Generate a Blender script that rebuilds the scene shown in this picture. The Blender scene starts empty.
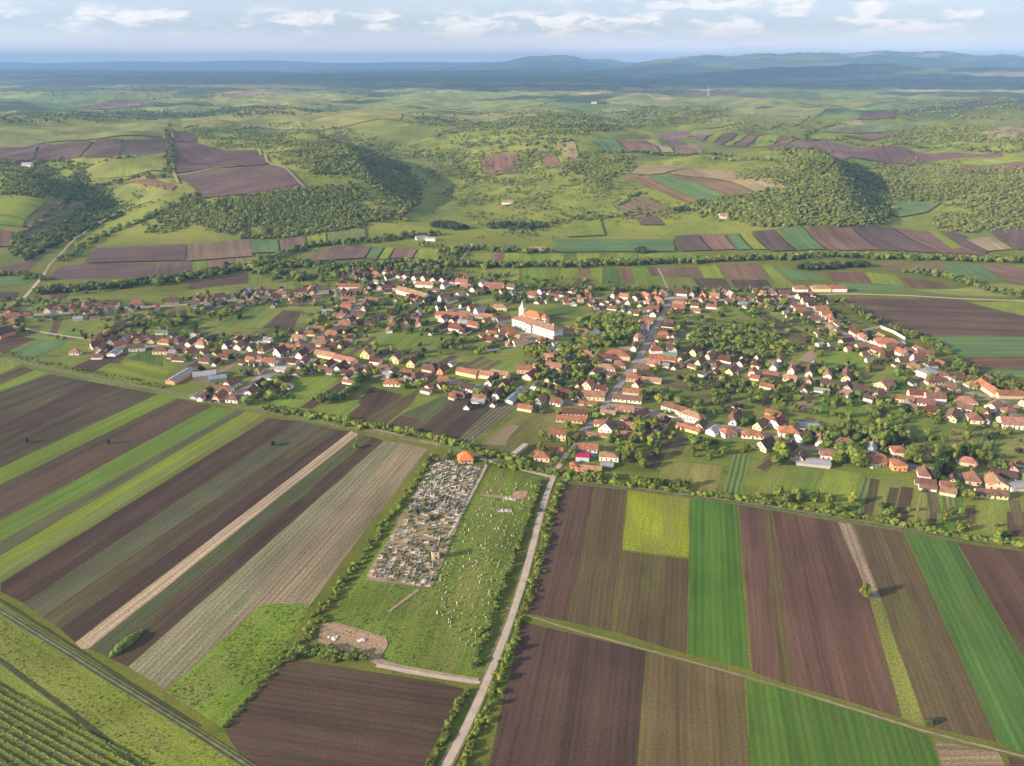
import bpy, bmesh, math, random
import numpy as np
from mathutils import Vector, Matrix
R = math.radians
random.seed(7); rng = np.random.default_rng(7)
SC = bpy.context.scene
COL = SC.collection

# ------------------------------------------------------------------ camera
CAM_H, PITCH, FPX = 250.0, R(22.1), 788.0
cd = bpy.data.cameras.new('camera'); cam = bpy.data.objects.new('camera', cd); COL.objects.link(cam)
cam.location = (0, 0, CAM_H); cam.rotation_euler = (R(90) - PITCH, 0, 0)
cd.sensor_fit = 'HORIZONTAL'; cd.sensor_width = 36.0; cd.lens = 36.0 * FPX / 1024.0
cd.clip_start = 1.0; cd.clip_end = 200000.0
SC.camera = cam

# ------------------------------------------------------------------ sky, sun, exposure
SUN_AZ, SUN_EL = R(20), R(17.5)      # shadows run along (cos az, sin az)
W = bpy.data.worlds.new('World'); SC.world = W; W.use_nodes = True
nt = W.node_tree; nt.nodes.clear()
def N(t, kind, loc=None, **kw):
    n = t.nodes.new(kind)
    for k, v in kw.items():
        if k.startswith('i_'):
            n.inputs[k[2:].replace('_', ' ')].default_value = v
        else: setattr(n, k, v)
    return n
def math_(t, op, a, b=None, c=None, clamp=False):
    n = t.nodes.new('ShaderNodeMath'); n.operation = op; n.use_clamp = clamp
    for i, v in enumerate((a, b, c)):
        if v is None: continue
        if isinstance(v, (int, float)): n.inputs[i].default_value = v
        else: t.links.new(v, n.inputs[i])
    return n.outputs[0]
def mapr(t, v, a, b, c=0.0, d=1.0, smooth=True):
    n = t.nodes.new('ShaderNodeMapRange'); n.interpolation_type = 'SMOOTHSTEP' if smooth else 'LINEAR'
    t.links.new(v, n.inputs[0])
    for i, q in zip((1, 2, 3, 4), (a, b, c, d)): n.inputs[i].default_value = q
    return n.outputs[0]
def mixc(t, f, a, b, mode='MIX'):
    n = t.nodes.new('ShaderNodeMix'); n.data_type = 'RGBA'; n.blend_type = mode
    if isinstance(f, (int, float)): n.inputs[0].default_value = f
    else: t.links.new(f, n.inputs[0])
    for i, v in ((6, a), (7, b)):
        if isinstance(v, (tuple, list)): n.inputs[i].default_value = (v[0], v[1], v[2], 1)
        else: t.links.new(v, n.inputs[i])
    return n.outputs[2]
def noise(t, vec, scale, detail=3.0, rough=0.55, dist=0.0):
    n = t.nodes.new('ShaderNodeTexNoise'); n.inputs['Scale'].default_value = scale
    n.inputs['Detail'].default_value = detail; n.inputs['Roughness'].default_value = rough
    n.inputs['Distortion'].default_value = dist
    if vec is not None: t.links.new(vec, n.inputs['Vector'])
    return n.outputs[0]
def vecs(t, vec, s, add=(0, 0, 0)):
    n = t.nodes.new('ShaderNodeMapping'); t.links.new(vec, n.inputs[0])
    n.inputs['Scale'].default_value = s; n.inputs['Location'].default_value = add
    return n.outputs[0]

sky = N(nt, 'ShaderNodeTexSky', sky_type='NISHITA', sun_disc=False)
sky.sun_elevation = SUN_EL
sky.sun_rotation = math.atan2(-math.cos(SUN_AZ), -math.sin(SUN_AZ))   # sun stands at (-cos, -sin)
sky.altitude = 300; sky.air_density = 1.0; sky.dust_density = 1.5; sky.ozone_density = 1.0
tc = N(nt, 'ShaderNodeTexCoord')
sep = N(nt, 'ShaderNodeSeparateXYZ'); nt.links.new(tc.outputs['Generated'], sep.inputs[0])
SKY_GAIN, CLOUD_LIGHT, CLOUD_GREY = 1.0, (7.6, 6.9, 6.4), (3.9, 4.3, 5.3)
el = sep.outputs[2]
puffvec = vecs(nt, tc.outputs['Generated'], (19, 19, 66), (3.1, 0.4, 0.35))
p1 = noise(nt, puffvec, 1.0, 6, 0.6, 0.3)
puff = mapr(nt, p1, 0.46, 0.61)
rightish = mapr(nt, sep.outputs[0], -0.25, 0.5)
# a row of small cumulus low over the horizon, denser banks above and to the right
row = math_(nt, 'MULTIPLY', mapr(nt, el, 0.020, 0.034), mapr(nt, el, 0.062, 0.046))
bank = math_(nt, 'MULTIPLY', mapr(nt, el, 0.034, 0.06), rightish)
p2 = noise(nt, vecs(nt, tc.outputs['Generated'], (9, 9, 90), (1.0, 2.0, 5.0)), 1.0, 6, 0.62, 0.4)
streak = mapr(nt, p2, 0.40, 0.66)
topm = mapr(nt, el, 0.035, 0.075, 0.25, 1.0)
c_white = math_(nt, 'MULTIPLY', puff, math_(nt, 'MAXIMUM', row, bank), clamp=True)
c_grey = math_(nt, 'MULTIPLY', math_(nt, 'MULTIPLY', streak, topm), 0.6)
base = mixc(nt, 1.0, sky.outputs[0], (SKY_GAIN, SKY_GAIN, SKY_GAIN), 'MULTIPLY')
veil = mixc(nt, mapr(nt, el, 0.35, 0.0, 0.05, 0.6), base, (4.9, 5.3, 6.2))
veil = mixc(nt, mapr(nt, el, 0.042, 0.0, 0.0, 1.0), veil, (12.5, 11.2, 10.6))
g = mixc(nt, c_grey, veil, CLOUD_GREY)
gw = mixc(nt, c_white, g, CLOUD_LIGHT)
bg = N(nt, 'ShaderNodeBackground'); bg.inputs['Strength'].default_value = 0.085
nt.links.new(gw, bg.inputs[0])
wo = N(nt, 'ShaderNodeOutputWorld'); nt.links.new(bg.outputs[0], wo.inputs[0])

sl = bpy.data.lights.new('sun', 'SUN'); sl.energy = 5.0; sl.angle = R(0.5); sl.color = (1.0, 0.80, 0.58)
sun = bpy.data.objects.new('sun', sl); COL.objects.link(sun)
sdir = Vector((math.cos(SUN_AZ) * math.cos(SUN_EL), math.sin(SUN_AZ) * math.cos(SUN_EL), -math.sin(SUN_EL)))
sun.rotation_euler = sdir.to_track_quat('-Z', 'Y').to_euler()

SC.view_settings.view_transform = 'Standard'; SC.view_settings.look = 'None'
SC.view_settings.exposure = 1.02; SC.view_settings.gamma = 1.0; SC.view_settings.use_curve_mapping = False
SC.render.engine = 'CYCLES'
cy = SC.cycles
cy.max_bounces = 4; cy.diffuse_bounces = 2; cy.glossy_bounces = 1; cy.transmission_bounces = 1
cy.volume_bounces = 2; cy.transparent_max_bounces = 4
cy.use_denoising = True
try: cy.denoiser = 'OPENIMAGEDENOISE'
except Exception: pass
cy.volume_step_rate = 1.0

# ------------------------------------------------------------------ terrain
def sst(a, b, x):
    t = np.clip((np.asarray(x, float) - a) / (b - a), 0, 1); return t * t * (3 - 2 * t)
def Gz(px, py, z=0.0):
    a = (px - 512) / FPX; b = (383 - py) / FPX
    dy = math.cos(PITCH) + b * math.sin(PITCH); dz = -math.sin(PITCH) + b * math.cos(PITCH)
    t = (z - CAM_H) / dz
    return a * t, dy * t
VAL = []   # valleys: (points, west width, east width, depth power)
def valley(pts, ww, we): VAL.append(([Gz(*p) for p in pts], ww, we))
valley([(482, 243, 0), (452, 222, 2), (432, 203, 5), (405, 186, 10), (372, 168, 18), (330, 152, 28), (290, 140, 40)], 125, 380)
valley([(10, 258, 0), (40, 243, 2), (85, 232, 6), (108, 213, 12), (85, 196, 22), (40, 180, 34), (0, 168, 45)], 110, 110)
valley([(975, 243, 0), (912, 226, 2), (893, 211, 5), (868, 192, 14), (838, 175, 24), (800, 158, 40)], 115, 560)
def segdist(x, y, pts):
    best = np.full(x.shape, 1e9); sd = np.zeros(x.shape); tt = np.zeros(x.shape)
    n = len(pts) - 1
    for i in range(n):
        ax, ay = pts[i]; bx, by = pts[i + 1]
        dx, dy = bx - ax, by - ay; L2 = dx * dx + dy * dy
        t = np.clip(((x - ax) * dx + (y - ay) * dy) / L2, 0, 1)
        ex, ey = x - (ax + t * dx), y - (ay + t * dy)
        d = np.hypot(ex, ey); cr = dx * ey - dy * ex
        m = d < best
        best = np.where(m, d, best); sd = np.where(m, np.where(cr > 0, 1.0, -1.0), sd); tt = np.where(m, (i + t) / n, tt)
    return best, sd, tt
SN = []
_r = random.Random(3)
for lam, amp in ((900, 5.0), (520, 4.2), (310, 2.8), (190, 2.3), (125, 1.7), (90, 1.0)):
    for k in range(3):
        a = _r.uniform(0, math.pi); SN.append((math.cos(a) * 6.283 / lam, math.sin(a) * 6.283 / lam, _r.uniform(0, 6.28), amp))
HP = 84.0
def hfun(x, y):
    x = np.asarray(x, float); y = np.asarray(y, float)
    yy = y + 45 * np.sin(x / 160.0) + 26 * np.sin(x / 71.0 + 1)
    soft = np.exp(-((x - 110.0) / 260.0) ** 2)            # the middle slope climbs more gently
    S = (1 - soft) * (0.86 * sst(1160, 1500, yy) + 0.14 * sst(1500, 2300, yy)) + soft * sst(1170, 1950, yy)
    h = HP * S
    for pts, ww, we in VAL:
        d, s, t = segdist(x, y, pts)
        w = np.where(s > 0, ww, we)          # s > 0: west side when walking away from the camera
        prof = 1 - sst(0.04, 1.0, d / w)
        h = h - prof * (h - HP * t * 0.75 * S - 1.0 * S).clip(0) * (1 - sst(0.75, 1.0, t))
    nz = 0
    for kx, ky, ph, am in SN: nz = nz + am * np.sin(kx * x + ky * y + ph)
    nz = nz * 0.85
    h = h + nz * sst(1230, 1700, y)
    far = sst(3500, 7000, y)
    h = h + far * (12 * np.sin(x / 1900.0 + y / 2600.0) + 9 * np.sin(x / 900.0 - y / 1500.0 + 2) - 14)
    # far ranges
    r1 = np.exp(-((y - 17000 - 900 * np.sin(x / 3800.0)) / 2600.0) ** 2) * sst(1300, 4400, x) * (1 - 0.25 * sst(9000, 13000, x))
    h = h + r1 * (350 + 34 * np.sin(x / 1000.0) + 26 * np.sin(x / 430.0 + 1) + 26 * np.sin(x / 190.0 + np.sin(y / 260.0)) + 12 * np.sin(x / 97.0 + y / 120.0) + 18 * np.sin(y / 300.0 + x / 260.0))
    r2 = np.exp(-((y - 26000) / 3000.0) ** 2) * np.exp(-((x - 1500) / 2300.0) ** 2)
    h = h + r2 * (400 + 40 * np.sin(x / 480.0) + 25 * np.sin(x / 210.0))
    r3 = np.exp(-((y - 33000) / 3500.0) ** 2) * (225 + 30 * np.sin(x / 2100.0 + 1) + 20 * np.sin(x / 900.0))
    h = h + r3
    r4 = np.exp(-((y - 12200) / 1300.0) ** 2) * sst(1600, 4200, x) * (120 + 25 * np.sin(x / 620.0) + 14 * np.sin(x / 250.0))
    h = h + r4
    return h
def hs(x, y): return float(hfun(np.array([x]), np.array([y]))[0])
_steps = 180.0 * 1.012 ** np.arange(0, 460)
def P(px, py):
    """point of the terrain seen through the photograph's pixel px, py"""
    a = (px - 512) / FPX; b = (383 - py) / FPX
    dy = math.cos(PITCH) + b * math.sin(PITCH); dz = -math.sin(PITCH) + b * math.cos(PITCH)
    x0, y0 = Gz(px, py, 0.0)
    if dz < 0 and y0 < 1120: return (x0, y0)
    Y = _steps; t = Y / dy; Z = CAM_H + dz * t; X = a * t
    m = Z < hfun(X, Y)
    if not m.any(): return (a * 20000 / dy, 20000.0)
    i = int(np.argmax(m)); lo, hi = Y[max(i - 1, 0)], Y[i]
    for _ in range(14):
        mid = (lo + hi) / 2; t = mid / dy
        if CAM_H + dz * t < hs(a * t, mid): hi = mid
        else: lo = mid
    t = hi / dy
    return (a * t, hi)
def proj(x, y, z):
    yy = y * math.cos(PITCH) - (z - CAM_H) * math.sin(PITCH)
    up = y * math.sin(PITCH) + (z - CAM_H) * math.cos(PITCH)
    return 512 + FPX * x / yy, 383 - FPX * up / yy
def inpoly(px, py, poly):
    inside = np.zeros(np.shape(px), bool); n = len(poly); j = n - 1
    for i in range(n):
        xi, yi = poly[i]; xj, yj = poly[j]
        c = ((yi > py) != (yj > py)) & (px < (xj - xi) * (py - yi) / ((yj - yi) or 1e-9) + xi)
        inside ^= c; j = i
    return inside

# ------------------------------------------------------------------ materials
def newmat(name, rough=0.9):
    m = bpy.data.materials.new(name); m.use_nodes = True; t = m.node_tree; t.nodes.clear()
    b = t.nodes.new('ShaderNodeBsdfPrincipled'); o = t.nodes.new('ShaderNodeOutputMaterial')
    t.links.new(b.outputs[0], o.inputs[0]); b.inputs['Roughness'].default_value = rough
    if 'Specular IOR Level' in b.inputs: b.inputs['Specular IOR Level'].default_value = 0.15
    return m, t, b
def objcol(t): return t.nodes.new('ShaderNodeObjectInfo')
def uvnode(t):
    n = t.nodes.new('ShaderNodeUVMap'); n.uv_map = 'UVMap'; return n.outputs[0]
def val(t, c, f):
    """multiply a colour by a scalar socket"""
    n = t.nodes.new('ShaderNodeVectorMath'); n.operation = 'SCALE'; t.links.new(c, n.inputs[0])
    if isinstance(f, (int, float)): n.inputs['Scale'].default_value = f
    else: t.links.new(f, n.inputs['Scale'])
    return n.outputs[0]
M = {}
def field_mat(name, streak_amp, row_period, row_amp, weed_col, weed_lo, weed_hi, blotch=0.25, grain=0.25, tram=0.0, band=0.3):
    m, t, b = newmat(name)
    oi = objcol(t); uv = uvnode(t)
    geo = t.nodes.new('ShaderNodeNewGeometry')
    rnd = t.nodes.new('ShaderNodeVectorMath'); rnd.operation = 'ADD'; t.links.new(uv, rnd.inputs[0])
    cmb = t.nodes.new('ShaderNodeCombineXYZ'); t.links.new(math_(t, 'MULTIPLY', oi.outputs['Random'], 900.0), cmb.inputs[2])
    t.links.new(cmb.outputs[0], rnd.inputs[1]); uvr = rnd.outputs[0]
    c = oi.outputs['Color']
    # broad bands along the rows, several metres wide
    bd = noise(t, vecs(t, uvr, (0.004, 0.11, 1)), 1.0, 3, 0.6)
    c = val(t, c, mapr(t, bd, 0.25, 0.75, 1 - band, 1 + band))
    st = noise(t, vecs(t, uvr, (0.018, 0.75, 1)), 1.0, 4, 0.7)
    c = val(t, c, mapr(t, st, 0.25, 0.75, 1 - streak_amp, 1 + streak_amp))
    bl = noise(t, geo.outputs['Position'], 0.011, 4, 0.6, 0.5)
    c = val(t, c, mapr(t, bl, 0.3, 0.7, 1 - blotch, 1 + blotch))
    wv = noise(t, vecs(t, uvr, (0.012, 0.06, 1), (7, 3, 0)), 1.0, 5, 0.65)
    c = mixc(t, mapr(t, wv, weed_lo, weed_hi, 0.0, 0.75), c, weed_col)
    gr = noise(t, geo.outputs['Position'], 0.9, 2, 0.6)
    c = val(t, c, mapr(t, gr, 0.2, 0.8, 1 - grain, 1 + grain))
    if row_amp > 0:
        sx = t.nodes.new('ShaderNodeSeparateXYZ'); t.links.new(uvr, sx.inputs[0])
        wob = math_(t, 'MULTIPLY', noise(t, vecs(t, uvr, (0.03, 0.03, 1)), 1.0, 2), 1.5)
        ph = math_(t, 'MULTIPLY', math_(t, 'ADD', sx.outputs[1], wob), 6.2832 / row_period)
        sn = math_(t, 'SINE', ph)
        c = val(t, c, mapr(t, sn, -1, 1, 1 - row_amp, 1 + row_amp))
    if tram > 0:
        sx2 = t.nodes.new('ShaderNodeSeparateXYZ'); t.links.new(uvr, sx2.inputs[0])
        pp = math_(t, 'PINGPONG', sx2.outputs[1], 7.0)
        ln = math_(t, 'LESS_THAN', math_(t, 'ABSOLUTE', math_(t, 'SUBTRACT', pp, 0.9)), 0.35)
        c = mixc(t, math_(t, 'MULTIPLY', ln, tram), c, (0.13, 0.13, 0.05))
    t.links.new(c, b.inputs['Base Color'])
    bp = t.nodes.new('ShaderNodeBump'); bp.inputs['Strength'].default_value = 0.5; bp.inputs['Distance'].default_value = 0.25
    t.links.new(st, bp.inputs['Height']); t.links.new(bp.outputs[0], b.inputs['Normal'])
    M[name] = m
field_mat('ploughed_soil', 0.18, 3.1, 0.05, (0.095, 0.11, 0.036), 0.55, 0.78, 0.20, 0.22, band=0.26)
field_mat('sprouting_soil', 0.18, 2.7, 0.07, (0.125, 0.125, 0.042), 0.50, 0.76, 0.15, 0.22, band=0.25)
field_mat('green_crop', 0.16, 3.4, 0.09, (0.10, 0.17, 0.03), 0.5, 0.75, 0.15, 0.16, tram=0.35, band=0.22)
field_mat('rough_grass', 0.20, 4.0, 0.0, (0.18, 0.19, 0.05), 0.42, 0.66, 0.30, 0.42, band=0.12)
field_mat('stubble', 0.30, 2.9, 0.10, (0.10, 0.14, 0.045), 0.55, 0.75, 0.16, 0.34, band=0.2)
field_mat('row_crop', 0.15, 3.3, 0.34, (0.10, 0.14, 0.04), 0.5, 0.8, 0.15, 0.35, band=0.1)
field_mat('dirt', 0.20, 2.0, 0.0, (0.13, 0.15, 0.06), 0.55, 0.75, 0.18, 0.28, band=0.1)

def ground_material():
    m, t, b = newmat('ground')
    geo = t.nodes.new('ShaderNodeNewGeometry'); pos = geo.outputs['Position']
    sp = t.nodes.new('ShaderNodeSeparateXYZ'); t.links.new(pos, sp.inputs[0]); Y = sp.outputs[1]
    # grass of the plain and of the hills
    n1 = noise(t, pos, 0.012, 6, 0.62, 0.6); n2 = noise(t, pos, 0.06, 5, 0.65, 0.3); n3 = noise(t, pos, 0.8, 3, 0.6)
    g = mixc(t, mapr(t, n1, 0.35, 0.65), (0.165, 0.205, 0.028), (0.235, 0.250, 0.045))
    g = mixc(t, mapr(t, n2, 0.52, 0.68, 0, 0.6), g, (0.10, 0.15, 0.025))
    n5 = noise(t, vecs(t, pos, (0.0035, 0.0022, 0.01), (5, 5, 0)), 1.0, 6, 0.65, 0.8)
    hillm = mapr(t, Y, 1180, 1500)
    g = mixc(t, math_(t, 'MULTIPLY', mapr(t, n5, 0.44, 0.58), math_(t, 'MULTIPLY', hillm, 0.75)), g, (0.125, 0.155, 0.036))
    n6 = noise(t, vecs(t, pos, (0.006, 0.004, 0.01), (1, 9, 0)), 1.0, 5, 0.6, 0.5)
    g = mixc(t, math_(t, 'MULTIPLY', mapr(t, n6, 0.60, 0.70), math_(t, 'MULTIPLY', hillm, 0.6)), g, (0.20, 0.19, 0.08))
    n7 = noise(t, pos, 0.035, 6, 0.7, 0.4)
    g = mixc(t, math_(t, 'MULTIPLY', mapr(t, n7, 0.50, 0.57), math_(t, 'MULTIPLY', hillm, 0.6)), g, (0.085, 0.115, 0.028))
    g = val(t, g, mapr(t, n3, 0.2, 0.8, 0.72, 1.28))
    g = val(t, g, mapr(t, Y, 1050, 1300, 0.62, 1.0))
    # patchwork of far fields
    warp = t.nodes.new('ShaderNodeVectorMath'); warp.operation = 'ADD'
    nz = t.nodes.new('ShaderNodeTexNoise'); nz.inputs['Scale'].default_value = 0.0008; t.links.new(pos, nz.inputs['Vector'])
    t.links.new(pos, warp.inputs[0]); t.links.new(val(t, nz.outputs['Color'], 900.0), warp.inputs[1])
    vo = t.nodes.new('ShaderNodeTexVoronoi'); vo.distance = 'CHEBYCHEV'; vo.inputs['Scale'].default_value = 1.0
    t.links.new(vecs(t, warp.outputs[0], (0.0017, 0.0011, 0.001)), vo.inputs['Vector'])
    sv = t.nodes.new('ShaderNodeSeparateColor'); t.links.new(vo.outputs['Color'], sv.inputs[0])
    cr = t.nodes.new('ShaderNodeValToRGB'); cr.color_ramp.interpolation = 'CONSTANT'
    stops = [(0.0, (0.17, 0.20, 0.06)), (0.2, (0.19, 0.22, 0.075)), (0.36, (0.09, 0.14, 0.045)), (0.5, (0.32, 0.28, 0.14)),
             (0.6, (0.13, 0.10, 0.075)), (0.7, (0.20, 0.25, 0.07)), (0.82, (0.24, 0.16, 0.12)), (0.9, (0.12, 0.19, 0.07))]
    e = cr.color_ramp.elements
    while len(e) < len(stops): e.new(0.5)
    for q, (p, c) in zip(e, stops): q.position = p; q.color = (*c, 1)
    t.links.new(sv.outputs[0], cr.inputs[0])
    fw = noise(t, vecs(t, pos, (0.0007, 0.0011, 0.001)), 1.0, 6, 0.62, 0.6)
    pt = mixc(t, mapr(t, fw, 0.50, 0.56), cr.outputs[0], (0.05, 0.075, 0.03))
    tex = noise(t, pos, 0.01, 5, 0.7)
    pt = val(t, pt, mapr(t, tex, 0.25, 0.75, 0.75, 1.25))
    forest = mixc(t, noise(t, pos, 0.002, 6, 0.7), (0.03, 0.05, 0.025), (0.06, 0.09, 0.035))
    fm = mapr(t, noise(t, vecs(t, pos, (0.00022, 0.00035, 0.001), (3, 3, 0)), 1.0, 5, 0.6), 0.42, 0.52)
    pt = mixc(t, math_(t, 'MULTIPLY', mapr(t, Y, 5200, 8500), fm), pt, forest)
    wob = math_(t, 'MULTIPLY', noise(t, pos, 0.002, 4), 900.0)
    c = mixc(t, mapr(t, math_(t, 'ADD', Y, wob), 2900, 3500), g, pt)
    t.links.new(c, b.inputs['Base Color'])
    M['ground'] = m
ground_material()

def simple(name, col, amp=0.15, scale=0.5, rough=0.85, use_obj=False, streak=None, spec=0.2, metal=0.0):
    m, t, b = newmat(name, rough)
    b.inputs['Specular IOR Level'].default_value = spec; b.inputs['Metallic'].default_value = metal
    tcn = t.nodes.new('ShaderNodeTexCoord')
    if use_obj: c = objcol(t).outputs['Color']
    else:
        rgb = t.nodes.new('ShaderNodeRGB'); rgb.outputs[0].default_value = (*col, 1); c = rgb.outputs[0]
    geo = t.nodes.new('ShaderNodeNewGeometry')
    n = noise(t, geo.outputs['Position'], scale, 4, 0.65)
    c = val(t, c, mapr(t, n, 0.25, 0.75, 1 - amp, 1 + amp))
    if streak:
        n2 = noise(t, vecs(t, tcn.outputs['Object'], streak), 1.0, 3, 0.7)
        c = val(t, c, mapr(t, n2, 0.25, 0.75, 0.72, 1.25))
    t.links.new(c, b.inputs['Base Color']); M[name] = m
    return m
simple('plaster', None, 0.12, 0.4, 0.9, True)
simple('roof_tile', None, 0.30, 0.35, 0.8, True, (1.2, 0.35, 2.5))
def tint_mat():
    m, t, b = newmat('painted_by_building', 0.85)
    a = t.nodes.new('ShaderNodeAttribute'); a.attribute_name = 'tint'; geo = t.nodes.new('ShaderNodeNewGeometry')
    n = noise(t, geo.outputs['Position'], 0.4, 4, 0.65); t.links.new(val(t, a.outputs['Color'], mapr(t, n, 0.25, 0.75, 0.75, 1.25)), b.inputs['Base Color']); M['tint'] = m
tint_mat()
simple('roof_metal', None, 0.12, 0.3, 0.45, True, (0.2, 2.0, 0.2), 0.5)
simple('window_glass', (0.03, 0.035, 0.045), 0.1, 1, 0.15, spec=0.6)
simple('window_frame', (0.55, 0.52, 0.46), 0.1)
simple('chimney_brick', (0.30, 0.15, 0.10), 0.25, 2)
simple('wood_dark', (0.12, 0.08, 0.055), 0.3, 1.5)
simple('pole_wood', (0.32, 0.29, 0.25), 0.15, 1.5)
simple('asphalt', (0.27, 0.24, 0.225), 0.18, 0.25)
simple('pale_road', (0.43, 0.36, 0.305), 0.14, 0.2)
simple('dirt_track', (0.30, 0.235, 0.155), 0.22, 0.25)
simple('worn_grass', (0.15, 0.165, 0.07), 0.3, 0.3)
simple('rut', (0.052, 0.062, 0.03), 0.3, 0.3)
simple('stone', None, 0.25, 2.0, 0.8, True)
simple('concrete', (0.42, 0.37, 0.32), 0.2, 0.8)
simple('bark', (0.085, 0.06, 0.042), 0.3, 2)
simple('car_paint', (0.035, 0.04, 0.055), 0.05, 1, 0.25, spec=0.6)
simple('tyre', (0.02, 0.02, 0.02), 0.1, 1)
simple('yard_dirt', (0.30, 0.25, 0.20), 0.30, 0.12)
simple('cloud', (0.85, 0.85, 0.85), 0.02, 0.001)

def leaf_mat(name, dark, mid, light):
    m, t, b = newmat(name, 0.75)
    oi = objcol(t); geo = t.nodes.new('ShaderNodeNewGeometry')
    r = geo.outputs['Random Per Island']
    tcn = t.nodes.new('ShaderNodeTexCoord')
    big = noise(t, tcn.outputs['Object'], 2.2, 4, 0.6)
    c = mixc(t, r, dark, mid)
    c = mixc(t, mapr(t, big, 0.45, 0.62, 0, 0.5), c, light)
    hs_ = t.nodes.new('ShaderNodeHueSaturation')
    t.links.new(mapr(t, oi.outputs['Random'], 0, 1, 0.475, 0.525, False), hs_.inputs['Hue'])
    rv = math_(t, 'FRACT', math_(t, 'MULTIPLY', oi.outputs['Random'], 13.7))
    t.links.new(mapr(t, rv, 0, 1, 0.62, 1.35, False), hs_.inputs['Value'])
    hs_.inputs['Saturation'].default_value = 0.95
    t.links.new(c, hs_.inputs['Color']); t.links.new(hs_.outputs[0], b.inputs['Base Color'])
    tr = t.nodes.new('ShaderNodeBsdfTranslucent'); t.links.new(hs_.outputs[0], tr.inputs[0])
    mx = t.nodes.new('ShaderNodeMixShader'); mx.inputs[0].default_value = 0.25
    out = [n for n in t.nodes if n.type == 'OUTPUT_MATERIAL'][0]
    t.links.new(b.outputs[0], mx.inputs[1]); t.links.new(tr.outputs[0], mx.inputs[2]); t.links.new(mx.outputs[0], out.inputs[0])
    M[name] = m
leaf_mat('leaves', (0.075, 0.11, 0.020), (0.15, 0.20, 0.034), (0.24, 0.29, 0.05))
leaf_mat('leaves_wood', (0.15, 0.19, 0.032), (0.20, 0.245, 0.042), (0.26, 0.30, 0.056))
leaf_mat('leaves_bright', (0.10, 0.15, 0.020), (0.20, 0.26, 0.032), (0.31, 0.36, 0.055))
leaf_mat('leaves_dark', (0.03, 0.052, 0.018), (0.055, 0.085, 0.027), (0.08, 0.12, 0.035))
leaf_mat('leaves_scrub', (0.16, 0.19, 0.038), (0.215, 0.245, 0.05), (0.28, 0.30, 0.07))

# ------------------------------------------------------------------ object helpers
def link_mesh(name, verts, faces, mat, parent=None, uv=None):
    me = bpy.data.meshes.new(name)
    me.from_pydata([tuple(v) for v in verts], [], [tuple(f) for f in faces]); me.update()
    if uv is not None:
        L = me.uv_layers.new(name='UVMap'); flat = np.zeros(len(me.loops) * 2)
        vi = np.zeros(len(me.loops), int); me.loops.foreach_get('vertex_index', vi)
        flat[0::2] = np.asarray(uv)[vi, 0]; flat[1::2] = np.asarray(uv)[vi, 1]
        L.data.foreach_set('uv', flat)
    for q in (mat if isinstance(mat, (list, tuple)) else [mat]): me.materials.append(q)
    o = bpy.data.objects.new(name, me); COL.objects.link(o)
    if parent is not None: o.parent = parent
    return o
def tag(o, label=None, cat=None, group=None, kind=None):
    if label: o['label'] = label
    if cat: o['category'] = cat
    if group: o['group'] = group
    if kind: o['kind'] = kind
    return o
def empty(name, loc, rz=0.0, s=None):
    o = bpy.data.objects.new(name, None); COL.objects.link(o); o.location = loc; o.rotation_euler = (0, 0, rz)
    o.empty_display_size = 0.5
    if s: o.scale = s
    return o
class MB:
    """collects simple shapes into one mesh"""
    def __init__(s): s.v = []; s.f = []
    def add(s, vs, fs):
        n = len(s.v); s.v += [tuple(v) for v in vs]; s.f += [tuple(i + n for i in f) for f in fs]
    def box(s, x0, x1, y0, y1, z0, z1):
        s.add([(x0, y0, z0), (x1, y0, z0), (x1, y1, z0), (x0, y1, z0), (x0, y0, z1), (x1, y0, z1), (x1, y1, z1), (x0, y1, z1)],
              [(3, 2, 1, 0), (4, 5, 6, 7), (0, 1, 5, 4), (1, 2, 6, 5), (2, 3, 7, 6), (3, 0, 4, 7)])
    def rbox(s, cx, cy, a, lx, ly, z0, z1):
        c, q = math.cos(a), math.sin(a); vs = []
        for z in (z0, z1):
            for x, y in ((-lx, -ly), (lx, -ly), (lx, ly), (-lx, ly)): vs.append((cx + (x * c - y * q) / 2, cy + (x * q + y * c) / 2, z))
        s.add(vs, [(3, 2, 1, 0), (4, 5, 6, 7), (0, 1, 5, 4), (1, 2, 6, 5), (2, 3, 7, 6), (3, 0, 4, 7)])
    def tube(s, p, q, r0, r1, n=6):
        p = Vector(p); q = Vector(q); d = (q - p).normalized(); u = d.orthogonal().normalized(); w = d.cross(u); vs = []
        for (c, r) in ((p, r0), (q, r1)):
            for i in range(n):
                a = 6.2832 * i / n; vs.append(c + (u * math.cos(a) + w * math.sin(a)) * r)
        fs = [(i, (i + 1) % n, n + (i + 1) % n, n + i) for i in range(n)] + [tuple(range(n - 1, -1, -1)), tuple(range(n, 2 * n))]
        s.add(vs, fs)
    def build(s, name, mat, parent=None): return link_mesh(name, s.v, s.f, mat, parent)

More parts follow.
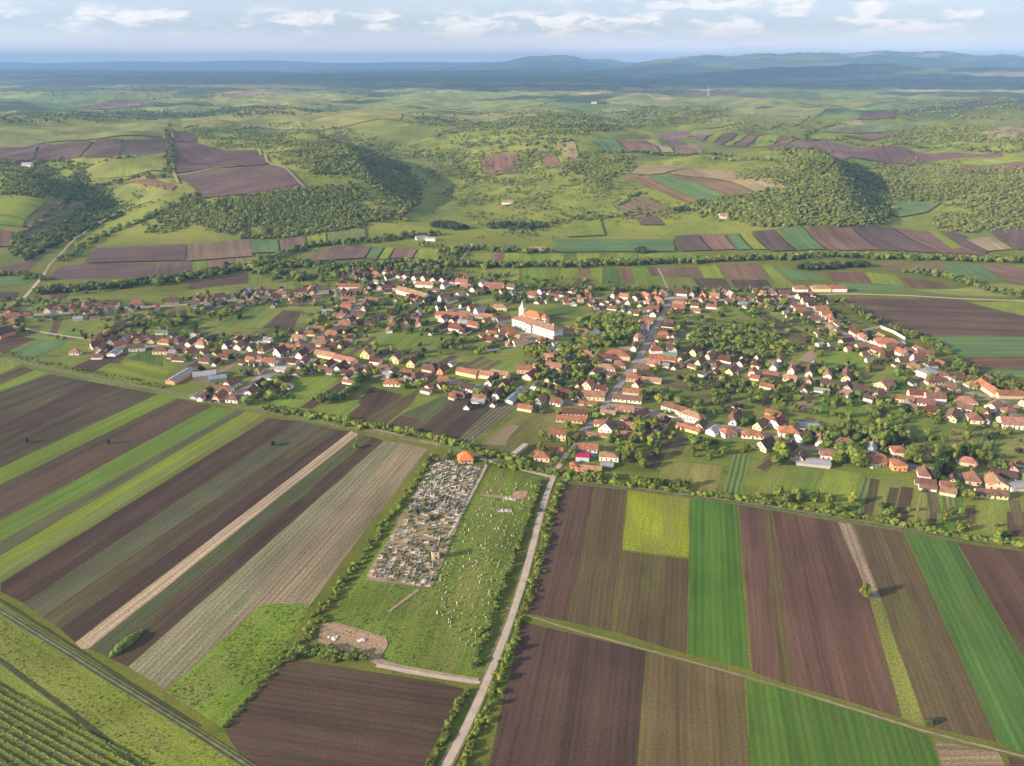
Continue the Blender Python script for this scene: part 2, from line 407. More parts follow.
# ------------------------------------------------------------------ ground sheet
ys = np.concatenate([np.arange(-1500, 1100, 100.0)])
far = [1100.0]
while far[-1] < 42000:
    y = far[-1]; far.append(y + (max(6.0, y * 0.0045) if y < 6500 else y * 0.012))
ys = np.concatenate([ys, np.array(far)])
us = np.linspace(-1, 1, 620)
Yg = np.repeat(ys[:, None], len(us), 1); Wd = np.maximum(1200.0, np.abs(ys) * 0.95)[:, None]
Xg = us[None, :] * Wd; Zg = hfun(Xg, Yg)
nr, nc = Xg.shape
me = bpy.data.meshes.new('ground'); me.vertices.add(nr * nc)
me.vertices.foreach_set('co', np.stack([Xg, Yg, Zg], -1).reshape(-1).astype(np.float32))
idx = np.arange(nr * nc).reshape(nr, nc)
q = np.stack([idx[:-1, :-1], idx[:-1, 1:], idx[1:, 1:], idx[1:, :-1]], -1).reshape(-1, 4)
me.loops.add(len(q) * 4); me.loops.foreach_set('vertex_index', q.reshape(-1).astype(np.int32))
me.polygons.add(len(q)); me.polygons.foreach_set('loop_start', (np.arange(len(q)) * 4).astype(np.int32))
me.polygons.foreach_set('loop_total', np.full(len(q), 4, np.int32)); me.update(calc_edges=True)
me.polygons.foreach_set('use_smooth', np.ones(len(q), bool))
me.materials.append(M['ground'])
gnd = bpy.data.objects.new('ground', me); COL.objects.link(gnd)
tag(gnd, 'rolling green grassland running from the fields to the far hills', kind='structure')

# ------------------------------------------------------------------ draped patches
def inset(poly, d):
    n = len(poly); A = sum(poly[i][0] * poly[(i + 1) % n][1] - poly[(i + 1) % n][0] * poly[i][1] for i in range(n))
    s = 1 if A > 0 else -1; L = []
    for i in range(n):
        (ax, ay), (bx, by) = poly[i], poly[(i + 1) % n]; l = math.hypot(bx - ax, by - ay) or 1e-6
        nx, ny = -(by - ay) / l * s, (bx - ax) / l * s
        L.append((ax + nx * d, ay + ny * d, bx - ax, by - ay))
    out = []
    for i in range(n):
        x1, y1, dx1, dy1 = L[i - 1]; x2, y2, dx2, dy2 = L[i]; den = dx1 * dy2 - dy1 * dx2
        if abs(den) < 1e-3 * (math.hypot(dx1, dy1) * math.hypot(dx2, dy2) + 1e-9): out.append((x2, y2)); continue
        t = ((x2 - x1) * dy2 - (y2 - y1) * dx2) / den; p = (x1 + dx1 * t, y1 + dy1 * t)
        if math.hypot(p[0] - poly[i][0], p[1] - poly[i][1]) > 6 * d: p = (x2, y2)
        out.append(p)
    return out
LAYER = [0.02]
def patch(name, wpoly, mat, color=None, rowdir=None, z=None, ins=0.0, jit=0.35, label=None, kind='structure'):
    """one ground patch (world polygon) draped on the terrain; rowdir = world direction of its rows"""
    if ins: wpoly = inset(wpoly, ins)
    n = len(wpoly)
    if rowdir is None:
        e = max(range(n), key=lambda i: math.dist(wpoly[i], wpoly[(i + 1) % n]))
        rowdir = (wpoly[(e + 1) % n][0] - wpoly[e][0], wpoly[(e + 1) % n][1] - wpoly[e][1])
    l = math.hypot(*rowdir) or 1; cu, su = rowdir[0] / l, rowdir[1] / l
    hill = max(p[1] for p in wpoly) > 1120
    step = 14.0 if not hill else 30.0
    pts = []
    for i in range(n):
        a, b = wpoly[i], wpoly[(i + 1) % n]; d = math.dist(a, b); k = max(1, int(d / step))
        for j in range(k):
            t = j / k; jx = (random.uniform(-jit, jit) if j else 0)
            nx, ny = -(b[1] - a[1]) / (d or 1), (b[0] - a[0]) / (d or 1)
            pts.append((a[0] + (b[0] - a[0]) * t + nx * jx, a[1] + (b[1] - a[1]) * t + ny * jx))
    LAYER[0] += 0.0008
    z = LAYER[0] if z is None else z
    bm = bmesh.new(); vs = [bm.verts.new((p[0], p[1], 0)) for p in pts]
    try: bm.faces.new(vs)
    except Exception: bm.free(); return None
    bmesh.ops.triangulate(bm, faces=bm.faces[:])
    if hill:
        lim = 16.0 + 0.004 * max(0, min(p[1] for p in wpoly) - 1500)
        for _ in range(9):
            es = [e for e in bm.edges if e.calc_length() > lim]
            if not es or len(bm.verts) > 9000: break
            bmesh.ops.subdivide_edges(bm, edges=es, cuts=1, use_grid_fill=False)
            bmesh.ops.triangulate(bm, faces=[f for f in bm.faces if len(f.verts) > 3])
    bm.verts.ensure_lookup_table()
    X = np.array([v.co.x for v in bm.verts]); Y = np.array([v.co.y for v in bm.verts])
    Z = (hfun(X, Y) + z * 8 + 0.35) if hill else np.full(len(X), z)
    for v, zz in zip(bm.verts, Z): v.co.z = zz
    for f in bm.faces:
        if f.normal.z < 0: f.normal_flip()
    bmesh.ops.recalc_face_normals(bm, faces=bm.faces[:])
    L = bm.loops.layers.uv.new('UVMap')
    for f in bm.faces:
        f.smooth = True
        for lp in f.loops:
            c = lp.vert.co; lp[L].uv = (c.x * cu + c.y * su, -c.x * su + c.y * cu)
    if sum(f.normal.z for f in bm.faces) < 0: bmesh.ops.reverse_faces(bm, faces=bm.faces[:])
    me = bpy.data.meshes.new(name); bm.to_mesh(me); bm.free(); me.materials.append(M[mat])
    o = bpy.data.objects.new(name, me); COL.objects.link(o)
    if color: o.color = (*color, 1)
    tag(o, label, kind=kind)
    return o
def ribbon(name, pxpts, width, mat, z, color=None, label=None, world=False, wob=0.25, widths=None):
    w = [p if world else P(*p) for p in pxpts]
    # resample
    pts = [w[0]]; wd = [widths[0] if widths else width]
    for i in range(len(w) - 1):
        d = math.dist(w[i], w[i + 1]); k = max(1, int(d / 12))
        for j in range(1, k + 1):
            t = j / k; pts.append((w[i][0] + (w[i + 1][0] - w[i][0]) * t, w[i][1] + (w[i + 1][1] - w[i][1]) * t))
            wd.append(widths[i] + (widths[i + 1] - widths[i]) * t if widths else width)
    for _ in range(2):
        pts = [pts[0]] + [((pts[i - 1][0] + 2 * pts[i][0] + pts[i + 1][0]) / 4, (pts[i - 1][1] + 2 * pts[i][1] + pts[i + 1][1]) / 4) for i in range(1, len(pts) - 1)] + [pts[-1]]
    V = []; F = []; UV = []; u = 0
    for i, p in enumerate(pts):
        a = pts[max(0, i - 1)]; b = pts[min(len(pts) - 1, i + 1)]; l = math.dist(a, b) or 1
        nx, ny = -(b[1] - a[1]) / l, (b[0] - a[0]) / l
        if i: u += math.dist(pts[i - 1], p)
        for s in (1, -1):
            r = s * wd[i] / 2 + random.uniform(-wob, wob); x, y = p[0] + nx * r, p[1] + ny * r
            zz = z if y < 1120 else hs(x, y) + 0.6 + z * 6
            V.append((x, y, zz)); UV.append((u, r))
        if i: F.append((2 * i - 2, 2 * i - 1, 2 * i + 1, 2 * i))
    o = link_mesh(name, V, F, M[mat], uv=UV)
    if color: o.color = (*color, 1)
    tag(o, label, kind='structure'); return o
# ------------------------------------------------------------------ fields (corner points read off the photograph, laid on the terrain)
DK = (0.082, 0.056, 0.052); BR = (0.125, 0.085, 0.068); PU = (0.105, 0.074, 0.070); OL = (0.105, 0.095, 0.052); RB = (0.165, 0.105, 0.080)
GC = (0.065, 0.13, 0.022); GB = (0.12, 0.21, 0.026); YG = (0.165, 0.245, 0.024); GT = (0.085, 0.175, 0.06); GM = (0.165, 0.225, 0.034)
ST = (0.30, 0.235, 0.165); SG = (0.195, 0.18, 0.12); TN = (0.27, 0.22, 0.12); OG = (0.13, 0.14, 0.05)
K = {'s': 'ploughed_soil', 'w': 'sprouting_soil', 'g': 'green_crop', 'm': 'rough_grass', 't': 'stubble', 'r': 'row_crop', 'd': 'dirt'}
NM = {'s': 'ploughed_field', 'w': 'sprouting_field', 'g': 'crop_field', 'm': 'meadow', 't': 'stubble_field', 'r': 'row_crop_field', 'd': 'bare_ground'}
FP = []
def F(k, col, pts, ins=0.5, rd=None, label=None, z=None, jit=0.35):
    w = [P(*p) for p in pts]
    if z is None and min(q[1] for q in w) > 395: FP.append(w)
    if rd: a, b = P(*rd[0]), P(*rd[1]); rd = (b[0] - a[0], b[1] - a[1])
    j = random.uniform(0.93, 1.07); col = tuple(c * j for c in col)
    if k in 'sw' and col[0] > col[1] > col[2] * 0.95: col = (col[0] * .80, col[1] * .76, col[2] * 0.62)
    if k == 'g': col = (col[0] * 1.12, col[1] * .94, col[2])
    if k == 'm': col = (col[0] * 1.05, col[1] * 1.02, col[2] * .85)
    if k in 'sw': col = tuple(v * (.95 if w[0][1] < 1000 else q) for v, q in zip(col, (1.28, 1.28, 1.5)))  # far soils lightened: distance haze put into their colour
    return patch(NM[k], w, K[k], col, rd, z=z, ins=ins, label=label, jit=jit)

# big base areas first (lowest layers)
F('m', (0.165, 0.215, 0.033), [(-60, 600), (0, 604), (255, 775), (255, 830), (-60, 830)], 0, label='rough meadow between the two tracks at lower left')
F('m', (0.11, 0.165, 0.028), [(488, 466), (542, 478), (477, 679), (378, 665), (318, 632), (366, 570), (432, 462)], 0, label='bright grass of the cemetery ground')
F('m', (0.115, 0.185, 0.025), [(262, 604), (311, 604), (285, 652), (224, 729), (166, 692)], 0, label='green meadow wedge left of the dark field')
# village ground: gardens and grass
F('m', (0.13, 0.17, 0.032), [(0, 300), (180, 292), (330, 268), (520, 285), (800, 292), (862, 340), (960, 372), (1060, 390), (1060, 545), (860, 518), (700, 492), (552, 474), (430, 445), (262, 412), (100, 385), (0, 350)], 0, label='grassy garden land of the village', z=0.012)

# left strips, far to near
LS = ((170, 397), (0, 478))
F('m', (0.15, 0.19, 0.045), [(-40, 352), (0, 354), (23, 364), (0, 374), (-40, 388)])
F('w', OL, [(23, 366), (35, 370), (0, 384), (-40, 401), (-40, 388), (0, 375)])
F('g', GB, [(35, 370), (50, 373), (0, 391), (-40, 408), (-40, 402), (0, 385)])
F('w', (0.090, 0.076, 0.058), [(50, 374), (92, 382), (0, 427), (-40, 446), (-40, 409), (0, 392)], 0.1, LS, 'dark ploughed field at the left edge of the photo')
F('s', DK, [(92, 382), (120, 387), (0, 446), (-40, 465), (-40, 446), (0, 427)], 0.0, LS)
F('w', (0.085, 0.072, 0.055), [(120, 387), (158, 394), (0, 468), (-40, 488), (-40, 465), (0, 446)], 0.0, LS)
F('g', GB, [(158, 394), (178, 398), (0, 484), (-40, 503), (-40, 487), (0, 468)], 0.6, None, 'bright green crop strip between two dark ploughed fields')
F('s', (0.10, 0.073, 0.060), [(178, 398), (213, 406), (0, 521), (-40, 543), (-40, 504), (0, 485)], 0.3, None, 'dark ploughed strip with two lone small trees')
F('g', (0.095, 0.185, 0.028), [(213, 406), (237, 410), (0, 541), (-40, 563), (-40, 543), (0, 521)], 0.5)
F('w', (0.10, 0.105, 0.055), [(237, 410), (247, 411), (0, 556), (-40, 581), (-40, 564), (0, 542)], 0.3)
F('g', YG, [(247, 411), (258, 413), (0, 569), (-40, 594), (-40, 581), (0, 556)], 0.2, None, 'yellow green crop strip in the striped fields')
F('w', (0.15, 0.19, 0.05), [(258, 413), (263, 415), (0, 582), (-40, 609), (-40, 594), (0, 569)], 0.1)
F('s', (0.085, 0.058, 0.054), [(268, 418), (300, 421), (24, 604), (0, 592), (0, 583)], 0.3)
F('w', (0.085, 0.090, 0.050), [(300, 421), (322, 426), (42, 617), (24, 604)], 0.1)
F('w', (0.092, 0.078, 0.055), [(322, 426), (340, 430), (60, 629), (42, 617)], 0.0)
F('s', DK, [(340, 430), (351, 431), (75, 642), (60, 629)], 0.0)
F('t', (0.33, 0.255, 0.18), [(351, 431), (359, 434), (88, 649), (81, 649), (75, 643)], 0.1, None, 'pale straw coloured strip across the ploughed fields')
F('w', (0.085, 0.098, 0.045), [(359, 434), (372, 437), (104, 656), (88, 649)], 0.3)
F('s', (0.088, 0.066, 0.055), [(372, 437), (384, 441), (128, 667), (104, 656)], 0.1)
F('t', (0.20, 0.19, 0.115), [(384, 441), (401, 443), (215, 645), (165, 690), (128, 667)], 0.1, ((401, 443), (165, 690)))
F('t', (0.235, 0.195, 0.125), [(401, 443), (428, 449), (343, 560), (311, 604), (262, 604), (167, 690), (215, 640)], 0.1, ((401, 443), (165, 690)), 'pale stubble field beside the cemetery hedge')
F('s', (0.100, 0.070, 0.058), [(285, 659), (305, 660), (440, 681), (467, 688), (448, 724), (420, 775), (250, 775), (222, 731)], 0.8, ((222, 731), (440, 766)), 'dark brown field below the cemetery')
# right of the road
F('s', (0.115, 0.075, 0.066), [(562, 483), (595, 486), (568, 622), (527, 614)], 0.3, None, 'reddish brown ploughed field right of the dirt road')
F('w', (0.125, 0.098, 0.062), [(595, 486), (627, 490), (622, 550), (613, 632), (568, 622)], 0.1, ((627, 490), (613, 632)))
F('m', (0.20, 0.235, 0.020), [(627, 490), (690, 498), (689, 558), (622, 550)], 0.4, ((660, 495), (655, 555)), 'yellow green field dotted with yellow flowers')
F('w', (0.135, 0.108, 0.060), [(622, 551), (689, 559), (687, 655), (614, 632)], 0.3, ((655, 555), (648, 640)))
F('g', (0.060, 0.155, 0.020), [(690, 498), (737, 504), (750, 670), (687, 655)], 0.4, None, 'deep green crop field right of the yellow green one')
F('s', (0.150, 0.092, 0.080), [(738, 504), (765, 509), (780, 682), (752, 672)], 0.3)
F('w', (0.13, 0.105, 0.060), [(765, 509), (772, 510), (794, 686), (780, 682)], 0.0)
F('s', (0.150, 0.092, 0.080), [(772, 510), (838, 522), (868, 595), (901, 718), (850, 702), (794, 686)], 0.1, ((800, 515), (850, 700)), 'large reddish brown ploughed field with a thin green stripe')
F('t', (0.30, 0.225, 0.165), [(838, 522), (852, 524), (882, 602), (868, 596)], 0.1)
F('m', (0.185, 0.205, 0.055), [(868, 596), (882, 602), (926, 727), (902, 718)], 0.1)
F('w', (0.135, 0.105, 0.068), [(852, 524), (903, 531), (998, 743), (926, 727), (882, 602)], 0.3, ((903, 531), (998, 743)), 'olive brown field between the straw strip and green crop')
F('g', (0.060, 0.145, 0.030), [(903, 531), (955, 541), (1024, 660), (1060, 715), (1060, 770), (998, 743)], 0.4, ((903, 531), (998, 743)), 'green crop field at the right edge of the photo')
F('s', (0.135, 0.085, 0.070), [(956, 542), (1060, 556), (1060, 712), (1024, 660)], 0.5, ((955, 541), (1024, 662)))
F('s', (0.092, 0.060, 0.056), [(522, 621), (646, 651), (637, 780), (484, 780)], 0.3, ((640, 700), (637, 766)), 'dark ploughed field at the bottom centre')
F('w', (0.165, 0.13, 0.075), [(646, 651), (744, 676), (751, 780), (637, 780)], 0.2, ((646, 651), (640, 766)), 'olive straw field at the bottom right of centre')
F('g', (0.058, 0.135, 0.020), [(746, 679), (870, 713), (931, 736), (945, 780), (751, 780)], 0.4, ((746, 679), (757, 776)), 'dark green crop field at the lower right')
F('t', (0.22, 0.17, 0.10), [(933, 739), (1000, 752), (1012, 780), (945, 780)], 0.4)
F('s', (0.11, 0.078, 0.065), [(1006, 755), (1060, 768), (1060, 800), (1020, 800)], 0.4)
# around the lower left lane
F('g', GT, [(39, 339), (72, 339), (58, 350), (32, 360), (7, 353)], 0.4)
F('s', (0.11, 0.075, 0.070), [(-30, 342), (20, 336), (38, 339), (6, 352), (-30, 350)], 0.4)
F('g', YG, [(99, 373), (128, 361), (170, 371), (163, 387), (130, 383)], 0.4, None, 'vivid yellow green plot below the village barns')
F('s', PU, [(70, 368), (106, 352), (122, 356), (92, 373)], 0.4)
F('g', GC, [(128, 359), (148, 348), (163, 350), (163, 367)], 0.4)
F('m', GM, [(48, 361), (80, 350), (100, 352), (66, 368)], 0.3)
# plots between the lower street and the striped fields
F('s', PU, [(298, 408), (344, 380), (353, 384), (312, 409)], 0.4)
F('g', GB, [(262, 405), (312, 375), (340, 378), (293, 408)], 0.4)
F('s', (0.10, 0.07, 0.062), [(350, 412), (372, 386), (392, 392), (404, 395), (372, 420), (346, 418)], 0.4)
F('g', GB, [(332, 412), (350, 400), (362, 404), (345, 418)], 0.4)
F('w', (0.12, 0.11, 0.055), [(356, 424), (402, 397), (420, 388), (414, 402), (382, 428)], 0.4)
F('w', (0.10, 0.075, 0.058), [(385, 427), (400, 415), (428, 420), (410, 437)], 0.3, ((455, 395), (410, 435)))
F('w', (0.085, 0.105, 0.042), [(400, 415), (440, 397), (462, 392), (428, 420)], 0.2, ((455, 395), (410, 435)))
F('s', (0.085, 0.066, 0.056), [(462, 392), (505, 397), (452, 443), (410, 437), (428, 420)], 0.2, ((505, 397), (452, 443)), 'brown plot with green bands below the lower street')
F('r', (0.135, 0.12, 0.075), [(505, 397), (524, 392), (540, 383), (552, 386), (466, 446), (452, 443)], 0.2, ((524, 392), (460, 445)))
F('m', (0.17, 0.17, 0.062), [(474, 447), (540, 397), (575, 400), (562, 420), (530, 455), (512, 460)], 0.3, ((524, 392), (460, 445)), 'pale dry pasture left of the main road')
F('d', (0.27, 0.21, 0.15), [(484, 444), (508, 424), (520, 426), (505, 446)], 0.3, jit=2.0)
# greens inside the village
F('g', (0.10, 0.17, 0.035), [(214, 326), (254, 306), (266, 307), (232, 327)], 0.4)
F('g', (0.13, 0.20, 0.04), [(240, 328), (268, 307), (283, 309), (262, 328)], 0.4)
F('s', PU, [(262, 328), (283, 310), (303, 311), (292, 330)], 0.4)
F('g', GB, [(376, 346), (394, 329), (425, 331), (410, 346)], 0.4)
F('m', (0.12, 0.195, 0.035), [(411, 346), (430, 330), (458, 338), (436, 352)], 0.4)
F('w', OG, [(436, 352), (458, 338), (480, 340), (470, 355)], 0.4)
F('g', (0.075, 0.14, 0.03), [(542, 309), (572, 305), (580, 312), (548, 318)], 0.4)
F('g', GC, [(160, 335), (180, 318), (205, 322), (190, 335)], 0.4); F('m', GM, [(130, 335), (160, 320), (178, 318), (160, 336)], 0.4)
F('s', PU, [(90, 338), (118, 322), (142, 313), (146, 316), (112, 338)], 0.4)
F('g', GM, [(0, 328), (12, 322), (45, 318), (30, 328)], 0.4)
F('m', (0.12, 0.19, 0.04), [(54, 335), (70, 326), (88, 327), (74, 338)], 0.4)
F('w', (0.115, 0.10, 0.06), [(756, 315), (765, 313), (822, 341), (852, 352), (832, 354), (792, 342)], 0.3)
F('d', (0.27, 0.20, 0.145), [(797, 361), (811, 349), (825, 350), (810, 362)], 0.3)
F('g', GB, [(822, 366), (832, 351), (864, 352), (868, 362), (838, 373)], 0.3)
F('w', (0.12, 0.10, 0.06), [(866, 368), (873, 357), (888, 359), (884, 373)], 0.3)
F('s', (0.10, 0.075, 0.062), [(700, 376), (720, 378), (738, 388), (716, 386)], 0.3)
F('w', OG, [(684, 398), (720, 392), (750, 402), (735, 410), (700, 405)], 0.3)
F('s', (0.11, 0.08, 0.065), [(631, 460), (640, 453), (666, 455), (660, 466)], 0.4)
F('m', (0.19, 0.19, 0.06), [(652, 483), (668, 462), (692, 463), (682, 490)], 0.3)
F('m', (0.20, 0.19, 0.065), [(682, 490), (692, 463), (724, 466), (716, 492)], 0.3)
F('d', (0.24, 0.18, 0.12), [(784, 409), (794, 392), (818, 396), (806, 412)], 0.3, jit=1.5)
F('g', (0.11, 0.21, 0.03), [(832, 430), (846, 408), (872, 405), (860, 420), (848, 433)], 0.4)
F('w', (0.14, 0.115, 0.07), [(862, 428), (875, 409), (888, 411), (876, 432)], 0.3)
F('m', (0.14, 0.19, 0.045), [(893, 438), (905, 416), (928, 420), (926, 446)], 0.3)
F('m', (0.12, 0.18, 0.035), [(926, 446), (928, 424), (950, 426), (944, 450)], 0.3)
F('m', (0.24, 0.205, 0.085), [(944, 446), (952, 427), (976, 432), (972, 448)], 0.3)
F('r', (0.13, 0.16, 0.05), [(975, 450), (981, 430), (1003, 433), (996, 455)], 0.3, ((990, 432), (984, 453)))
F('m', (0.18, 0.19, 0.07), [(998, 456), (1004, 435), (1060, 440), (1060, 458)], 0.3)
# long gardens along the lower right edge of the village
F('m', (0.155, 0.195, 0.038), [(755, 492), (775, 460), (796, 462), (780, 497)], 0.3)
F('m', (0.10, 0.15, 0.035), [(782, 497), (799, 466), (822, 470), (812, 502)], 0.3)
F('m', (0.165, 0.215, 0.035), [(814, 502), (826, 468), (862, 474), (848, 514)], 0.3)
F('r', (0.10, 0.13, 0.05), [(850, 514), (862, 476), (870, 478), (862, 515)], 0.3)
F('w', (0.11, 0.10, 0.055), [(862, 516), (870, 478), (880, 480), (872, 518)], 0.3)
F('m', (0.16, 0.18, 0.06), [(872, 518), (880, 481), (891, 486), (882, 518)], 0.3)
F('w', (0.10, 0.095, 0.055), [(880, 515), (890, 487), (900, 488), (892, 518)], 0.3)
F('s', (0.105, 0.073, 0.062), [(892, 520), (901, 486), (914, 488), (907, 522)], 0.3, None, 'narrow dark garden plot between green gardens')
F('m', (0.17, 0.175, 0.06), [(908, 522), (914, 492), (928, 494), (928, 525)], 0.3)
F('s', (0.12, 0.085, 0.065), [(929, 526), (930, 497), (938, 496), (936, 528)], 0.3)
F('g', (0.085, 0.18, 0.035), [(941, 528), (942, 494), (964, 496), (962, 530)], 0.3)
F('w', (0.14, 0.115, 0.065), [(964, 524), (965, 505), (976, 505), (976, 524)], 0.3)
F('m', (0.165, 0.20, 0.045), [(978, 530), (978, 500), (1003, 504), (1004, 536)], 0.3)
F('s', (0.115, 0.08, 0.068), [(1007, 537), (1006, 511), (1060, 514), (1060, 538)], 0.5)
F('r', (0.10, 0.155, 0.045), [(722, 493), (732, 452), (750, 455), (742, 495)], 0.3, ((740, 455), (730, 493)))
# big right fields beyond the village
F('s', (0.145, 0.100, 0.088), [(830, 298), (958, 299), (1024, 316), (1060, 322), (1060, 338), (905, 334), (872, 323)], 0.5, ((830, 310), (1024, 316)), 'wide dark brown field behind the right end of the village')
F('g', GT, [(920, 337), (1060, 337), (1060, 357), (948, 356)], 0.5, ((900, 340), (1024, 340)))
F('s', RB, [(950, 357), (1060, 357), (1060, 369), (970, 369)], 0.5, ((900, 340), (1024, 340)))
F('g', GT, [(974, 370), (1060, 370), (1060, 378), (990, 377)], 0.5, ((900, 340), (1024, 340)))
F('m', GM, [(970, 303), (1024, 301), (1060, 304), (1060, 322), (1005, 312)], 0.3)
# strips between village and the tree belt
XS = [(500, 'g', GB, 268, 280), (520, 'm', GM, 267, 281), (548, 'g', YG, 267, 280), (561, 'g', GB, 268, 282)]
F('m', GM, [(470, 269), (520, 268), (520, 283), (462, 281)]); F('g', GB, [(522, 268), (560, 268), (556, 282), (522, 283)])
F('g', YG, [(561, 268), (580, 268), (574, 282), (558, 282)]); F('s', RB, [(581, 268), (588, 268), (587, 277), (579, 277)])
F('s', RB, [(577, 278), (590, 278), (594, 287), (572, 286)]); F('g', YG, [(589, 268), (603, 268), (602, 284), (592, 277)])
F('g', GC, [(604, 268), (619, 268), (622, 286), (602, 288)]); F('s', RB, [(620, 268), (630, 268), (635, 283), (623, 283)])
F('g', GB, [(632, 268), (646, 267), (656, 286), (636, 286)]); F('s', PU, [(647, 267), (656, 267), (662, 276), (651, 276)])
F('g', GB, [(652, 277), (662, 277), (668, 289), (656, 289)])
F('s', RB, [(659, 267), (696, 267), (703, 277), (664, 277)]); F('g', (0.14, 0.19, 0.045), [(664, 277), (692, 278), (700, 289), (668, 290)])
F('s', PU, [(692, 278), (696, 278), (710, 289), (701, 289)]); F('g', YG, [(698, 266), (716, 265), (725, 278), (704, 278)])
F('s', PU, [(697, 278), (725, 279), (733, 289), (710, 289)]); F('s', RB, [(719, 265), (757, 263), (768, 280), (729, 279)])
F('s', PU, [(730, 280), (767, 280), (775, 290), (736, 289)]); F('m', GM, [(760, 264), (770, 264), (800, 290), (780, 290)])
F('g', GT, [(772, 268), (800, 269), (828, 280), (792, 280)]); F('s', RB, [(826, 272), (863, 272), (872, 283), (832, 281)])
F('g', YG, [(864, 272), (895, 275), (906, 287), (872, 283)]); F('g', GT, [(836, 283), (904, 286), (906, 292), (850, 291)])
F('s', RB, [(897, 276), (942, 283), (950, 289), (911, 288)]); F('s', RB, [(866, 265), (940, 265), (958, 278), (905, 272)])
F('g', GT, [(941, 265), (980, 265), (1002, 280), (962, 279)]); F('s', RB, [(982, 265), (1008, 265), (1060, 280), (1024, 284), (1000, 278)])
F('g', YG, [(1010, 265), (1060, 266), (1060, 278)]); F('m', (0.19, 0.22, 0.07), [(910, 290), (955, 289), (1000, 283), (1060, 290), (1060, 298), (960, 296)])
# the row of strips just behind the belt
c0 = 470
for w_, k_, c_ in ((22, 'm', GM), (12, 's', RB), (28, 'g', YG), (18, 'g', GB), (14, 'm', GM), (12, 'g', GC), (24, 'g', YG), (16, 'm', OG), (22, 'g', GB), (28, 'm', GM), (34, 'g', GB)):
    F(k_, c_, [(c0, 253), (c0 + w_, 253), (c0 + w_, 262), (c0, 262)], 0.8); c0 += w_
F('g', GT, [(556, 240), (673, 240), (676, 252), (553, 253)], 0.6, None, 'long blue green field behind the tree belt')
F('s', PU, [(674, 237), (698, 235), (711, 251), (680, 252)]); F('s', RB, [(699, 235), (724, 235), (737, 250), (712, 251)])
F('g', GT, [(725, 235), (738, 234), (752, 250), (738, 251)]); F('g', GM, [(739, 234), (751, 233), (768, 250), (753, 250)])
F('s', PU, [(752, 232), (774, 230), (796, 251), (771, 252)]); F('g', GT, [(777, 229), (802, 227), (826, 250), (797, 251)], 0.6)
F('s', RB, [(805, 228), (850, 227), (885, 251), (828, 251)], 0.6, ((805, 228), (828, 251)), 'broad reddish field under the wooded ridge')
F('s', PU, [(850, 227), (891, 228), (942, 254), (886, 251)], 0.3, ((850, 227), (886, 251)))
F('s', RB, [(892, 228), (927, 232), (984, 256), (943, 254)], 0.3); F('g', YG, [(929, 232), (938, 232), (962, 248), (952, 250)])
F('s', PU, [(939, 231), (960, 234), (990, 250), (985, 255), (965, 248)], 0.3); F('t', TN, [(965, 240), (993, 237), (1013, 250), (988, 252)])
F('s', PU, [(983, 227), (1060, 228), (1060, 252), (1016, 250), (996, 237)], 0.4)
F('s', RB, [(905, 254), (985, 257), (1060, 255), (1060, 261), (930, 260)], 0.4)
F('m', (0.19, 0.22, 0.055), [(740, 253), (880, 253), (900, 259), (745, 259)], 0.4)
# left of the gap
F('s', PU, [(95, 249), (187, 245), (186, 261), (84, 264)], 0.5, ((95, 249), (187, 245))); F('w', (0.155, 0.115, 0.08), [(187, 245), (250, 240), (253, 257), (186, 262)], 0.4)
F('s', PU, [(60, 266), (84, 264), (156, 263), (153, 278), (46, 280)], 0.4, ((46, 280), (153, 278))); F('s', (0.12, 0.085, 0.078), [(157, 263), (192, 261), (192, 274), (154, 278)], 0.4)
F('g', GB, [(193, 259), (207, 259), (207, 272), (193, 273)]); F('s', RB, [(208, 259), (234, 257), (236, 271), (208, 272)]); F('g', (0.15, 0.17, 0.055), [(235, 256), (258, 253), (262, 266), (237, 270)])
F('s', PU, [(190, 282), (248, 273), (249, 283), (186, 290)]); F('g', GB, [(250, 272), (262, 270), (262, 284), (250, 284)])
F('s', PU, [(0, 268), (43, 258), (28, 272), (-30, 278), (-30, 270)]); F('g', GT, [(-30, 279), (0, 277), (35, 278), (26, 285), (-30, 287)])
F('s', PU, [(-30, 292), (19, 292), (18, 300), (-30, 306)]); F('w', (0.22, 0.18, 0.10), [(32, 300), (36, 292), (52, 290), (48, 300)]); F('s', PU, [(53, 290), (72, 289), (66, 299), (50, 300)])
F('g', YG, [(-30, 199), (48, 202), (26, 220), (-30, 214)]); F('g', GB, [(-30, 214), (26, 221), (22, 228), (-30, 226)]); F('w', (0.20, 0.155, 0.095), [(49, 203), (76, 204), (62, 222), (22, 238), (20, 233), (30, 220)])
F('s', RB, [(-30, 228), (12, 232), (12, 247), (-30, 249)]); F('m', (0.09, 0.13, 0.05), [(78, 205), (104, 210), (72, 232), (40, 246), (24, 240)])
F('g', GT, [(250, 241), (278, 240), (280, 253), (252, 254)]); F('s', (0.15, 0.105, 0.09), [(279, 240), (305, 237), (308, 247), (281, 253)])
F('g', YG, [(306, 238), (326, 233), (327, 244), (309, 247)]); F('m', (0.12, 0.16, 0.06), [(327, 232), (365, 228), (366, 241), (328, 244)])
F('s', (0.14, 0.10, 0.085), [(311, 257), (334, 247), (372, 247), (364, 259), (312, 262)], 0.4); F('g', GT, [(373, 247), (385, 248), (376, 260), (366, 259)]); F('g', YG, [(386, 248), (395, 249), (388, 260), (378, 260)])
F('s', (0.15, 0.10, 0.09), [(395, 250), (418, 250), (412, 259), (390, 259)]); F('g', YG, [(419, 250), (440, 250), (438, 262), (413, 259)])
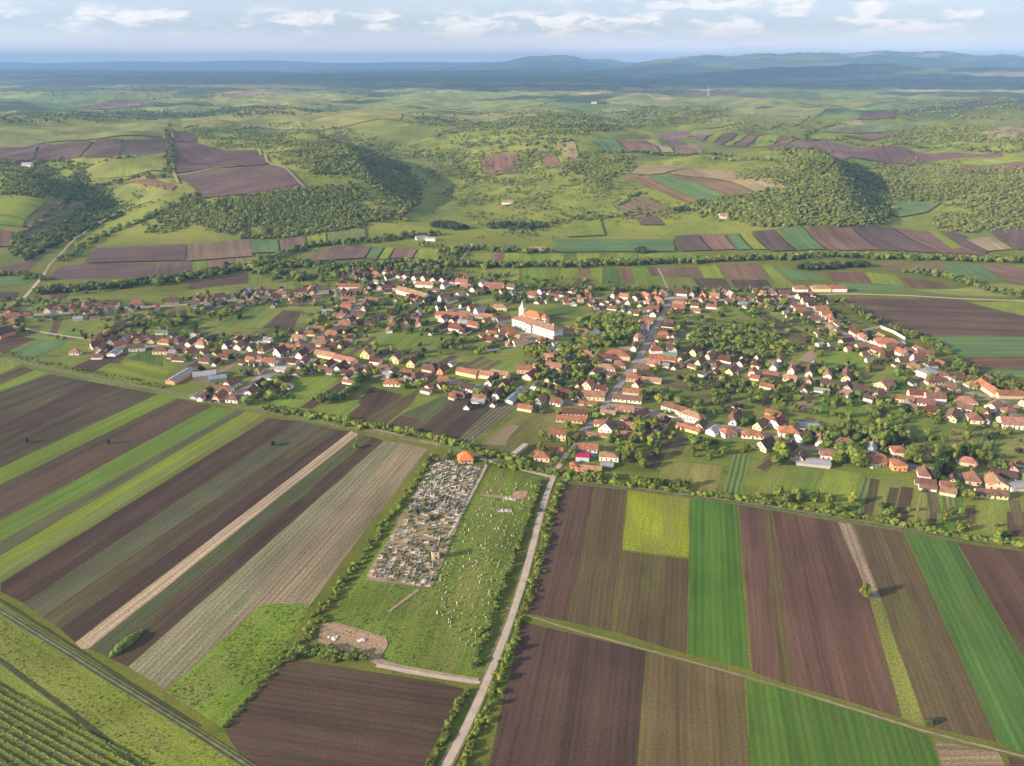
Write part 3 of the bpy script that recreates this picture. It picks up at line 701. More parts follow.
F('s', (0.13, 0.10, 0.08), [(384, 266), (402, 265), (396, 272), (384, 272)]); F('s', (0.15, 0.11, 0.085), [(408, 266), (440, 266), (440, 272), (400, 273)])
# upland fields
F('s', PU, [(-40, 168), (-10, 152), (18, 147), (50, 145), (34, 160), (-10, 163)], 0.5, ((0, 160), (165, 142)))
F('s', PU, [(52, 145), (93, 142), (80, 158), (36, 160)], 1.0, ((0, 160), (165, 142))); F('s', PU, [(95, 142), (130, 140), (118, 157), (82, 158)], 1.0, ((0, 160), (165, 142)))
F('s', PU, [(132, 140), (168, 139), (167, 153), (120, 157)], 1.0, ((0, 160), (165, 142)))
F('s', (0.10, 0.068, 0.068), [(173, 132), (195, 135), (196, 144), (218, 150), (259, 151), (268, 165), (240, 167), (176, 174)], 0.6, ((173, 140), (260, 160)), 'big purplish ploughed field on the left hilltop')
F('s', (0.115, 0.080, 0.078), [(176, 176), (240, 169), (270, 166), (284, 168), (306, 190), (250, 195), (203, 199), (192, 188)], 0.6, ((200, 197), (300, 180)))
F('m', (0.19, 0.23, 0.055), [(85, 168), (105, 160), (166, 153), (168, 172), (120, 178), (90, 180)], 0.6)
F('s', RB, [(112, 187), (155, 180), (176, 187), (172, 191)], 0.5); F('s', PU, [(-30, 165), (8, 166), (30, 170), (0, 173), (-30, 173)], 0.5)
F('s', RB, [(480, 157), (517, 155), (522, 173), (483, 174)], 0.5, ((480, 157), (483, 174)), 'square brown field on the hillside')
F('g', YG, [(465, 160), (479, 158), (482, 174), (468, 172)]); F('t', TN, [(556, 142), (574, 142), (583, 163), (572, 164), (560, 152)]); F('s', RB, [(540, 153), (553, 153), (566, 168), (544, 168)])
F('g', GT, [(589, 141), (614, 140), (633, 153), (603, 151)]); F('s', RB, [(615, 140), (641, 140), (660, 153), (634, 153)]); F('t', TN, [(642, 140), (654, 140), (674, 153), (662, 153)])
F('s', (0.18, 0.125, 0.095), [(655, 139), (680, 140), (726, 155), (676, 153)], 0.5); F('s', (0.13, 0.085, 0.095), [(655, 136), (683, 131), (714, 134), (702, 142), (670, 138)], 0.5)
F('g', GM, [(706, 141), (716, 134), (724, 134), (713, 143)]); F('s', PU, [(725, 133), (738, 134), (722, 146), (713, 144)]); F('g', GM, [(740, 134), (750, 134), (732, 147), (724, 146)])
F('s', RB, [(751, 134), (764, 134), (746, 148), (735, 147)]); F('g', YG, [(766, 136), (778, 137), (768, 147), (752, 148)]); F('s', RB, [(779, 137), (800, 139), (790, 143), (772, 145)])
F('g', GT, [(649, 177), (664, 175), (695, 183), (730, 199), (703, 203)], 0.6, None, 'curved blue green field on the hillside'); F('w', (0.20, 0.13, 0.085), [(620, 177), (648, 178), (701, 203), (690, 204), (655, 190)], 0.5)
F('w', (0.15, 0.105, 0.07), [(666, 175), (700, 178), (760, 196), (732, 199), (697, 184)], 0.4); F('t', (0.25, 0.20, 0.11), [(690, 168), (720, 170), (792, 192), (762, 196), (702, 178), (668, 174)], 0.4)
F('t', TN, [(618, 174), (640, 167), (690, 168), (664, 174), (648, 176)], 0.4)
F('w', (0.155, 0.12, 0.075), [(614, 208), (641, 197), (671, 210), (627, 217)], 0.5); F('s', PU, [(636, 218), (655, 217), (665, 226), (640, 226)], 0.5)
F('g', GM, [(642, 196), (655, 190), (690, 205), (672, 209)]); F('m', GM, [(560, 222), (600, 219), (605, 236), (566, 238)])
F('s', (0.16, 0.10, 0.10), [(764, 147), (790, 144), (830, 142), (917, 153), (1001, 153), (1002, 159), (917, 163), (850, 158), (800, 153)], 0.5, None, 'long reddish field running along the right uplands')
F('g', (0.11, 0.17, 0.075), [(820, 132), (836, 125), (880, 125), (932, 127), (936, 132), (890, 131), (853, 134)]); F('s', RB, [(840, 136), (890, 132), (905, 136), (870, 141)])
F('g', YG, [(930, 163), (970, 158), (1060, 158), (1060, 162), (962, 166)]); F('s', RB, [(940, 168), (1024, 162), (1060, 163), (1060, 170), (960, 171)])
F('s', PU, [(857, 120), (867, 113), (896, 113), (894, 120)]); F('t', TN, [(970, 135), (1060, 134), (1060, 142), (990, 142)]); F('t', TN, [(838, 123), (860, 121), (864, 125), (850, 126)])
F('g', (0.11, 0.19, 0.075), [(884, 203), (906, 202), (940, 204), (927, 213), (899, 218), (886, 213)], 0.5, None, 'flat pale green field on the valley floor')
F('m', (0.17, 0.20, 0.065), [(0, 120), (170, 122), (165, 138), (50, 143), (-40, 150), (-40, 121)], 0.5); F('m', (0.22, 0.23, 0.08), [(180, 118), (420, 112), (400, 121), (250, 127), (182, 129)], 0.5)
F('m', (0.24, 0.24, 0.10), [(400, 113), (560, 110), (540, 116), (430, 119)], 0.5); F('m', (0.16, 0.21, 0.085), [(300, 100), (420, 97), (560, 100), (540, 107), (330, 106)], 0.5)
F('m', (0.22, 0.24, 0.085), [(200, 100), (280, 94), (370, 97), (330, 103), (220, 107)], 0.5); F('s', (0.14, 0.11, 0.11), [(75, 108), (100, 103), (150, 101), (140, 107), (90, 110)], 0.5)
F('m', (0.19, 0.22, 0.08), [(600, 100), (760, 99), (900, 101), (860, 108), (640, 107)], 0.5); F('m', (0.18, 0.20, 0.09), [(760, 109), (830, 108), (800, 124), (770, 130), (700, 128)], 0.5)

# dug earth in the cemetery ground
F('d', (0.34, 0.235, 0.155), [(321, 625), (335, 622), (352, 627), (386, 637), (388, 645), (379, 661), (370, 662), (364, 654), (345, 652), (318, 642)], 0.0, jit=0.9, label='bare dug earth at the lower end of the cemetery')
F('d', (0.25, 0.20, 0.12), [(434, 457), (484, 468), (476, 488), (450, 545), (432, 588), (410, 586), (366, 580), (372, 565), (418, 490)], 0.0, jit=0.8, label='worn ground under the dense graves')
F('d', (0.33, 0.20, 0.15), [(513, 492), (528, 491), (527, 497), (517, 500), (512, 498)], 0.0, jit=0.5)
F('d', (0.28, 0.2, 0.15), [(480, 494), (512, 497), (513, 500), (480, 496)], 0.0, jit=0.3)
F('d', (0.30, 0.22, 0.17), [(496, 509), (512, 509), (512, 513), (497, 513)], 0.0, jit=0.2)
F('d', (0.30, 0.25, 0.20), [(526, 347 - 16), (550, 334), (545, 339), (522, 335)], 0.0, jit=0.4)

# ------------------------------------------------------------------ tracks and roads
MAIN = [(438, 780), (447, 764), (463, 735), (480, 702), (492, 668), (505, 636), (517, 602), (529, 562), (537, 528), (544, 500), (553, 477), (567, 452), (586, 430), (603, 408), (616, 390), (628, 373), (641, 355), (652, 335), (662, 316), (672, 299)]
ribbon('road', MAIN[:12], 3.3, 'pale_road', 0.26, label='pale dirt road running up to the village', wob=0.15)
ribbon('road', MAIN[11:], 6.0, 'asphalt', 0.265, label='grey main street through the village', wob=0.1)
ribbon('road_verge', MAIN[:12], 5.0, 'worn_grass', 0.225, wob=0.6)
ribbon('path', [(480, 459), (490, 463), (510, 466), (535, 473), (551, 477)], 3.0, 'pale_road', 0.25, label='pale lane from the chapel to the road')
ribbon('path', [(487, 464), (483, 472), (470, 498), (450, 533), (434, 560)], 3.0, 'worn_grass', 0.245)
ribbon('path', [(487, 464), (483, 472), (470, 498), (450, 533), (434, 560)], 1.6, 'pale_road', 0.25, label='footpath along the right side of the dense graves')
ribbon('path', [(418, 590), (404, 600), (389, 612)], 1.8, 'dirt_track', 0.25)
ribbon('path', [(371, 658), (378, 666), (400, 670), (440, 676), (478, 682)], 4.2, 'dirt_track', 0.25, label='dirt track joining the road below the cemetery')
ribbon('path', [(376, 666), (400, 671), (440, 677), (480, 683)], 2.2, 'pale_road', 0.255)
TOP = [(-40, 345), (0, 356), (50, 369), (100, 379), (165, 391), (235, 406), (262, 411), (300, 418), (345, 427), (390, 435), (430, 443), (480, 456), (520, 466)]
ribbon('grass_track', TOP, 5.0, 'worn_grass', 0.23, label='grassy farm track above the striped fields')
ribbon('path', [(367, 428), (378, 430), (392, 433), (404, 436)], 3.0, 'dirt_track', 0.25)
ribbon('path', [(420, 441), (432, 443), (440, 445)], 2.4, 'dirt_track', 0.25)
BOT = [(-60, 575), (0, 611), (60, 648), (130, 692), (200, 735), (262, 775), (300, 800)]
w0 = [P(*p) for p in BOT]
for off, wd_, mt, lb in ((0, 3.6, 'worn_grass', 'grass track with two dark ruts at lower left'), (0.9, 0.8, 'rut', None), (-0.9, 0.8, 'rut', None)):
    ribbon('grass_track' if mt != 'rut' else 'wheel_rut', [(x + off * 0.55, y + off * 0.83) for x, y in w0], wd_, mt, 0.24 + abs(off) * 0.01, world=True, label=lb, wob=0.12)
ribbon('wheel_rut', [(-60, 625), (0, 660), (40, 690), (90, 728), (150, 775)], 1.7, 'rut', 0.24, label='dark rutted track beside the lower left vine rows')
ribbon('wheel_rut', [(-60, 566), (0, 600), (50, 632), (100, 664), (150, 697), (200, 727)], 1.0, 'rut', 0.238)
TR = [(505, 607), (527, 617), (580, 632), (645, 650), (700, 664), (745, 676), (800, 693), (870, 714), (930, 735), (1000, 750), (1060, 766)]
ribbon('grass_track', TR, 2.0, 'worn_grass', 0.24, label='narrow field track between the right hand fields')
ribbon('path', TR, 0.5, 'dirt_track', 0.245)
UP = [(560, 480), (627, 488), (700, 497), (770, 507), (850, 520), (905, 529), (960, 539), (1060, 553)]
ribbon('grass_track', UP, 5.5, 'worn_grass', 0.235, label='grassy track between village gardens and right fields')
ribbon('wheel_rut', [(x, y + 1) for x, y in UP], 0.9, 'rut', 0.245)
STREETS = {
 'lower west': [(90, 347), (150, 346), (200, 350), (240, 353), (290, 360), (330, 362), (400, 370), (440, 378), (480, 388), (530, 394), (585, 405)],
 'diagonal': [(228, 402), (250, 386), (275, 369), (305, 348), (322, 336), (345, 321), (357, 309), (363, 299)],
 'upper west': [(0, 317), (60, 314), (110, 309), (170, 306), (225, 301), (280, 298), (335, 292), (395, 291), (430, 301), (450, 307), (475, 316), (515, 330), (535, 345)],
 'back': [(340, 276), (375, 274), (400, 280), (450, 285), (500, 290), (560, 299), (600, 298), (640, 303), (675, 297), (720, 301), (790, 297), (810, 294)],
 'east': [(622, 382), (650, 356), (683, 356), (740, 369), (790, 377), (850, 385), (900, 398), (950, 404), (1000, 414), (1060, 424)],
 'lower east': [(608, 406), (640, 408), (665, 418), (700, 424), (750, 431), (800, 447), (850, 455), (900, 466), (950, 474), (1060, 494)],
 'far right': [(790, 299), (800, 306), (830, 326), (855, 341), (885, 353), (910, 363), (940, 378), (965, 392), (1020, 408)],
}
for nm, pts in STREETS.items():
    ribbon('street', pts, 4.0, 'asphalt' if nm != 'back' else 'pale_road', 0.262, label='village street, the ' + nm + ' one', wob=0.15)
    ribbon('road_verge', pts, 9.0, 'yard_dirt', 0.222, wob=1.2)
ribbon('road', [(672, 299), (668, 290), (664, 280), (658, 268)], 3.0, 'dirt_track', 0.25)
ribbon('street', [(650, 337), (646, 322), (645, 308)], 5.5, 'asphalt', 0.262)
ribbon('road', [(800, 297), (828, 294), (856, 294), (914, 296), (962, 299), (1024, 301), (1080, 303)], 4.0, 'pale_road', 0.25, label='pale road leaving the village on the right')
ribbon('road', [(-40, 316), (0, 315), (40, 315)], 4.0, 'pale_road', 0.25)
ribbon('path', [(14, 306), (24, 298), (35, 286), (45, 273)], 4.0, 'pale_road', 0.25, label='pale dirt lane climbing behind the left houses')
ribbon('path', [(45, 273), (50, 264), (62, 253), (75, 240), (92, 228), (110, 217), (130, 208), (150, 202)], 3.5, 'dirt_track', 0.25)
ribbon('path', [(172, 131), (171, 150), (173, 172), (178, 184)], 5.0, 'dirt_track', 0.25)
ribbon('path', [(175, 176), (200, 172), (235, 167)], 4.5, 'dirt_track', 0.25)
ribbon('path', [(259, 150), (268, 164), (284, 168), (296, 180), (307, 191)], 4.5, 'dirt_track', 0.25)
ribbon('path', [(472, 245), (466, 254), (456, 264)], 3.5, 'pale_road', 0.25, label='short pale farm track behind the village')
ribbon('path', [(13, 326), (39, 332), (65, 336), (91, 340)], 3.0, 'pale_road', 0.25)
# ------------------------------------------------------------------ haze
hm = bpy.data.materials.new('haze'); hm.use_nodes = True; t = hm.node_tree; t.nodes.clear()
pv = t.nodes.new('ShaderNodeVolumePrincipled'); pv.inputs['Density'].default_value = 6.4e-05
pv.inputs['Color'].default_value = (0.32, 0.57, 1.0, 1); pv.inputs['Anisotropy'].default_value = 0.0
ho = t.nodes.new('ShaderNodeOutputMaterial'); t.links.new(pv.outputs[0], ho.inputs['Volume'])
hb = MB(); hb.box(-42500, 42500, -3000, 43500, -60, 640)
haze = hb.build('haze', hm); tag(haze, 'thin blue haze lying over the far hills', kind='stuff')

# ------------------------------------------------------------------ cloud bank high above the middle distance; its shadow darkens the far plain
def cloud_bank():
    r = np.random.default_rng(5)
    bm = bmesh.new(); bmesh.ops.create_icosphere(bm, subdivisions=2, radius=1.0)
    bv = np.array([v.co[:] for v in bm.verts]); bf = np.array([[v.index for v in f.verts] for f in bm.faces]); bm.free()
    V = []; Fc = []; n = 0
    offx, offy = 2600 / math.tan(SUN_EL) * math.cos(SUN_AZ), 2600 / math.tan(SUN_EL) * math.sin(SUN_AZ)
    k = 0
    while k < 420:
        sx, sy = r.uniform(-26000, 22000), r.uniform(5000, 23000)
        near = 9000 - 3300 * sst(-8000, 1500, sx) + 500 * math.sin(sx / 1700.0)
        farl = 19000 - 6800 * sst(500, 3500, sx) + 700 * math.sin(sx / 2300.0)
        if not (near + 700 < sy < farl): continue
        if math.sin(sx / 2600.0 + sy / 1900.0) > 0.86: continue
        rad = r.uniform(700, 1500)
        v = bv * np.array([rad * r.uniform(1.0, 1.9), rad * r.uniform(0.7, 1.1), 170 * r.uniform(0.6, 1.2)])
        v = v * (1 + 0.12 * np.sin(bv[:, :1] * 7 + k) * np.cos(bv[:, 1:2] * 6 + k))
        v = v + np.array([sx - offx, sy - offy, 2600 + r.uniform(-90, 90)])
        V.append(v); Fc.append(bf + n); n += len(bv); k += 1
    o = link_mesh('cloud', np.concatenate(V), np.concatenate(Fc), M['cloud'])
    for p in o.data.polygons: p.use_smooth = True
    tag(o, 'broad bank of cloud overhead shading the far plain', kind='structure')
cloud_bank()
# ------------------------------------------------------------------ words for labels
ORD = ['first', 'second', 'third', 'fourth', 'fifth', 'sixth', 'seventh', 'eighth', 'ninth', 'tenth', 'eleventh', 'twelfth', 'thirteenth', 'fourteenth', 'fifteenth', 'sixteenth', 'seventeenth', 'eighteenth', 'nineteenth']
TENS = ['', '', 'twenty', 'thirty', 'forty', 'fifty', 'sixty', 'seventy', 'eighty', 'ninety']
def ordw(n):
    if n <= 19: return ORD[n - 1]
    t, u = divmod(n, 10)
    if u == 0: return TENS[t][:-1] + 'ieth'
    return TENS[t] + '-' + ORD[u - 1]

# ------------------------------------------------------------------ houses
OCC = []      # oriented footprints already taken
def corners(x, y, a, l, w):
    c, s = math.cos(a), math.sin(a)
    return [(x + (i * l * c - j * w * s) / 2, y + (i * l * s + j * w * c) / 2) for i, j in ((-1, -1), (1, -1), (1, 1), (-1, 1))]
def overlap(A, B):
    for P1, P2 in ((A, B), (B, A)):
        for i in range(4):
            nx, ny = P1[(i + 1) % 4][1] - P1[i][1], P1[i][0] - P1[(i + 1) % 4][0]
            a = [p[0] * nx + p[1] * ny for p in P1]; b = [p[0] * nx + p[1] * ny for p in P2]
            if max(a) <= min(b) or max(b) <= min(a): return False
    return True
def free(x, y, a, l, w, pad=0.5):
    C_ = corners(x, y, a, l + pad, w + pad)
    for (ox, oy, orad, oc) in OCC:
        if (x - ox) ** 2 + (y - oy) ** 2 < (orad + max(l, w)) ** 2 and overlap(C_, oc): return False
    return True
def occupy(x, y, a, l, w): OCC.append((x, y, max(l, w), corners(x, y, a, l, w)))
ROOFS = {'terracotta': (0.30, 0.135, 0.085), 'orange': (0.37, 0.16, 0.09), 'brown': (0.20, 0.115, 0.085), 'dark brown': (0.11, 0.068, 0.058), 'tan': (0.34, 0.21, 0.125),
         'maroon': (0.16, 0.06, 0.055), 'pinkish': (0.33, 0.165, 0.12), 'grey': (0.33, 0.34, 0.36), 'blue grey': (0.24, 0.29, 0.35), 'crimson': (0.46, 0.02, 0.055), 'green': (0.10, 0.30, 0.25)}
WALLS = {'white': (0.80, 0.76, 0.70), 'cream': (0.76, 0.64, 0.42), 'pale pink': (0.74, 0.50, 0.42), 'pale yellow': (0.78, 0.66, 0.34), 'grey': (0.42, 0.41, 0.40), 'beige': (0.60, 0.49, 0.36), 'pale green': (0.55, 0.64, 0.48), 'orange': (0.68, 0.34, 0.16), 'pale blue': (0.52, 0.60, 0.70)}
def roof_mb(l, w, hw, rh, style, over=0.5):
    """roof with real thickness: eaves at hw, ridge along x"""
    m = MB(); L, Wd = l / 2 + over, w / 2 + over; e = hw - over * rh / (w / 2); r = hw + rh; th = 0.22
    k = {'gable': 0.0, 'hip': w / 2 + over, 'half': (w / 2) * 0.35}[style]
    k = min(k, L * 0.98)
    if style == 'half':
        zc = r - rh * 0.33; f = 1 - 0.33; yc = Wd * 0.36
        for dz, flip in ((0, False), (-th, True)):
            V = [(-L, -Wd, e), (L, -Wd, e), (L, Wd, e), (-L, Wd, e), (-L, -yc, zc), (L, -yc, zc), (L, yc, zc), (-L, yc, zc), (-L + k, 0, r), (L - k, 0, r)]
            V = [(a, b, c + dz) for a, b, c in V]
            Fs = [(0, 1, 5, 9, 8, 4), (2, 3, 7, 8, 9, 6), (5, 6, 9), (7, 4, 8)]
            if flip: Fs = [tuple(reversed(f_)) for f_ in Fs]
            m.add(V, Fs)
    else:
        V0 = [(-L, -Wd, e), (L, -Wd, e), (L, Wd, e), (-L, Wd, e), (-L + k, 0, r), (L - k, 0, r)]
        for dz, flip in ((0, False), (-th, True)):
            V = [(a, b, c + dz) for a, b, c in V0]
            Fs = [(0, 1, 5, 4), (2, 3, 4, 5)] + ([(1, 2, 5), (3, 0, 4)] if k else [])
            if flip: Fs = [tuple(reversed(f_)) for f_ in Fs]
            m.add(V, Fs)
    # fascia closing the edge
    E = [(-L, -Wd), (L, -Wd), (L, Wd), (-L, Wd)]
    if style == 'hip':
        for i in range(4):
            a, b = E[i], E[(i + 1) % 4]; m.add([(*a, e - th), (*b, e - th), (*b, e), (*a, e)], [(0, 1, 2, 3)])
    else:
        for s in (-1, 1):
            a, b = ((-L, -Wd), (L, -Wd)) if s < 0 else ((L, Wd), (-L, Wd)); m.add([(*a, e - th), (*b, e - th), (*b, e), (*a, e)], [(0, 1, 2, 3)])
            if style == 'gable':
                m.add([(s * L, -Wd, e - th), (s * L, 0, r - th), (s * L, 0, r), (s * L, -Wd, e)], [(0, 1, 2, 3)]); m.add([(s * L, 0, r - th), (s * L, Wd, e - th), (s * L, Wd, e), (s * L, 0, r)], [(0, 1, 2, 3)])
    # ridge tiles
    if L - k > 0.3: m.box(-L + k, L - k, -0.14, 0.14, r - 0.05, r + 0.12)
    return m
def wall_mb(l, w, hw, rh, style):
    m = MB(); a, b = l / 2, w / 2
    m.add([(-a, -b, 0), (a, -b, 0), (a, b, 0), (-a, b, 0), (-a, -b, hw), (a, -b, hw), (a, b, hw), (-a, b, hw)], [(0, 1, 5, 4), (1, 2, 6, 5), (2, 3, 7, 6), (3, 0, 4, 7)])
    if style == 'gable':
        for s in (-1, 1): m.add([(s * a, -b, hw), (s * a, b, hw), (s * a, 0, hw + rh - 0.25)], [(0, 1, 2)])
    elif style == 'half':
        z = hw + rh * 0.62; yc = b * 0.34
        for s in (-1, 1): m.add([(s * a, -b, hw), (s * a, b, hw), (s * a, yc, z), (s * a, -yc, z)], [(0, 1, 2, 3)])
    return m
HOUSE_N = 0
def add_windows(root, l, w, hw, rh, style, storeys=1, fx=2.9, door=True, attic=True):
    win_me = None
    def win(x, y, z, ax, ww=1.0, hh=1.25):
        m = MB(); d = 0.07
        if ax == 'x': m.box(x - ww / 2, x + ww / 2, y - d if y < 0 else y - 0.01, y + 0.01 if y < 0 else y + d, z, z + hh)
        else: m.box(x - d if x < 0 else x - 0.01, x + 0.01 if x < 0 else x + d, y - ww / 2, y + ww / 2, z, z + hh)
        return m
    sh = hw / storeys
    for s in range(storeys):
        z = s * sh + min(1.1, sh * 0.35)
        n = max(1, int(l / fx))
        for sg in (-1, 1):
            for i in range(n):
                x = -l / 2 + l * (i + 0.5) / n
                if door and s == 0 and sg == -1 and i == n // 2:
                    m = MB(); m.box(x - 0.5, x + 0.5, -w / 2 - 0.06, -w / 2 + 0.01, 0.05, 2.1); m.build('door', M['wood_dark'], root); continue
                win(x, sg * w / 2, z, 'x').build('window', M['window_glass'], root)
        n = max(1, int(w / 3.4))
        for sg in (-1, 1):
            for i in range(n):
                win(sg * l / 2, -w / 2 + w * (i + 0.5) / n, z, 'y').build('window', M['window_glass'], root)
    if attic and style != 'hip' and rh > 2.2:
        for sg in (-1, 1): win(sg * l / 2, 0, hw + rh * 0.18, 'y', 0.9, 1.0).build('window', M['window_glass'], root)
def building(x, y, ang, l, w, hw, rh, style, roof, wall, label, cat='house', name='house', group=None, detail=0, wing=None, chim=True, storeys=1):
    """ang = world direction of the ridge"""
    root = empty(name, (x, y, 0.0 if y < 1120 else hs(x, y)), ang)
    tag(root, label, cat, group)
    rm = M['roof_metal'] if roof in ('grey', 'blue grey', 'crimson', 'green') else M['roof_tile']
    j = random.uniform(0.5, 1.0) if group else random.uniform(0.8, 1.05)
    def blk(cx, cy, rz, l, w, hw, rh, style, ch):
        wl = wall_mb(l, w, hw, rh, style).build('wall', M['plaster'], root); wl.location = (cx, cy, -0.3); wl.rotation_euler = (0, 0, rz); wl.scale = (1, 1, 1)
        wl.color = (*[min(0.85, c * random.uniform(0.95, 1.05)) for c in WALLS[wall]], 1)
        rf = roof_mb(l, w, hw, rh, style).build('roof', rm, root); rf.location = (cx, cy, -0.3); rf.rotation_euler = (0, 0, rz)
        rf.color = (*[min(0.8, c * j) for c in ROOFS[roof]], 1)
        if ch:
            m = MB(); px_ = l * random.choice((-0.22, 0.2, 0.28)); top = hw + rh + 0.55
            m.box(px_ - 0.35, px_ + 0.35, 0.35, 1.0, hw + rh * 0.4, top); m.box(px_ - 0.42, px_ + 0.42, 0.28, 1.07, top, top + 0.14)
            m.build('chimney', M['chimney_brick'], rf)
    blk(0, 0, 0, l, w, hw, rh, style, chim)
    if detail: add_windows(root, l, w, hw - 0.3, rh, style, storeys)
    if wing:
        wx, wy, wl_, ww_, wh_, wr_ = wing
        blk(wx, wy, R(90), wl_, ww_, wh_, wr_, 'gable' if style == 'gable' else style, False)
    occupy(x, y, ang, l, w)
    return root
def angp(p, q):
    a, b = P(*p), P(*q); return math.atan2(b[1] - a[1], b[0] - a[0])
RD = angp((567, 452), (603, 408))       # direction of the main street
# church, white school block and the halls beside them ------------------------------------------
def school():
    a, b = P(512, 326.5), P(554, 339.5)
    L = math.dist(a, b); ang = math.atan2(b[1] - a[1], b[0] - a[0])
    cx, cy = (a[0] + b[0]) / 2, (a[1] + b[1]) / 2; w = 13.0
    cx += -math.sin(ang) * w / 2; cy += math.cos(ang) * w / 2
    root = empty('school_building', (cx, cy, 0), ang); tag(root, 'long white two storey block with brown hipped roof in front of the church', 'building')
    hw = 8.8
    wl = wall_mb(L, w, hw, 3.2, 'hip').build('wall', M['plaster'], root); wl.color = (0.82, 0.80, 0.76, 1)
    rf = roof_mb(L, w, hw, 3.4, 'hip', 0.6).build('roof', M['roof_tile'], root); rf.color = (0.29, 0.165, 0.11, 1)
    for x in (-L * .3, -L * .05, L * .18, L * .38):
        m = MB(); m.box(x - .6, x + .6, -.5, .5, hw + 2.4, hw + 4.4); c = m.build('chimney', M['plaster'], rf); c.color = (0.7, 0.6, 0.5, 1)
    # projecting porch block
    m = MB(); m.box(-L * .13, -L * .02, -w / 2 - 2.2, -w / 2 + .02, 0, hw - .5); q = m.build('wall_projection', M['plaster'], root); q.color = (0.80, 0.79, 0.75, 1)
    m = MB(); m.box(-L * .135, -L * .015, -w / 2 - 2.5, -w / 2 - .02, hw - .5, hw - .2); q = m.build('porch_roof', M['roof_tile'], root); q.color = (0.3, 0.2, 0.14, 1)
    m = MB(); m.box(-L / 2 - .08, L / 2 + .08, -w / 2 - .12, w / 2 + .12, hw - .55, hw - .3); m.build('cornice', M['window_frame'], root)
    n = 17
    for s in range(2):
        for i in range(n):
            x = -L / 2 + L * (i + .5) / n; yy = -w / 2
            if -L * .14 < x < -L * .01: yy = -w / 2 - 2.2
            m = MB(); m.box(x - .55, x + .55, yy - .06, yy + .01, 1.2 + s * 3.9, 3.2 + s * 3.9); m.build('window', M['window_glass'], root)
        for i in range(4):
            yy = -w / 2 + w * (i + .5) / 4; m = MB(); m.box(L / 2 - .01, L / 2 + .06, yy - .55, yy + .55, 1.2 + s * 3.9, 3.2 + s * 3.9); m.build('window', M['window_glass'], root)
    occupy(cx, cy, ang, L + 2, w + 4)
def church():
    a, b = P(521, 322), P(545, 326)
    ang = math.atan2(b[1] - a[1], b[0] - a[0]) ; L = 21.0; w = 10.5; hw = 6.2; rh = 4.6
    cx, cy = P(533, 322); cy += 4
    root = empty('church', (cx, cy, 0), ang); tag(root, 'white church with bright orange roof and slim pale tower in the village centre', 'church')
    wl = wall_mb(L, w, hw, rh, 'hip').build('wall', M['plaster'], root); wl.color = (0.82, 0.77, 0.66, 1)
    rf = roof_mb(L, w, hw, rh, 'hip', .5).build('roof', M['roof_tile'], root); rf.color = (0.56, 0.19, 0.085, 1)
    m = wall_mb(6.5, 7.5, 6.2, 3, 'hip'); q = m.build('apse_wall', M['plaster'], root); q.location = (L / 2 + 3.2, 0, 0); q.color = (0.82, 0.77, 0.66, 1)
    m = roof_mb(6.5, 7.5, 6.2, 3.4, 'hip', .4); q = m.build('apse_roof', M['roof_tile'], root); q.location = (L / 2 + 3.2, 0, 0); q.color = (0.56, 0.19, 0.085, 1)
    tx = -L / 2 - 2.2
    m = MB(); m.box(tx - 2.6, tx + 2.6, -2.6, 2.6, 0, 12.0); m.box(tx - 2.85, tx + 2.85, -2.85, 2.85, 12.0, 12.5); tw = m.build('tower', M['plaster'], root); tw.color = (0.82, 0.78, 0.70, 1)
    m = MB(); s = 2.7; m.add([(tx - s, -s, 12.5), (tx + s, -s, 12.5), (tx + s, s, 12.5), (tx - s, s, 12.5), (tx - 1.1, -1.1, 15.6), (tx + 1.1, -1.1, 15.6), (tx + 1.1, 1.1, 15.6), (tx - 1.1, 1.1, 15.6), (tx, 0, 21.5)],
              [(0, 1, 5, 4), (1, 2, 6, 5), (2, 3, 7, 6), (3, 0, 4, 7), (4, 5, 8), (5, 6, 8), (6, 7, 8), (7, 4, 8)]); q = m.build('spire', M['roof_metal'], tw); q.color = (0.42, 0.40, 0.38, 1)
    for z in (5.5, 9.0):
        m = MB(); m.box(tx - .5, tx + .5, -2.68, -2.59, z, z + 2.0); m.build('window', M['window_glass'], tw)
    for i in range(5):
        x = -L / 2 + L * (i + .5) / 5; m = MB(); m.box(x - .6, x + .6, -w / 2 - .06, -w / 2 + .01, 2.4, 5.4); m.build('window', M['window_glass'], root)
    occupy(cx, cy, ang, L + 12, w + 1)
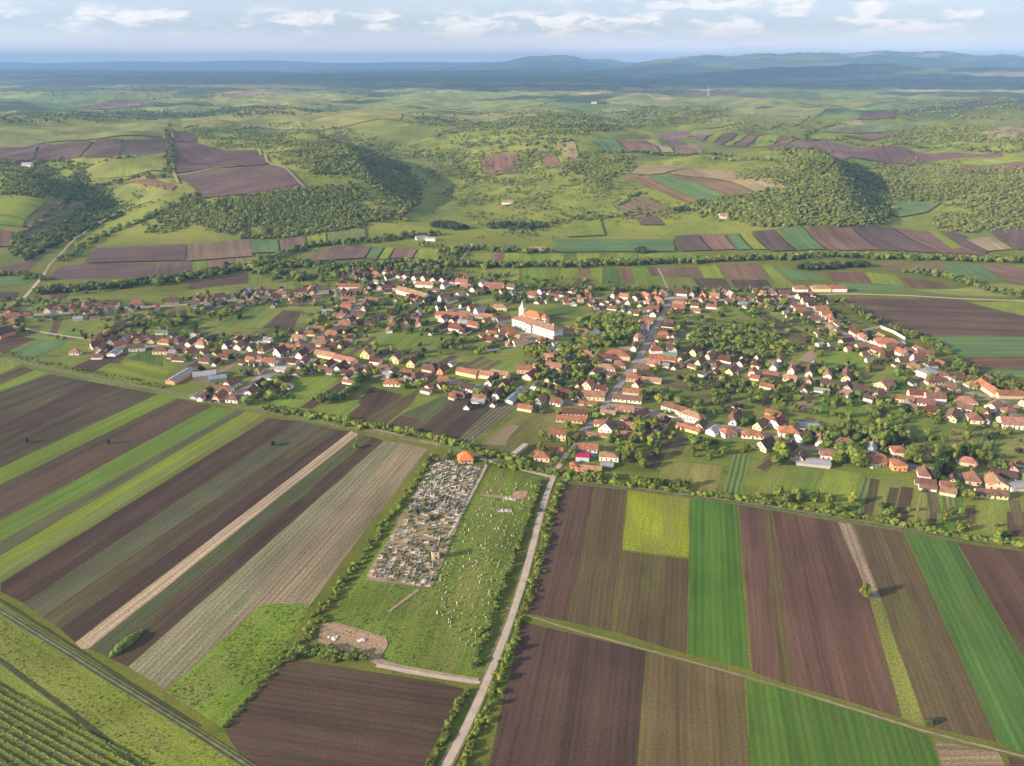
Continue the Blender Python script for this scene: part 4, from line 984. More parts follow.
def chapel():
    x, y = P(465.5, 461); root = empty('chapel', (x, y, 0), R(8)); tag(root, 'small chapel with orange pyramid roof at the top corner of the cemetery', 'chapel')
    wl = wall_mb(9.5, 8.0, 3.4, 3, 'hip').build('wall', M['plaster'], root); wl.color = (0.78, 0.70, 0.62, 1)
    rf = roof_mb(9.5, 8.0, 3.4, 4.2, 'hip', .7).build('roof', M['roof_tile'], root); rf.color = (0.70, 0.20, 0.075, 1)
    for dx in (-2.4, 0, 2.4):
        m = MB(); m.box(dx - .5, dx + .5, -4.07, -3.99, .1 if dx == 0 else 1.1, 2.4); m.build('door' if dx == 0 else 'window', M['wood_dark'], root)
    occupy(x, y, 0, 10, 8)
    x, y = P(435.5, 558); root = empty('bell_tower', (x, y, 0), R(12)); tag(root, 'small cream block with flat cap beside the dense graves, long shadow on grass', 'tower')
    m = MB(); m.box(-1.9, 1.9, -1.8, 1.8, 0, 5.2); wl = m.build('wall', M['plaster'], root); wl.color = (0.80, 0.66, 0.40, 1)
    m = MB(); m.box(-2.1, 2.1, -2.0, 2.0, 5.2, 5.5); m.add([(-2, -1.9, 5.5), (2, -1.9, 5.5), (2, 1.9, 5.5), (-2, 1.9, 5.5), (0, 0, 7.0)], [(0, 1, 4), (1, 2, 4), (2, 3, 4), (3, 0, 4)]); q = m.build('roof', M['roof_tile'], root); q.color = (0.14, 0.10, 0.09, 1)
    m = MB(); m.box(-.5, .5, -1.87, -1.79, .1, 2.1); m.build('door', M['wood_dark'], root)
    m = MB(); m.box(-.3, .3, -1.87, -1.79, 3.4, 4.4); m.build('window', M['window_glass'], root)
    occupy(x, y, 0, 5, 5)
school(); church(); chapel()

# hand placed buildings: px, py of the ground centre, length along ridge, width, wall height, roof rise, style, angle, roof, wall, detail, wing, label
A0 = 0.0
def ra(deg): return R(deg)
HB = [
 (557.5, 438, 12.0, 9.5, 5.8, 2.0, 'gable', ra(-6), 'terracotta', 'cream', 2, None, 'two storey cream house with terracotta roof, alone on the grass left of the road'),
 (542, 459, 10.5, 9.5, 4.0, 2.4, 'hip', ra(-6), 'orange', 'cream', 1, None, 'lowest cream cottage left of the road junction, with an orange hipped roof'),
 (554.5, 452, 11.5, 6.0, 2.8, 1.6, 'gable', ra(-6), 'orange', 'beige', 1, None, 'low beige annex with orange roof between the two cream houses'),
 (588, 453, 13.0, 9.0, 5.6, 2.2, 'gable', ra(-8), 'terracotta', 'pale blue', 2, None, 'two storey pale blue house with terracotta roof right of the junction'),
 (582.5, 459.5, 9.0, 6.5, 4.2, 1.2, 'gable', ra(-8), 'crimson', 'pale blue', 0, None, 'porch building with crimson metal roof in front of the pale blue house'),
 (574, 469, 5.0, 5.5, 4.0, 1.0, 'hip', ra(-8), 'orange', 'orange', 1, None, 'small orange cube of a house beside the junction'),
 (589, 470, 16.0, 6.0, 2.6, 1.3, 'gable', ra(-8), 'tan', 'orange', 1, None, 'long low orange walled house at the edge of the brown field'),
 (609, 459, 13.0, 8.0, 4.0, 1.4, 'hip', ra(-10), 'tan', 'white', 1, None, 'white house with flat tan roof, right of the crimson roofed porch'),
 (607, 466, 8.0, 6.0, 2.4, 0.6, 'gable', ra(-10), 'grey', 'grey', 0, None, 'grey open carport in front of the white house with tan roof'),
 (607, 430, 12.0, 10.0, 4.2, 4.6, 'gable', ra(68), 'brown', 'white', 1, None, 'tall white gabled house with steep brown roof right of the main street'),
 (600, 425, 9.0, 6.0, 3.2, 2.0, 'hip', ra(-8), 'terracotta', 'cream', 1, None, 'small terracotta roofed cottage touching the tall white gabled house'),
 (596, 436, 26.0, 4.0, 2.2, 1.0, 'gable', ra(-10), 'pinkish', 'beige', 0, None, 'very long low shed with pinkish roof below the tall white gabled house'),
 (625, 427, 15.0, 6.0, 3.0, 1.8, 'gable', ra(-15), 'pinkish', 'cream', 1, None, 'upper of two pinkish roofed houses behind the tall white gabled house'),
 (629, 437, 12.0, 6.0, 3.0, 1.8, 'gable', ra(-15), 'terracotta', 'cream', 1, None, 'terracotta roofed annex in the yard right of the tall white gabled house'),
 (575, 415, 19.0, 7.5, 3.4, 2.2, 'gable', ra(-6), 'maroon', 'beige', 1, None, 'long maroon roofed farmhouse left of the main street'),
 (571, 421, 22.0, 7.5, 3.0, 1.9, 'gable', ra(-8), 'orange', 'beige', 1, None, 'long orange roofed farmhouse just below the maroon roofed one'),
 (592, 398, 20.0, 11.0, 4.0, 2.8, 'gable', ra(-8), 'pinkish', 'cream', 1, None, 'broad pinkish roofed house at the street corner'),
 (588, 388, 9.0, 9.0, 4.0, 4.0, 'half', ra(60), 'orange', 'cream', 1, None, 'orange half hipped house behind the broad corner house'),
 (578, 399, 9.0, 7.0, 3.4, 3.4, 'gable', ra(60), 'dark brown', 'white', 1, None, 'white gabled cottage with dark roof left of the broad corner house'),
 (600, 386, 9.0, 6.0, 3.0, 3.2, 'gable', ra(60), 'dark brown', 'white', 1, None, 'narrow white gabled cottage hugging the left kerb of the main street'),
 (588, 405, 14.0, 4.0, 2.6, 1.2, 'gable', ra(-8), 'terracotta', 'pale pink', 0, None, 'low pink walled shed in front of the broad corner house'),
 (627, 401, 23.0, 7.5, 3.4, 2.2, 'gable', ra(-14), 'brown', 'white', 1, None, 'long white house with brown roof right of the main street'),
 (634, 394, 18.0, 6.0, 3.0, 2.0, 'gable', ra(-14), 'pinkish', 'beige', 0, None, 'pinkish roofed barn behind the long white street house'),
 (625, 411, 14.0, 8.0, 3.0, 2.0, 'gable', ra(-14), 'pinkish', 'beige', 1, None, 'pinkish roofed house below the long white street house'),
 (608, 414, 11.0, 5.0, 2.6, 1.3, 'gable', ra(-14), 'tan', 'beige', 0, None, 'tan roofed shed standing by the street bend'),
 (634, 380, 13.0, 10.0, 4.0, 2.6, 'hip', ra(-10), 'terracotta', 'beige', 1, None, 'terracotta hipped house right of the street, above the long white one'),
 (648, 382, 22.0, 6.0, 3.0, 2.0, 'gable', ra(-14), 'tan', 'beige', 0, None, 'long tan roofed barn east of the terracotta hipped house'),
 (637, 386, 9.0, 6.0, 3.0, 3.0, 'gable', ra(60), 'maroon', 'pale pink', 0, None, 'small maroon gabled house beside the terracotta hipped one'),
 (641, 371, 13.0, 8.0, 4.0, 2.6, 'gable', ra(-12), 'brown', 'white', 1, None, 'white street house with brown roof facing the square'),
 (662, 361, 24.0, 8.0, 3.6, 2.6, 'gable', ra(-14), 'terracotta', 'pale pink', 0, None, 'long terracotta roofed building right of the square'),
 (670, 356, 12.0, 6.0, 3.0, 1.0, 'gable', ra(-14), 'green', 'beige', 0, None, 'shed with turquoise green metal roof near the square'),
 (618, 357, 22.0, 16.0, 4.5, 3.0, 'hip', ra(-10), 'orange', 'pale pink', 0, None, 'large orange roofed courtyard building left of the main street'),
 (620, 367, 10.0, 13.0, 4.0, 2.6, 'hip', ra(-10), 'terracotta', 'beige', 1, None, 'terracotta roofed wing below the large courtyard building'),
 (606, 370, 16.0, 9.0, 3.6, 2.6, 'hip', ra(-10), 'tan', 'white', 1, None, 'white house with tan hipped roof on the lawn left of the street'),
 (638, 342, 9.0, 10.0, 6.5, 3.0, 'hip', ra(30), 'pinkish', 'pale pink', 2, None, 'tall pink house on the square by the fork in the road'),
 (605, 360, 12.0, 8.0, 3.6, 3.0, 'half', ra(-10), 'maroon', 'white', 1, None, 'white house with maroon half hipped roof beside the courtyard building'),
 (592, 338, 14.0, 10.0, 5.5, 2.6, 'gable', ra(45), 'grey', 'pale pink', 1, None, 'pale pink gabled hall beside the park trees'),
 (580, 334, 16.0, 8.0, 4.0, 2.4, 'gable', ra(-20), 'terracotta', 'pale pink', 0, None, 'terracotta roofed house between school and pink hall'),
 (566, 332, 16.0, 9.0, 4.0, 2.6, 'hip', ra(-20), 'tan', 'beige', 0, None, 'tan roofed house at the right end of the long white block'),
 (486, 320, 22.0, 10.0, 5.0, 2.6, 'hip', ra(-12), 'tan', 'pale green', 1, None, 'pale green hall with tan roof left of the long white block'),
 (503, 323, 15.0, 9.0, 5.5, 2.0, 'gable', ra(25), 'dark brown', 'grey', 0, None, 'dark roofed grey hall directly left of the long white block'),
 (500, 310, 16.0, 9.0, 4.5, 2.4, 'hip', ra(-12), 'tan', 'pale yellow', 1, None, 'pale yellow house with tan roof below the church lane'),
 (413, 296, 50.0, 11.0, 5.0, 3.2, 'gable', angp((398, 291), (428, 299)), 'tan', 'white', 0, None, 'very long white building with tan roof on the upper west street'),
 (425, 287, 22.0, 9.0, 4.5, 2.8, 'gable', ra(-12), 'tan', 'white', 0, None, 'tan roofed white hall behind the very long building'),
 (350, 289, 26.0, 9.0, 4.5, 2.8, 'gable', ra(-2), 'terracotta', 'white', 0, None, 'long terracotta roofed white house at the left end of the main row'),
 (452, 318, 34.0, 9.0, 4.5, 2.8, 'gable', ra(-10), 'terracotta', 'pale pink', 0, None, 'long terracotta roofed row house left of the pale green hall'),
 (494, 288, 24.0, 9.0, 4.5, 3.0, 'gable', ra(-8), 'pinkish', 'cream', 0, None, 'cream house with broad pinkish roof in the rear row'),
 (346, 362, 22.0, 8.0, 3.6, 2.6, 'gable', angp((320, 355), (352, 362)), 'pinkish', 'cream', 0, None, 'long pinkish roofed cream house left of two steep gables'),
 (326, 357, 22.0, 8.0, 3.6, 2.6, 'gable', angp((300, 352), (330, 358)), 'tan', 'cream', 0, None, 'long tan roofed cream house by the diagonal lane'),
 (367, 357, 10.0, 9.0, 5.0, 4.4, 'half', ra(75), 'pinkish', 'pale yellow', 2, None, 'steep pinkish roofed cream villa, left of the two yellow gables'),
 (396, 362, 10.0, 9.0, 5.0, 4.4, 'half', ra(75), 'brown', 'pale yellow', 2, None, 'pale yellow villa with steep brown roof on the lower west street'),
 (412, 366, 8.0, 7.5, 4.2, 4.0, 'gable', ra(75), 'dark brown', 'pale yellow', 1, None, 'small pale yellow gable right of the steep brown roofed villa'),
 (393, 385, 14.0, 8.0, 3.2, 2.4, 'hip', ra(-8), 'orange', 'white', 1, None, 'orange roofed white bungalow alone above the dark garden plots'),
 (468, 375, 20.0, 8.0, 4.0, 2.4, 'gable', angp((455, 371), (480, 376)), 'orange', 'cream', 0, None, 'long orange roofed cream row house on the lower west street'),
 (484, 377, 18.0, 8.0, 4.0, 2.4, 'gable', angp((476, 376), (492, 378)), 'tan', 'cream', 0, None, 'tan roofed cream row house right of the long orange one'),
 (500, 377, 16.0, 8.0, 4.0, 2.4, 'gable', angp((492, 377), (508, 380)), 'tan', 'cream', 0, None, 'tan roofed cream end house of the row'),
 (525, 372, 13.0, 9.0, 4.5, 2.6, 'gable', ra(-8), 'terracotta', 'beige', 1, None, 'beige house with terracotta roof at the lane corner'),
 (181, 378, 30.0, 9.0, 3.2, 1.6, 'gable', angp((168, 385), (190, 372)), 'grey', 'orange', 0, None, 'long grey roofed barn at the end of the yellow green plot'),
 (205, 377, 18.0, 12.0, 4.0, 2.0, 'gable', ra(20), 'grey', 'grey', 0, None, 'broad grey metal roofed barn among junk sheds'),
 (218, 380, 14.0, 9.0, 3.4, 1.8, 'gable', ra(20), 'blue grey', 'grey', 0, None, 'blue grey roofed barn right of the broad grey barn'),
 (233, 386, 12.0, 9.0, 3.8, 3.0, 'half', ra(60), 'brown', 'white', 1, None, 'white gabled house with brown roof beside the diagonal lane'),
 (234, 401, 10.0, 8.5, 3.6, 2.8, 'hip', ra(-8), 'brown', 'white', 1, None, 'lone white house with brown roof at the foot of the diagonal lane'),
 (281, 355, 11.0, 9.0, 4.6, 4.4, 'gable', ra(62), 'dark brown', 'white', 2, None, 'tall white gabled house beside the diagonal lane'),
 (271, 364, 13.0, 9.0, 3.6, 2.8, 'half', ra(-20), 'terracotta', 'white', 1, None, 'terracotta roofed white house below the tall gable on the diagonal lane'),
 (275, 378, 16.0, 5.0, 2.6, 1.0, 'gable', angp((268, 382), (282, 374)), 'grey', 'white', 0, None, 'long white greenhouse shed right of the diagonal lane'),
 (282, 371, 10.0, 8.0, 3.0, 1.4, 'gable', ra(-20), 'grey', 'cream', 0, None, 'pale roofed shed right of the diagonal lane'),
 (115, 354, 14.0, 8.0, 3.0, 1.4, 'gable', angp((108, 358), (120, 350)), 'grey', 'white', 0, None, 'pale grey roofed barn in front of the left hamlet'),
 (4, 336, 16.0, 12.0, 4.5, 5.0, 'half', ra(70), 'dark brown', 'orange', 1, None, 'orange gabled house with dark roof at the left edge'),
 (76, 354, 9.0, 7.0, 3.2, 2.2, 'hip', ra(0), 'orange', 'white', 1, None, 'small orange roofed cottage standing apart at the left hamlet'),
 (98, 348, 11.0, 9.0, 4.0, 4.0, 'half', ra(40), 'maroon', 'cream', 1, None, 'cream gabled house with maroon roof in the left hamlet'),
 (119, 348, 11.0, 9.0, 4.2, 3.6, 'gable', ra(60), 'orange', 'cream', 1, None, 'orange roofed gable in the middle of the left hamlet'),
 (138, 350, 14.0, 9.0, 4.2, 2.8, 'gable', ra(10), 'dark brown', 'white', 1, None, 'long white fronted house with dark roof in the left hamlet'),
 (162, 353, 14.0, 9.0, 4.0, 2.6, 'hip', ra(0), 'brown', 'cream', 1, None, 'cream hipped house right of the left hamlet'),
 (299, 341, 12.0, 9.0, 4.0, 3.0, 'gable', ra(-20), 'tan', 'white', 0, None, 'tan roofed white house at the upper diagonal lane'),
 (516, 397, 30.0, 6.5, 3.0, 1.2, 'gable', angp((509, 403), (523, 390)), 'blue grey', 'white', 0, None, 'long blue grey roofed barn reaching into the vine plot'),
 (530, 378, 12.0, 9.0, 3.6, 3.0, 'gable', ra(60), 'maroon', 'pale pink', 0, None, 'maroon gabled house above the long blue grey barn'),
 (692, 418, 18.0, 8.5, 3.8, 2.4, 'hip', angp((670, 413), (695, 421)), 'tan', 'white', 1, None, 'right half of the long white pair on the lower east street'),
 (675, 411, 20.0, 8.5, 3.8, 2.4, 'gable', angp((670, 411), (695, 419)), 'brown', 'white', 1, None, 'left half of the long white pair on the lower east street'),
 (688, 430, 18.0, 6.0, 2.8, 1.6, 'gable', angp((670, 425), (695, 432)), 'orange', 'pale yellow', 0, None, 'orange roofed yellow shed row below the long white pair'),
 (700, 428, 10.0, 8.0, 3.4, 3.0, 'gable', ra(60), 'dark brown', 'pale yellow', 1, None, 'yellow gabled house right of the orange roofed shed row'),
 (727, 435, 10.0, 9.5, 4.0, 2.8, 'hip', ra(20), 'orange', 'white', 1, None, 'white house with orange hipped roof on the lower east street'),
 (714, 433, 11.0, 8.0, 3.4, 2.4, 'half', ra(45), 'grey', 'white', 0, None, 'grey roofed gable left of the orange hipped house'),
 (752, 437, 15.0, 7.0, 3.4, 2.2, 'hip', ra(-8), 'orange', 'white', 1, None, 'long orange roofed bungalow on the lower east street'),
 (777, 426, 10.0, 9.0, 4.2, 3.4, 'half', ra(40), 'maroon', 'white', 1, None, 'white villa with maroon gable, highest of a white trio'),
 (788, 435, 14.0, 10.0, 4.4, 3.2, 'hip', ra(-12), 'orange', 'white', 2, None, 'large white villa with orange roof in the middle of the trio'),
 (802, 440, 10.0, 9.0, 4.0, 3.2, 'half', ra(30), 'brown', 'white', 1, None, 'white house with brown roof, lowest of the white trio'),
 (765, 448, 13.0, 10.0, 4.0, 4.0, 'gable', ra(40), 'dark brown', 'cream', 1, None, 'cream gable with dark roof below the large white villa'),
 (808, 428, 15.0, 8.0, 3.2, 1.0, 'gable', ra(-12), 'blue grey', 'white', 0, None, 'blue grey roofed workshop right of the white trio'),
 (832, 458, 16.0, 9.0, 4.2, 1.6, 'hip', ra(-12), 'pinkish', 'white', 1, None, 'white two part house with pale roof beside the tall trees'),
 (812, 464, 22.0, 9.0, 3.0, 0.9, 'gable', ra(-14), 'grey', 'grey', 0, None, 'long grey flat roofed workshop at the end of the meadow'),
 (800, 461, 8.0, 7.0, 4.0, 3.0, 'half', ra(50), 'maroon', 'cream', 1, None, 'small cream gable at the left end of the grey workshop'),
 (843, 446, 14.0, 9.0, 4.0, 3.0, 'hip', ra(-10), 'terracotta', 'cream', 1, None, 'terracotta hipped cream house above the pale roofed one'),
 (874, 464, 12.0, 10.0, 4.2, 3.6, 'half', ra(20), 'orange', 'white', 2, None, 'white villa with orange front roof, left of a bright orange cube'),
 (897, 468, 9.0, 9.5, 5.0, 1.6, 'hip', ra(-5), 'orange', 'orange', 1, None, 'bright orange roofed square house on the lower east street'),
 (898, 456, 10.0, 9.0, 5.6, 2.8, 'hip', ra(-5), 'terracotta', 'cream', 1, None, 'tall terracotta roofed house right behind the orange square one'),
 (927, 458, 7.0, 9.0, 4.0, 3.0, 'gable', ra(85), 'pinkish', 'cream', 1, None, 'narrow pinkish roofed cottage among trees on the right'),
 (966, 464, 12.0, 7.0, 3.4, 2.4, 'hip', ra(-25), 'pinkish', 'beige', 0, None, 'pinkish roofed house deep among the trees on the right'),
 (971, 482, 10.0, 9.0, 4.0, 4.4, 'hip', ra(75), 'brown', 'beige', 1, None, 'steep brown roofed house among the right hand gardens'),
 (994, 486, 12.0, 12.0, 4.2, 3.0, 'gable', ra(80), 'tan', 'cream', 1, None, 'tan roofed cream house near the right edge gardens'),
 (990, 496, 18.0, 7.0, 3.2, 2.0, 'gable', ra(-10), 'brown', 'cream', 1, None, 'long brown roofed cream house, nearest at the right edge'),
 (1008, 472, 9.0, 8.0, 4.5, 3.2, 'gable', ra(80), 'maroon', 'pale pink', 1, None, 'pink gabled house close to the right edge'),
 (1018, 488, 16.0, 8.0, 3.2, 1.4, 'gable', ra(10), 'grey', 'white', 0, None, 'grey roofed white shed at the right edge'),
 (1013, 426, 20.0, 12.0, 4.2, 3.6, 'gable', ra(-10), 'pinkish', 'white', 2, None, 'big white gabled house with pinkish roof at the right edge'),
 (993, 409, 13.0, 9.0, 4.0, 2.8, 'gable', ra(40), 'tan', 'white', 1, None, 'tan roofed white house below the long orange building'),
 (1007, 413, 10.0, 8.0, 3.6, 2.4, 'hip', ra(20), 'terracotta', 'beige', 0, None, 'terracotta hipped cottage above the big white gabled house'),
 (988, 391, 26.0, 8.5, 4.0, 2.6, 'gable', angp((980, 386), (998, 398)), 'orange', 'cream', 0, None, 'long orange roofed building slanting towards the right edge'),
 (1008, 397, 20.0, 9.0, 4.0, 2.6, 'gable', ra(-2), 'terracotta', 'beige', 0, None, 'terracotta roofed building joining the long orange one'),
 (952, 418, 18.0, 8.0, 3.6, 2.8, 'gable', angp((948, 424), (956, 408)), 'brown', 'beige', 1, None, 'brown roofed barn standing end on beside the lawn'),
 (974, 421, 12.0, 9.0, 4.0, 3.4, 'hip', ra(80), 'brown', 'cream', 1, None, 'steep brown roofed cream house on the right lawn'),
 (965, 404, 15.0, 11.0, 4.0, 3.0, 'hip', ra(-15), 'pinkish', 'cream', 1, None, 'broad cream house with pinkish hipped roof above the lawn'),
 (884, 388, 13.0, 11.0, 4.4, 3.2, 'gable', ra(35), 'pinkish', 'pale yellow', 2, None, 'pale yellow gabled house with pinkish roof on the east street'),
 (917, 397, 14.0, 8.0, 4.0, 2.6, 'gable', ra(-8), 'maroon', 'pale pink', 0, None, 'maroon roofed pink house on the east street'),
 (934, 400, 15.0, 9.0, 4.0, 3.0, 'gable', ra(-8), 'brown', 'white', 0, None, 'brown roofed white house right of the maroon roofed one'),
 (928, 376, 15.0, 13.0, 5.0, 1.4, 'hip', ra(30), 'grey', 'white', 0, None, 'grey roofed white farm at the far right lane'),
 (940, 377, 12.0, 8.0, 3.6, 2.4, 'hip', ra(-8), 'terracotta', 'cream', 0, None, 'terracotta roofed house right of the grey roofed farm'),
 (924, 356, 14.0, 9.0, 4.0, 2.6, 'gable', ra(-8), 'brown', 'white', 1, None, 'white fronted house with brown roof near the far right lane'),
 (887, 345, 22.0, 14.0, 4.4, 3.2, 'hip', ra(-8), 'orange', 'pale pink', 0, None, 'large orange roofed farm beside the walled yard'),
 (897, 345, 12.0, 9.0, 3.6, 0.8, 'gable', ra(-8), 'blue grey', 'grey', 0, None, 'dark blue grey roofed shed right of the large orange farm'),
 (820, 291, 22.0, 10.0, 5.0, 3.0, 'hip', ra(-2), 'tan', 'cream', 0, None, 'cream building with tan roof standing beyond the village edge'),
 (836, 291, 22.0, 10.0, 5.0, 3.0, 'hip', ra(-2), 'terracotta', 'white', 0, None, 'white building with terracotta roof beyond the village edge'),
 (800, 291, 16.0, 10.0, 4.4, 3.0, 'hip', ra(-2), 'pinkish', 'white', 0, None, 'pinkish roofed house left of the two buildings beyond the village edge'),
 (538, 250, 24.0, 8.0, 3.6, 2.0, 'gable', ra(-2), 'tan', 'white', 0, None, 'isolated long farmhouse at the foot of the hill'),
 (421, 239.5, 16.0, 8.0, 4.0, 2.6, 'gable', ra(20), 'grey', 'white', 0, None, 'left white farmhouse of the pair in the hill meadow'),
 (431, 240.5, 16.0, 7.0, 3.6, 2.0, 'gable', ra(-20), 'grey', 'white', 0, None, 'right white shed of the pair in the hill meadow'),
 (508, 204, 22.0, 9.0, 4.0, 2.4, 'gable', ra(-6), 'tan', 'white', 0, None, 'lone white farmhouse high on the grassy hill'),
 (723, 218, 14.0, 10.0, 5.0, 3.0, 'gable', ra(0), 'tan', 'white', 0, None, 'tiny white hut under the wooded ridge'),
 (28, 167, 18.0, 12.0, 6.0, 3.0, 'gable', ra(0), 'grey', 'white', 0, None, 'tiny white hut on the left uplands'),
 (594, 103.5, 24.0, 12.0, 6.0, 4.0, 'gable', ra(0), 'tan', 'white', 0, None, 'distant pale farmstead on the plateau'),
]
for (px, py, l, w, hw, rh, st, an, rf, wl, det, wing, lb) in HB:
    x, y = P(px, py)
    building(x, y, an, l, w, hw, rh, st, rf, wl, lb, detail=det, wing=wing, storeys=2 if det == 2 else 1,
             name='barn' if 'barn' in lb else 'shed' if 'shed' in lb else 'house', cat='barn' if 'barn' in lb else 'shed' if 'shed' in lb else 'house')

# rows along the streets -------------------------------------------------------------------------
def walk(pts, step, start=0.0):
    w = [P(*p) for p in pts]; out = []; d = start
    for i in range(len(w) - 1):
        L = math.dist(w[i], w[i + 1])
        while d < L:
            t = d / L; out.append((w[i][0] + (w[i + 1][0] - w[i][0]) * t, w[i][1] + (w[i + 1][1] - w[i][1]) * t, math.atan2(w[i + 1][1] - w[i][1], w[i + 1][0] - w[i][0])))
            d += step
        d -= L
    return out
rr = random.Random(21)
def pick(d):
    t = sum(d.values()); v = rr.uniform(0, t)
    for k, w in d.items():
        v -= w
        if v <= 0: return k
    return k
RW = {'terracotta': 11, 'orange': 5, 'brown': 24, 'dark brown': 17, 'tan': 10, 'maroon': 12, 'pinkish': 20, 'grey': 4}
WW = {'white': 44, 'cream': 18, 'pale pink': 10, 'pale yellow': 7, 'beige': 10, 'grey': 4, 'pale green': 3, 'orange': 3, 'pale blue': 2}
ROWS = [  # street, side (+1 = far / upper side), step, description
 ('lower west', 1, 12.8, 'row above the lower west street'), ('lower west', -1, 12.8, 'row below the lower west street'),
 ('diagonal', 1, 15, 'row left of the diagonal lane'), ('diagonal', -1, 15, 'row right of the diagonal lane'),
 ('upper west', 1, 12.8, 'row above the upper west street'), ('upper west', -1, 12.8, 'row below the upper west street'),
 ('back', 1, 12.8, 'row along the back of the village'), ('back', -1, 12.8, 'row facing the rear street'),
 ('east', 1, 15, 'row above the east street'), ('east', -1, 15, 'row below the east street'),
 ('lower east', 1, 16, 'row above the lower east street'), ('lower east', -1, 16, 'row below the lower east street'),
 ('far right', 1, 16, 'row right of the far right lane'), ('far right', -1, 16, 'row left of the far right lane'),
 ('main', 1, 14, 'row left of the main street'), ('main', -1, 14, 'row right of the main street'),
]
STREETS['main'] = MAIN[13:]
STREETS['middle'] = [(388, 322), (420, 321), (450, 326), (480, 332), (505, 334)]
STREETS['school yard'] = [(500, 338), (515, 347), (528, 355)]
STREETS['orchard'] = [(540, 362), (560, 366), (580, 372)]
ROWS += [('middle', 1, 13, 'cluster behind the central green'), ('middle', -1, 13, 'cluster just above the central green'),
         ('orchard', 1, 16, 'group among trees below the school'), ('orchard', -1, 16, 'lower group among trees below the school'), ('school yard', 1, 13, 'short lane below the school')]
SHED_N = 0; AUTO = 0
YARD = []
def street_clear(x, y, own):
    for nm, pts in SWP.items():
        for i in range(len(pts) - 1):
            (ax, ay), (bx, by) = pts[i], pts[i + 1]; L2 = (bx - ax) ** 2 + (by - ay) ** 2
            t = max(0, min(1, ((x - ax) * (bx - ax) + (y - ay) * (by - ay)) / L2)); d = math.hypot(x - ax - t * (bx - ax), y - ay - t * (by - ay))
            if d < own: return False
    return True
SWP = {k: [P(*p) for p in v] for k, v in STREETS.items() if k not in ('middle', 'school yard', 'orchard')}
PENDING = []
for st, side, step, desc in ROWS:
    pts = STREETS[st]
    for (x, y, a) in walk(pts, step, rr.uniform(2, 6)):
        if rr.random() < (0.04 if y < 760 else 0.17): continue
        nx, ny = -math.sin(a) * side, math.cos(a) * side
        along = rr.random() < 0.35
        l = rr.uniform(8.5, 15.0); w = rr.uniform(5.4, 7.2)
        setb = 4.6 + (w if along else l) / 2 + rr.uniform(0, 1.8)
        hx, hy = x + nx * setb, y + ny * setb; ha = (a if along else a + R(90)) + R(rr.uniform(-4, 4))
        px, py = proj(hx, hy, 0)
        if px < -20 or px > 1045: continue
        if not street_clear(hx, hy, 7.5) or not free(hx, hy, ha, l, w): continue
        stl = pick({'gable': 5, 'half': 3, 'hip': 2}); hw = rr.uniform(3.0, 4.2); rh = rr.uniform(2.4, 3.8)
        PENDING.append(('house', desc, px, hx, hy, ha, l, w, hw, rh, stl, pick(RW), pick(WW)))
        occupy(hx, hy, ha, l, w); YARD.append((hx + nx * 7, hy + ny * 7, a, step * 0.8, 26))
        # barns and sheds behind the house
        for k in range(3):
            if rr.random() < (0.85, 0.7, 0.4)[k] * (1.0 if y < 760 else 0.62):
                d = setb + (w if along else l) / 2 + rr.uniform(3, 6) + k * rr.uniform(6, 9); l2 = rr.uniform(5, 12); w2 = rr.uniform(3.6, 6)
                off = rr.uniform(-4, 4); bx, by = x + nx * d + math.cos(a) * off, y + ny * d + math.sin(a) * off; ba = a + (R(90) if rr.random() < 0.5 else 0) + R(rr.uniform(-6, 6))
                if by > 1000 or not street_clear(bx, by, 7.5) or not free(bx, by, ba, l2, w2): continue
                p2 = proj(bx, by, 0)
                PENDING.append(('shed', desc, p2[0], bx, by, ba, l2, w2, rr.uniform(2.2, 3.4), rr.uniform(1.2, 2.6), 'gable', pick({'brown': 5, 'dark brown': 5, 'pinkish': 3, 'tan': 2, 'grey': 3, 'maroon': 2, 'terracotta': 2}), pick({'beige': 3, 'grey': 2, 'white': 5, 'orange': 1, 'cream': 3})))
                occupy(bx, by, ba, l2, w2)
cap = {'house': 300 - sum(1 for h in HB if 'barn' not in h[-1] and 'shed' not in h[-1]), 'shed': 280}
print('auto houses', sum(p[0] == 'house' for p in PENDING), 'sheds', sum(p[0] == 'shed' for p in PENDING))
keep = []
far_stuff = []
for k in cap:
    L_ = sorted([p for p in PENDING if p[0] == k], key=lambda p: p[4]); keep += L_[:cap[k]]; far_stuff += L_[cap[k]:]
cnt = {}
for p in sorted(keep, key=lambda p: (p[1], p[0], p[2])):
    kd, desc, px, hx, hy, ha, l, w, hw, rh, stl, rf, wl = p
    n = cnt[(kd, desc)] = cnt.get((kd, desc), 0) + 1
    if kd == 'house':
        lb = f'{wl} house with {rf} roof, {ordw(n)} from left in the {desc}'
        if len(lb.split()) > 16: lb = f'{wl} {rf} roofed house, {ordw(n)} from left, {desc}'.replace('half hipped', 'hipped')
        building(hx, hy, ha, l, w, hw, rh, stl, rf, wl, lb, group='houses along the village streets', detail=1 if hy < 640 else 0)
    else:
        lb = f'{rf} roofed shed, {ordw(n)} from left behind the {desc}'
        building(hx, hy, ha, l, w, hw, rh, stl, rf, wl, lb, cat='shed', name='shed', group='sheds behind the village houses', chim=False)
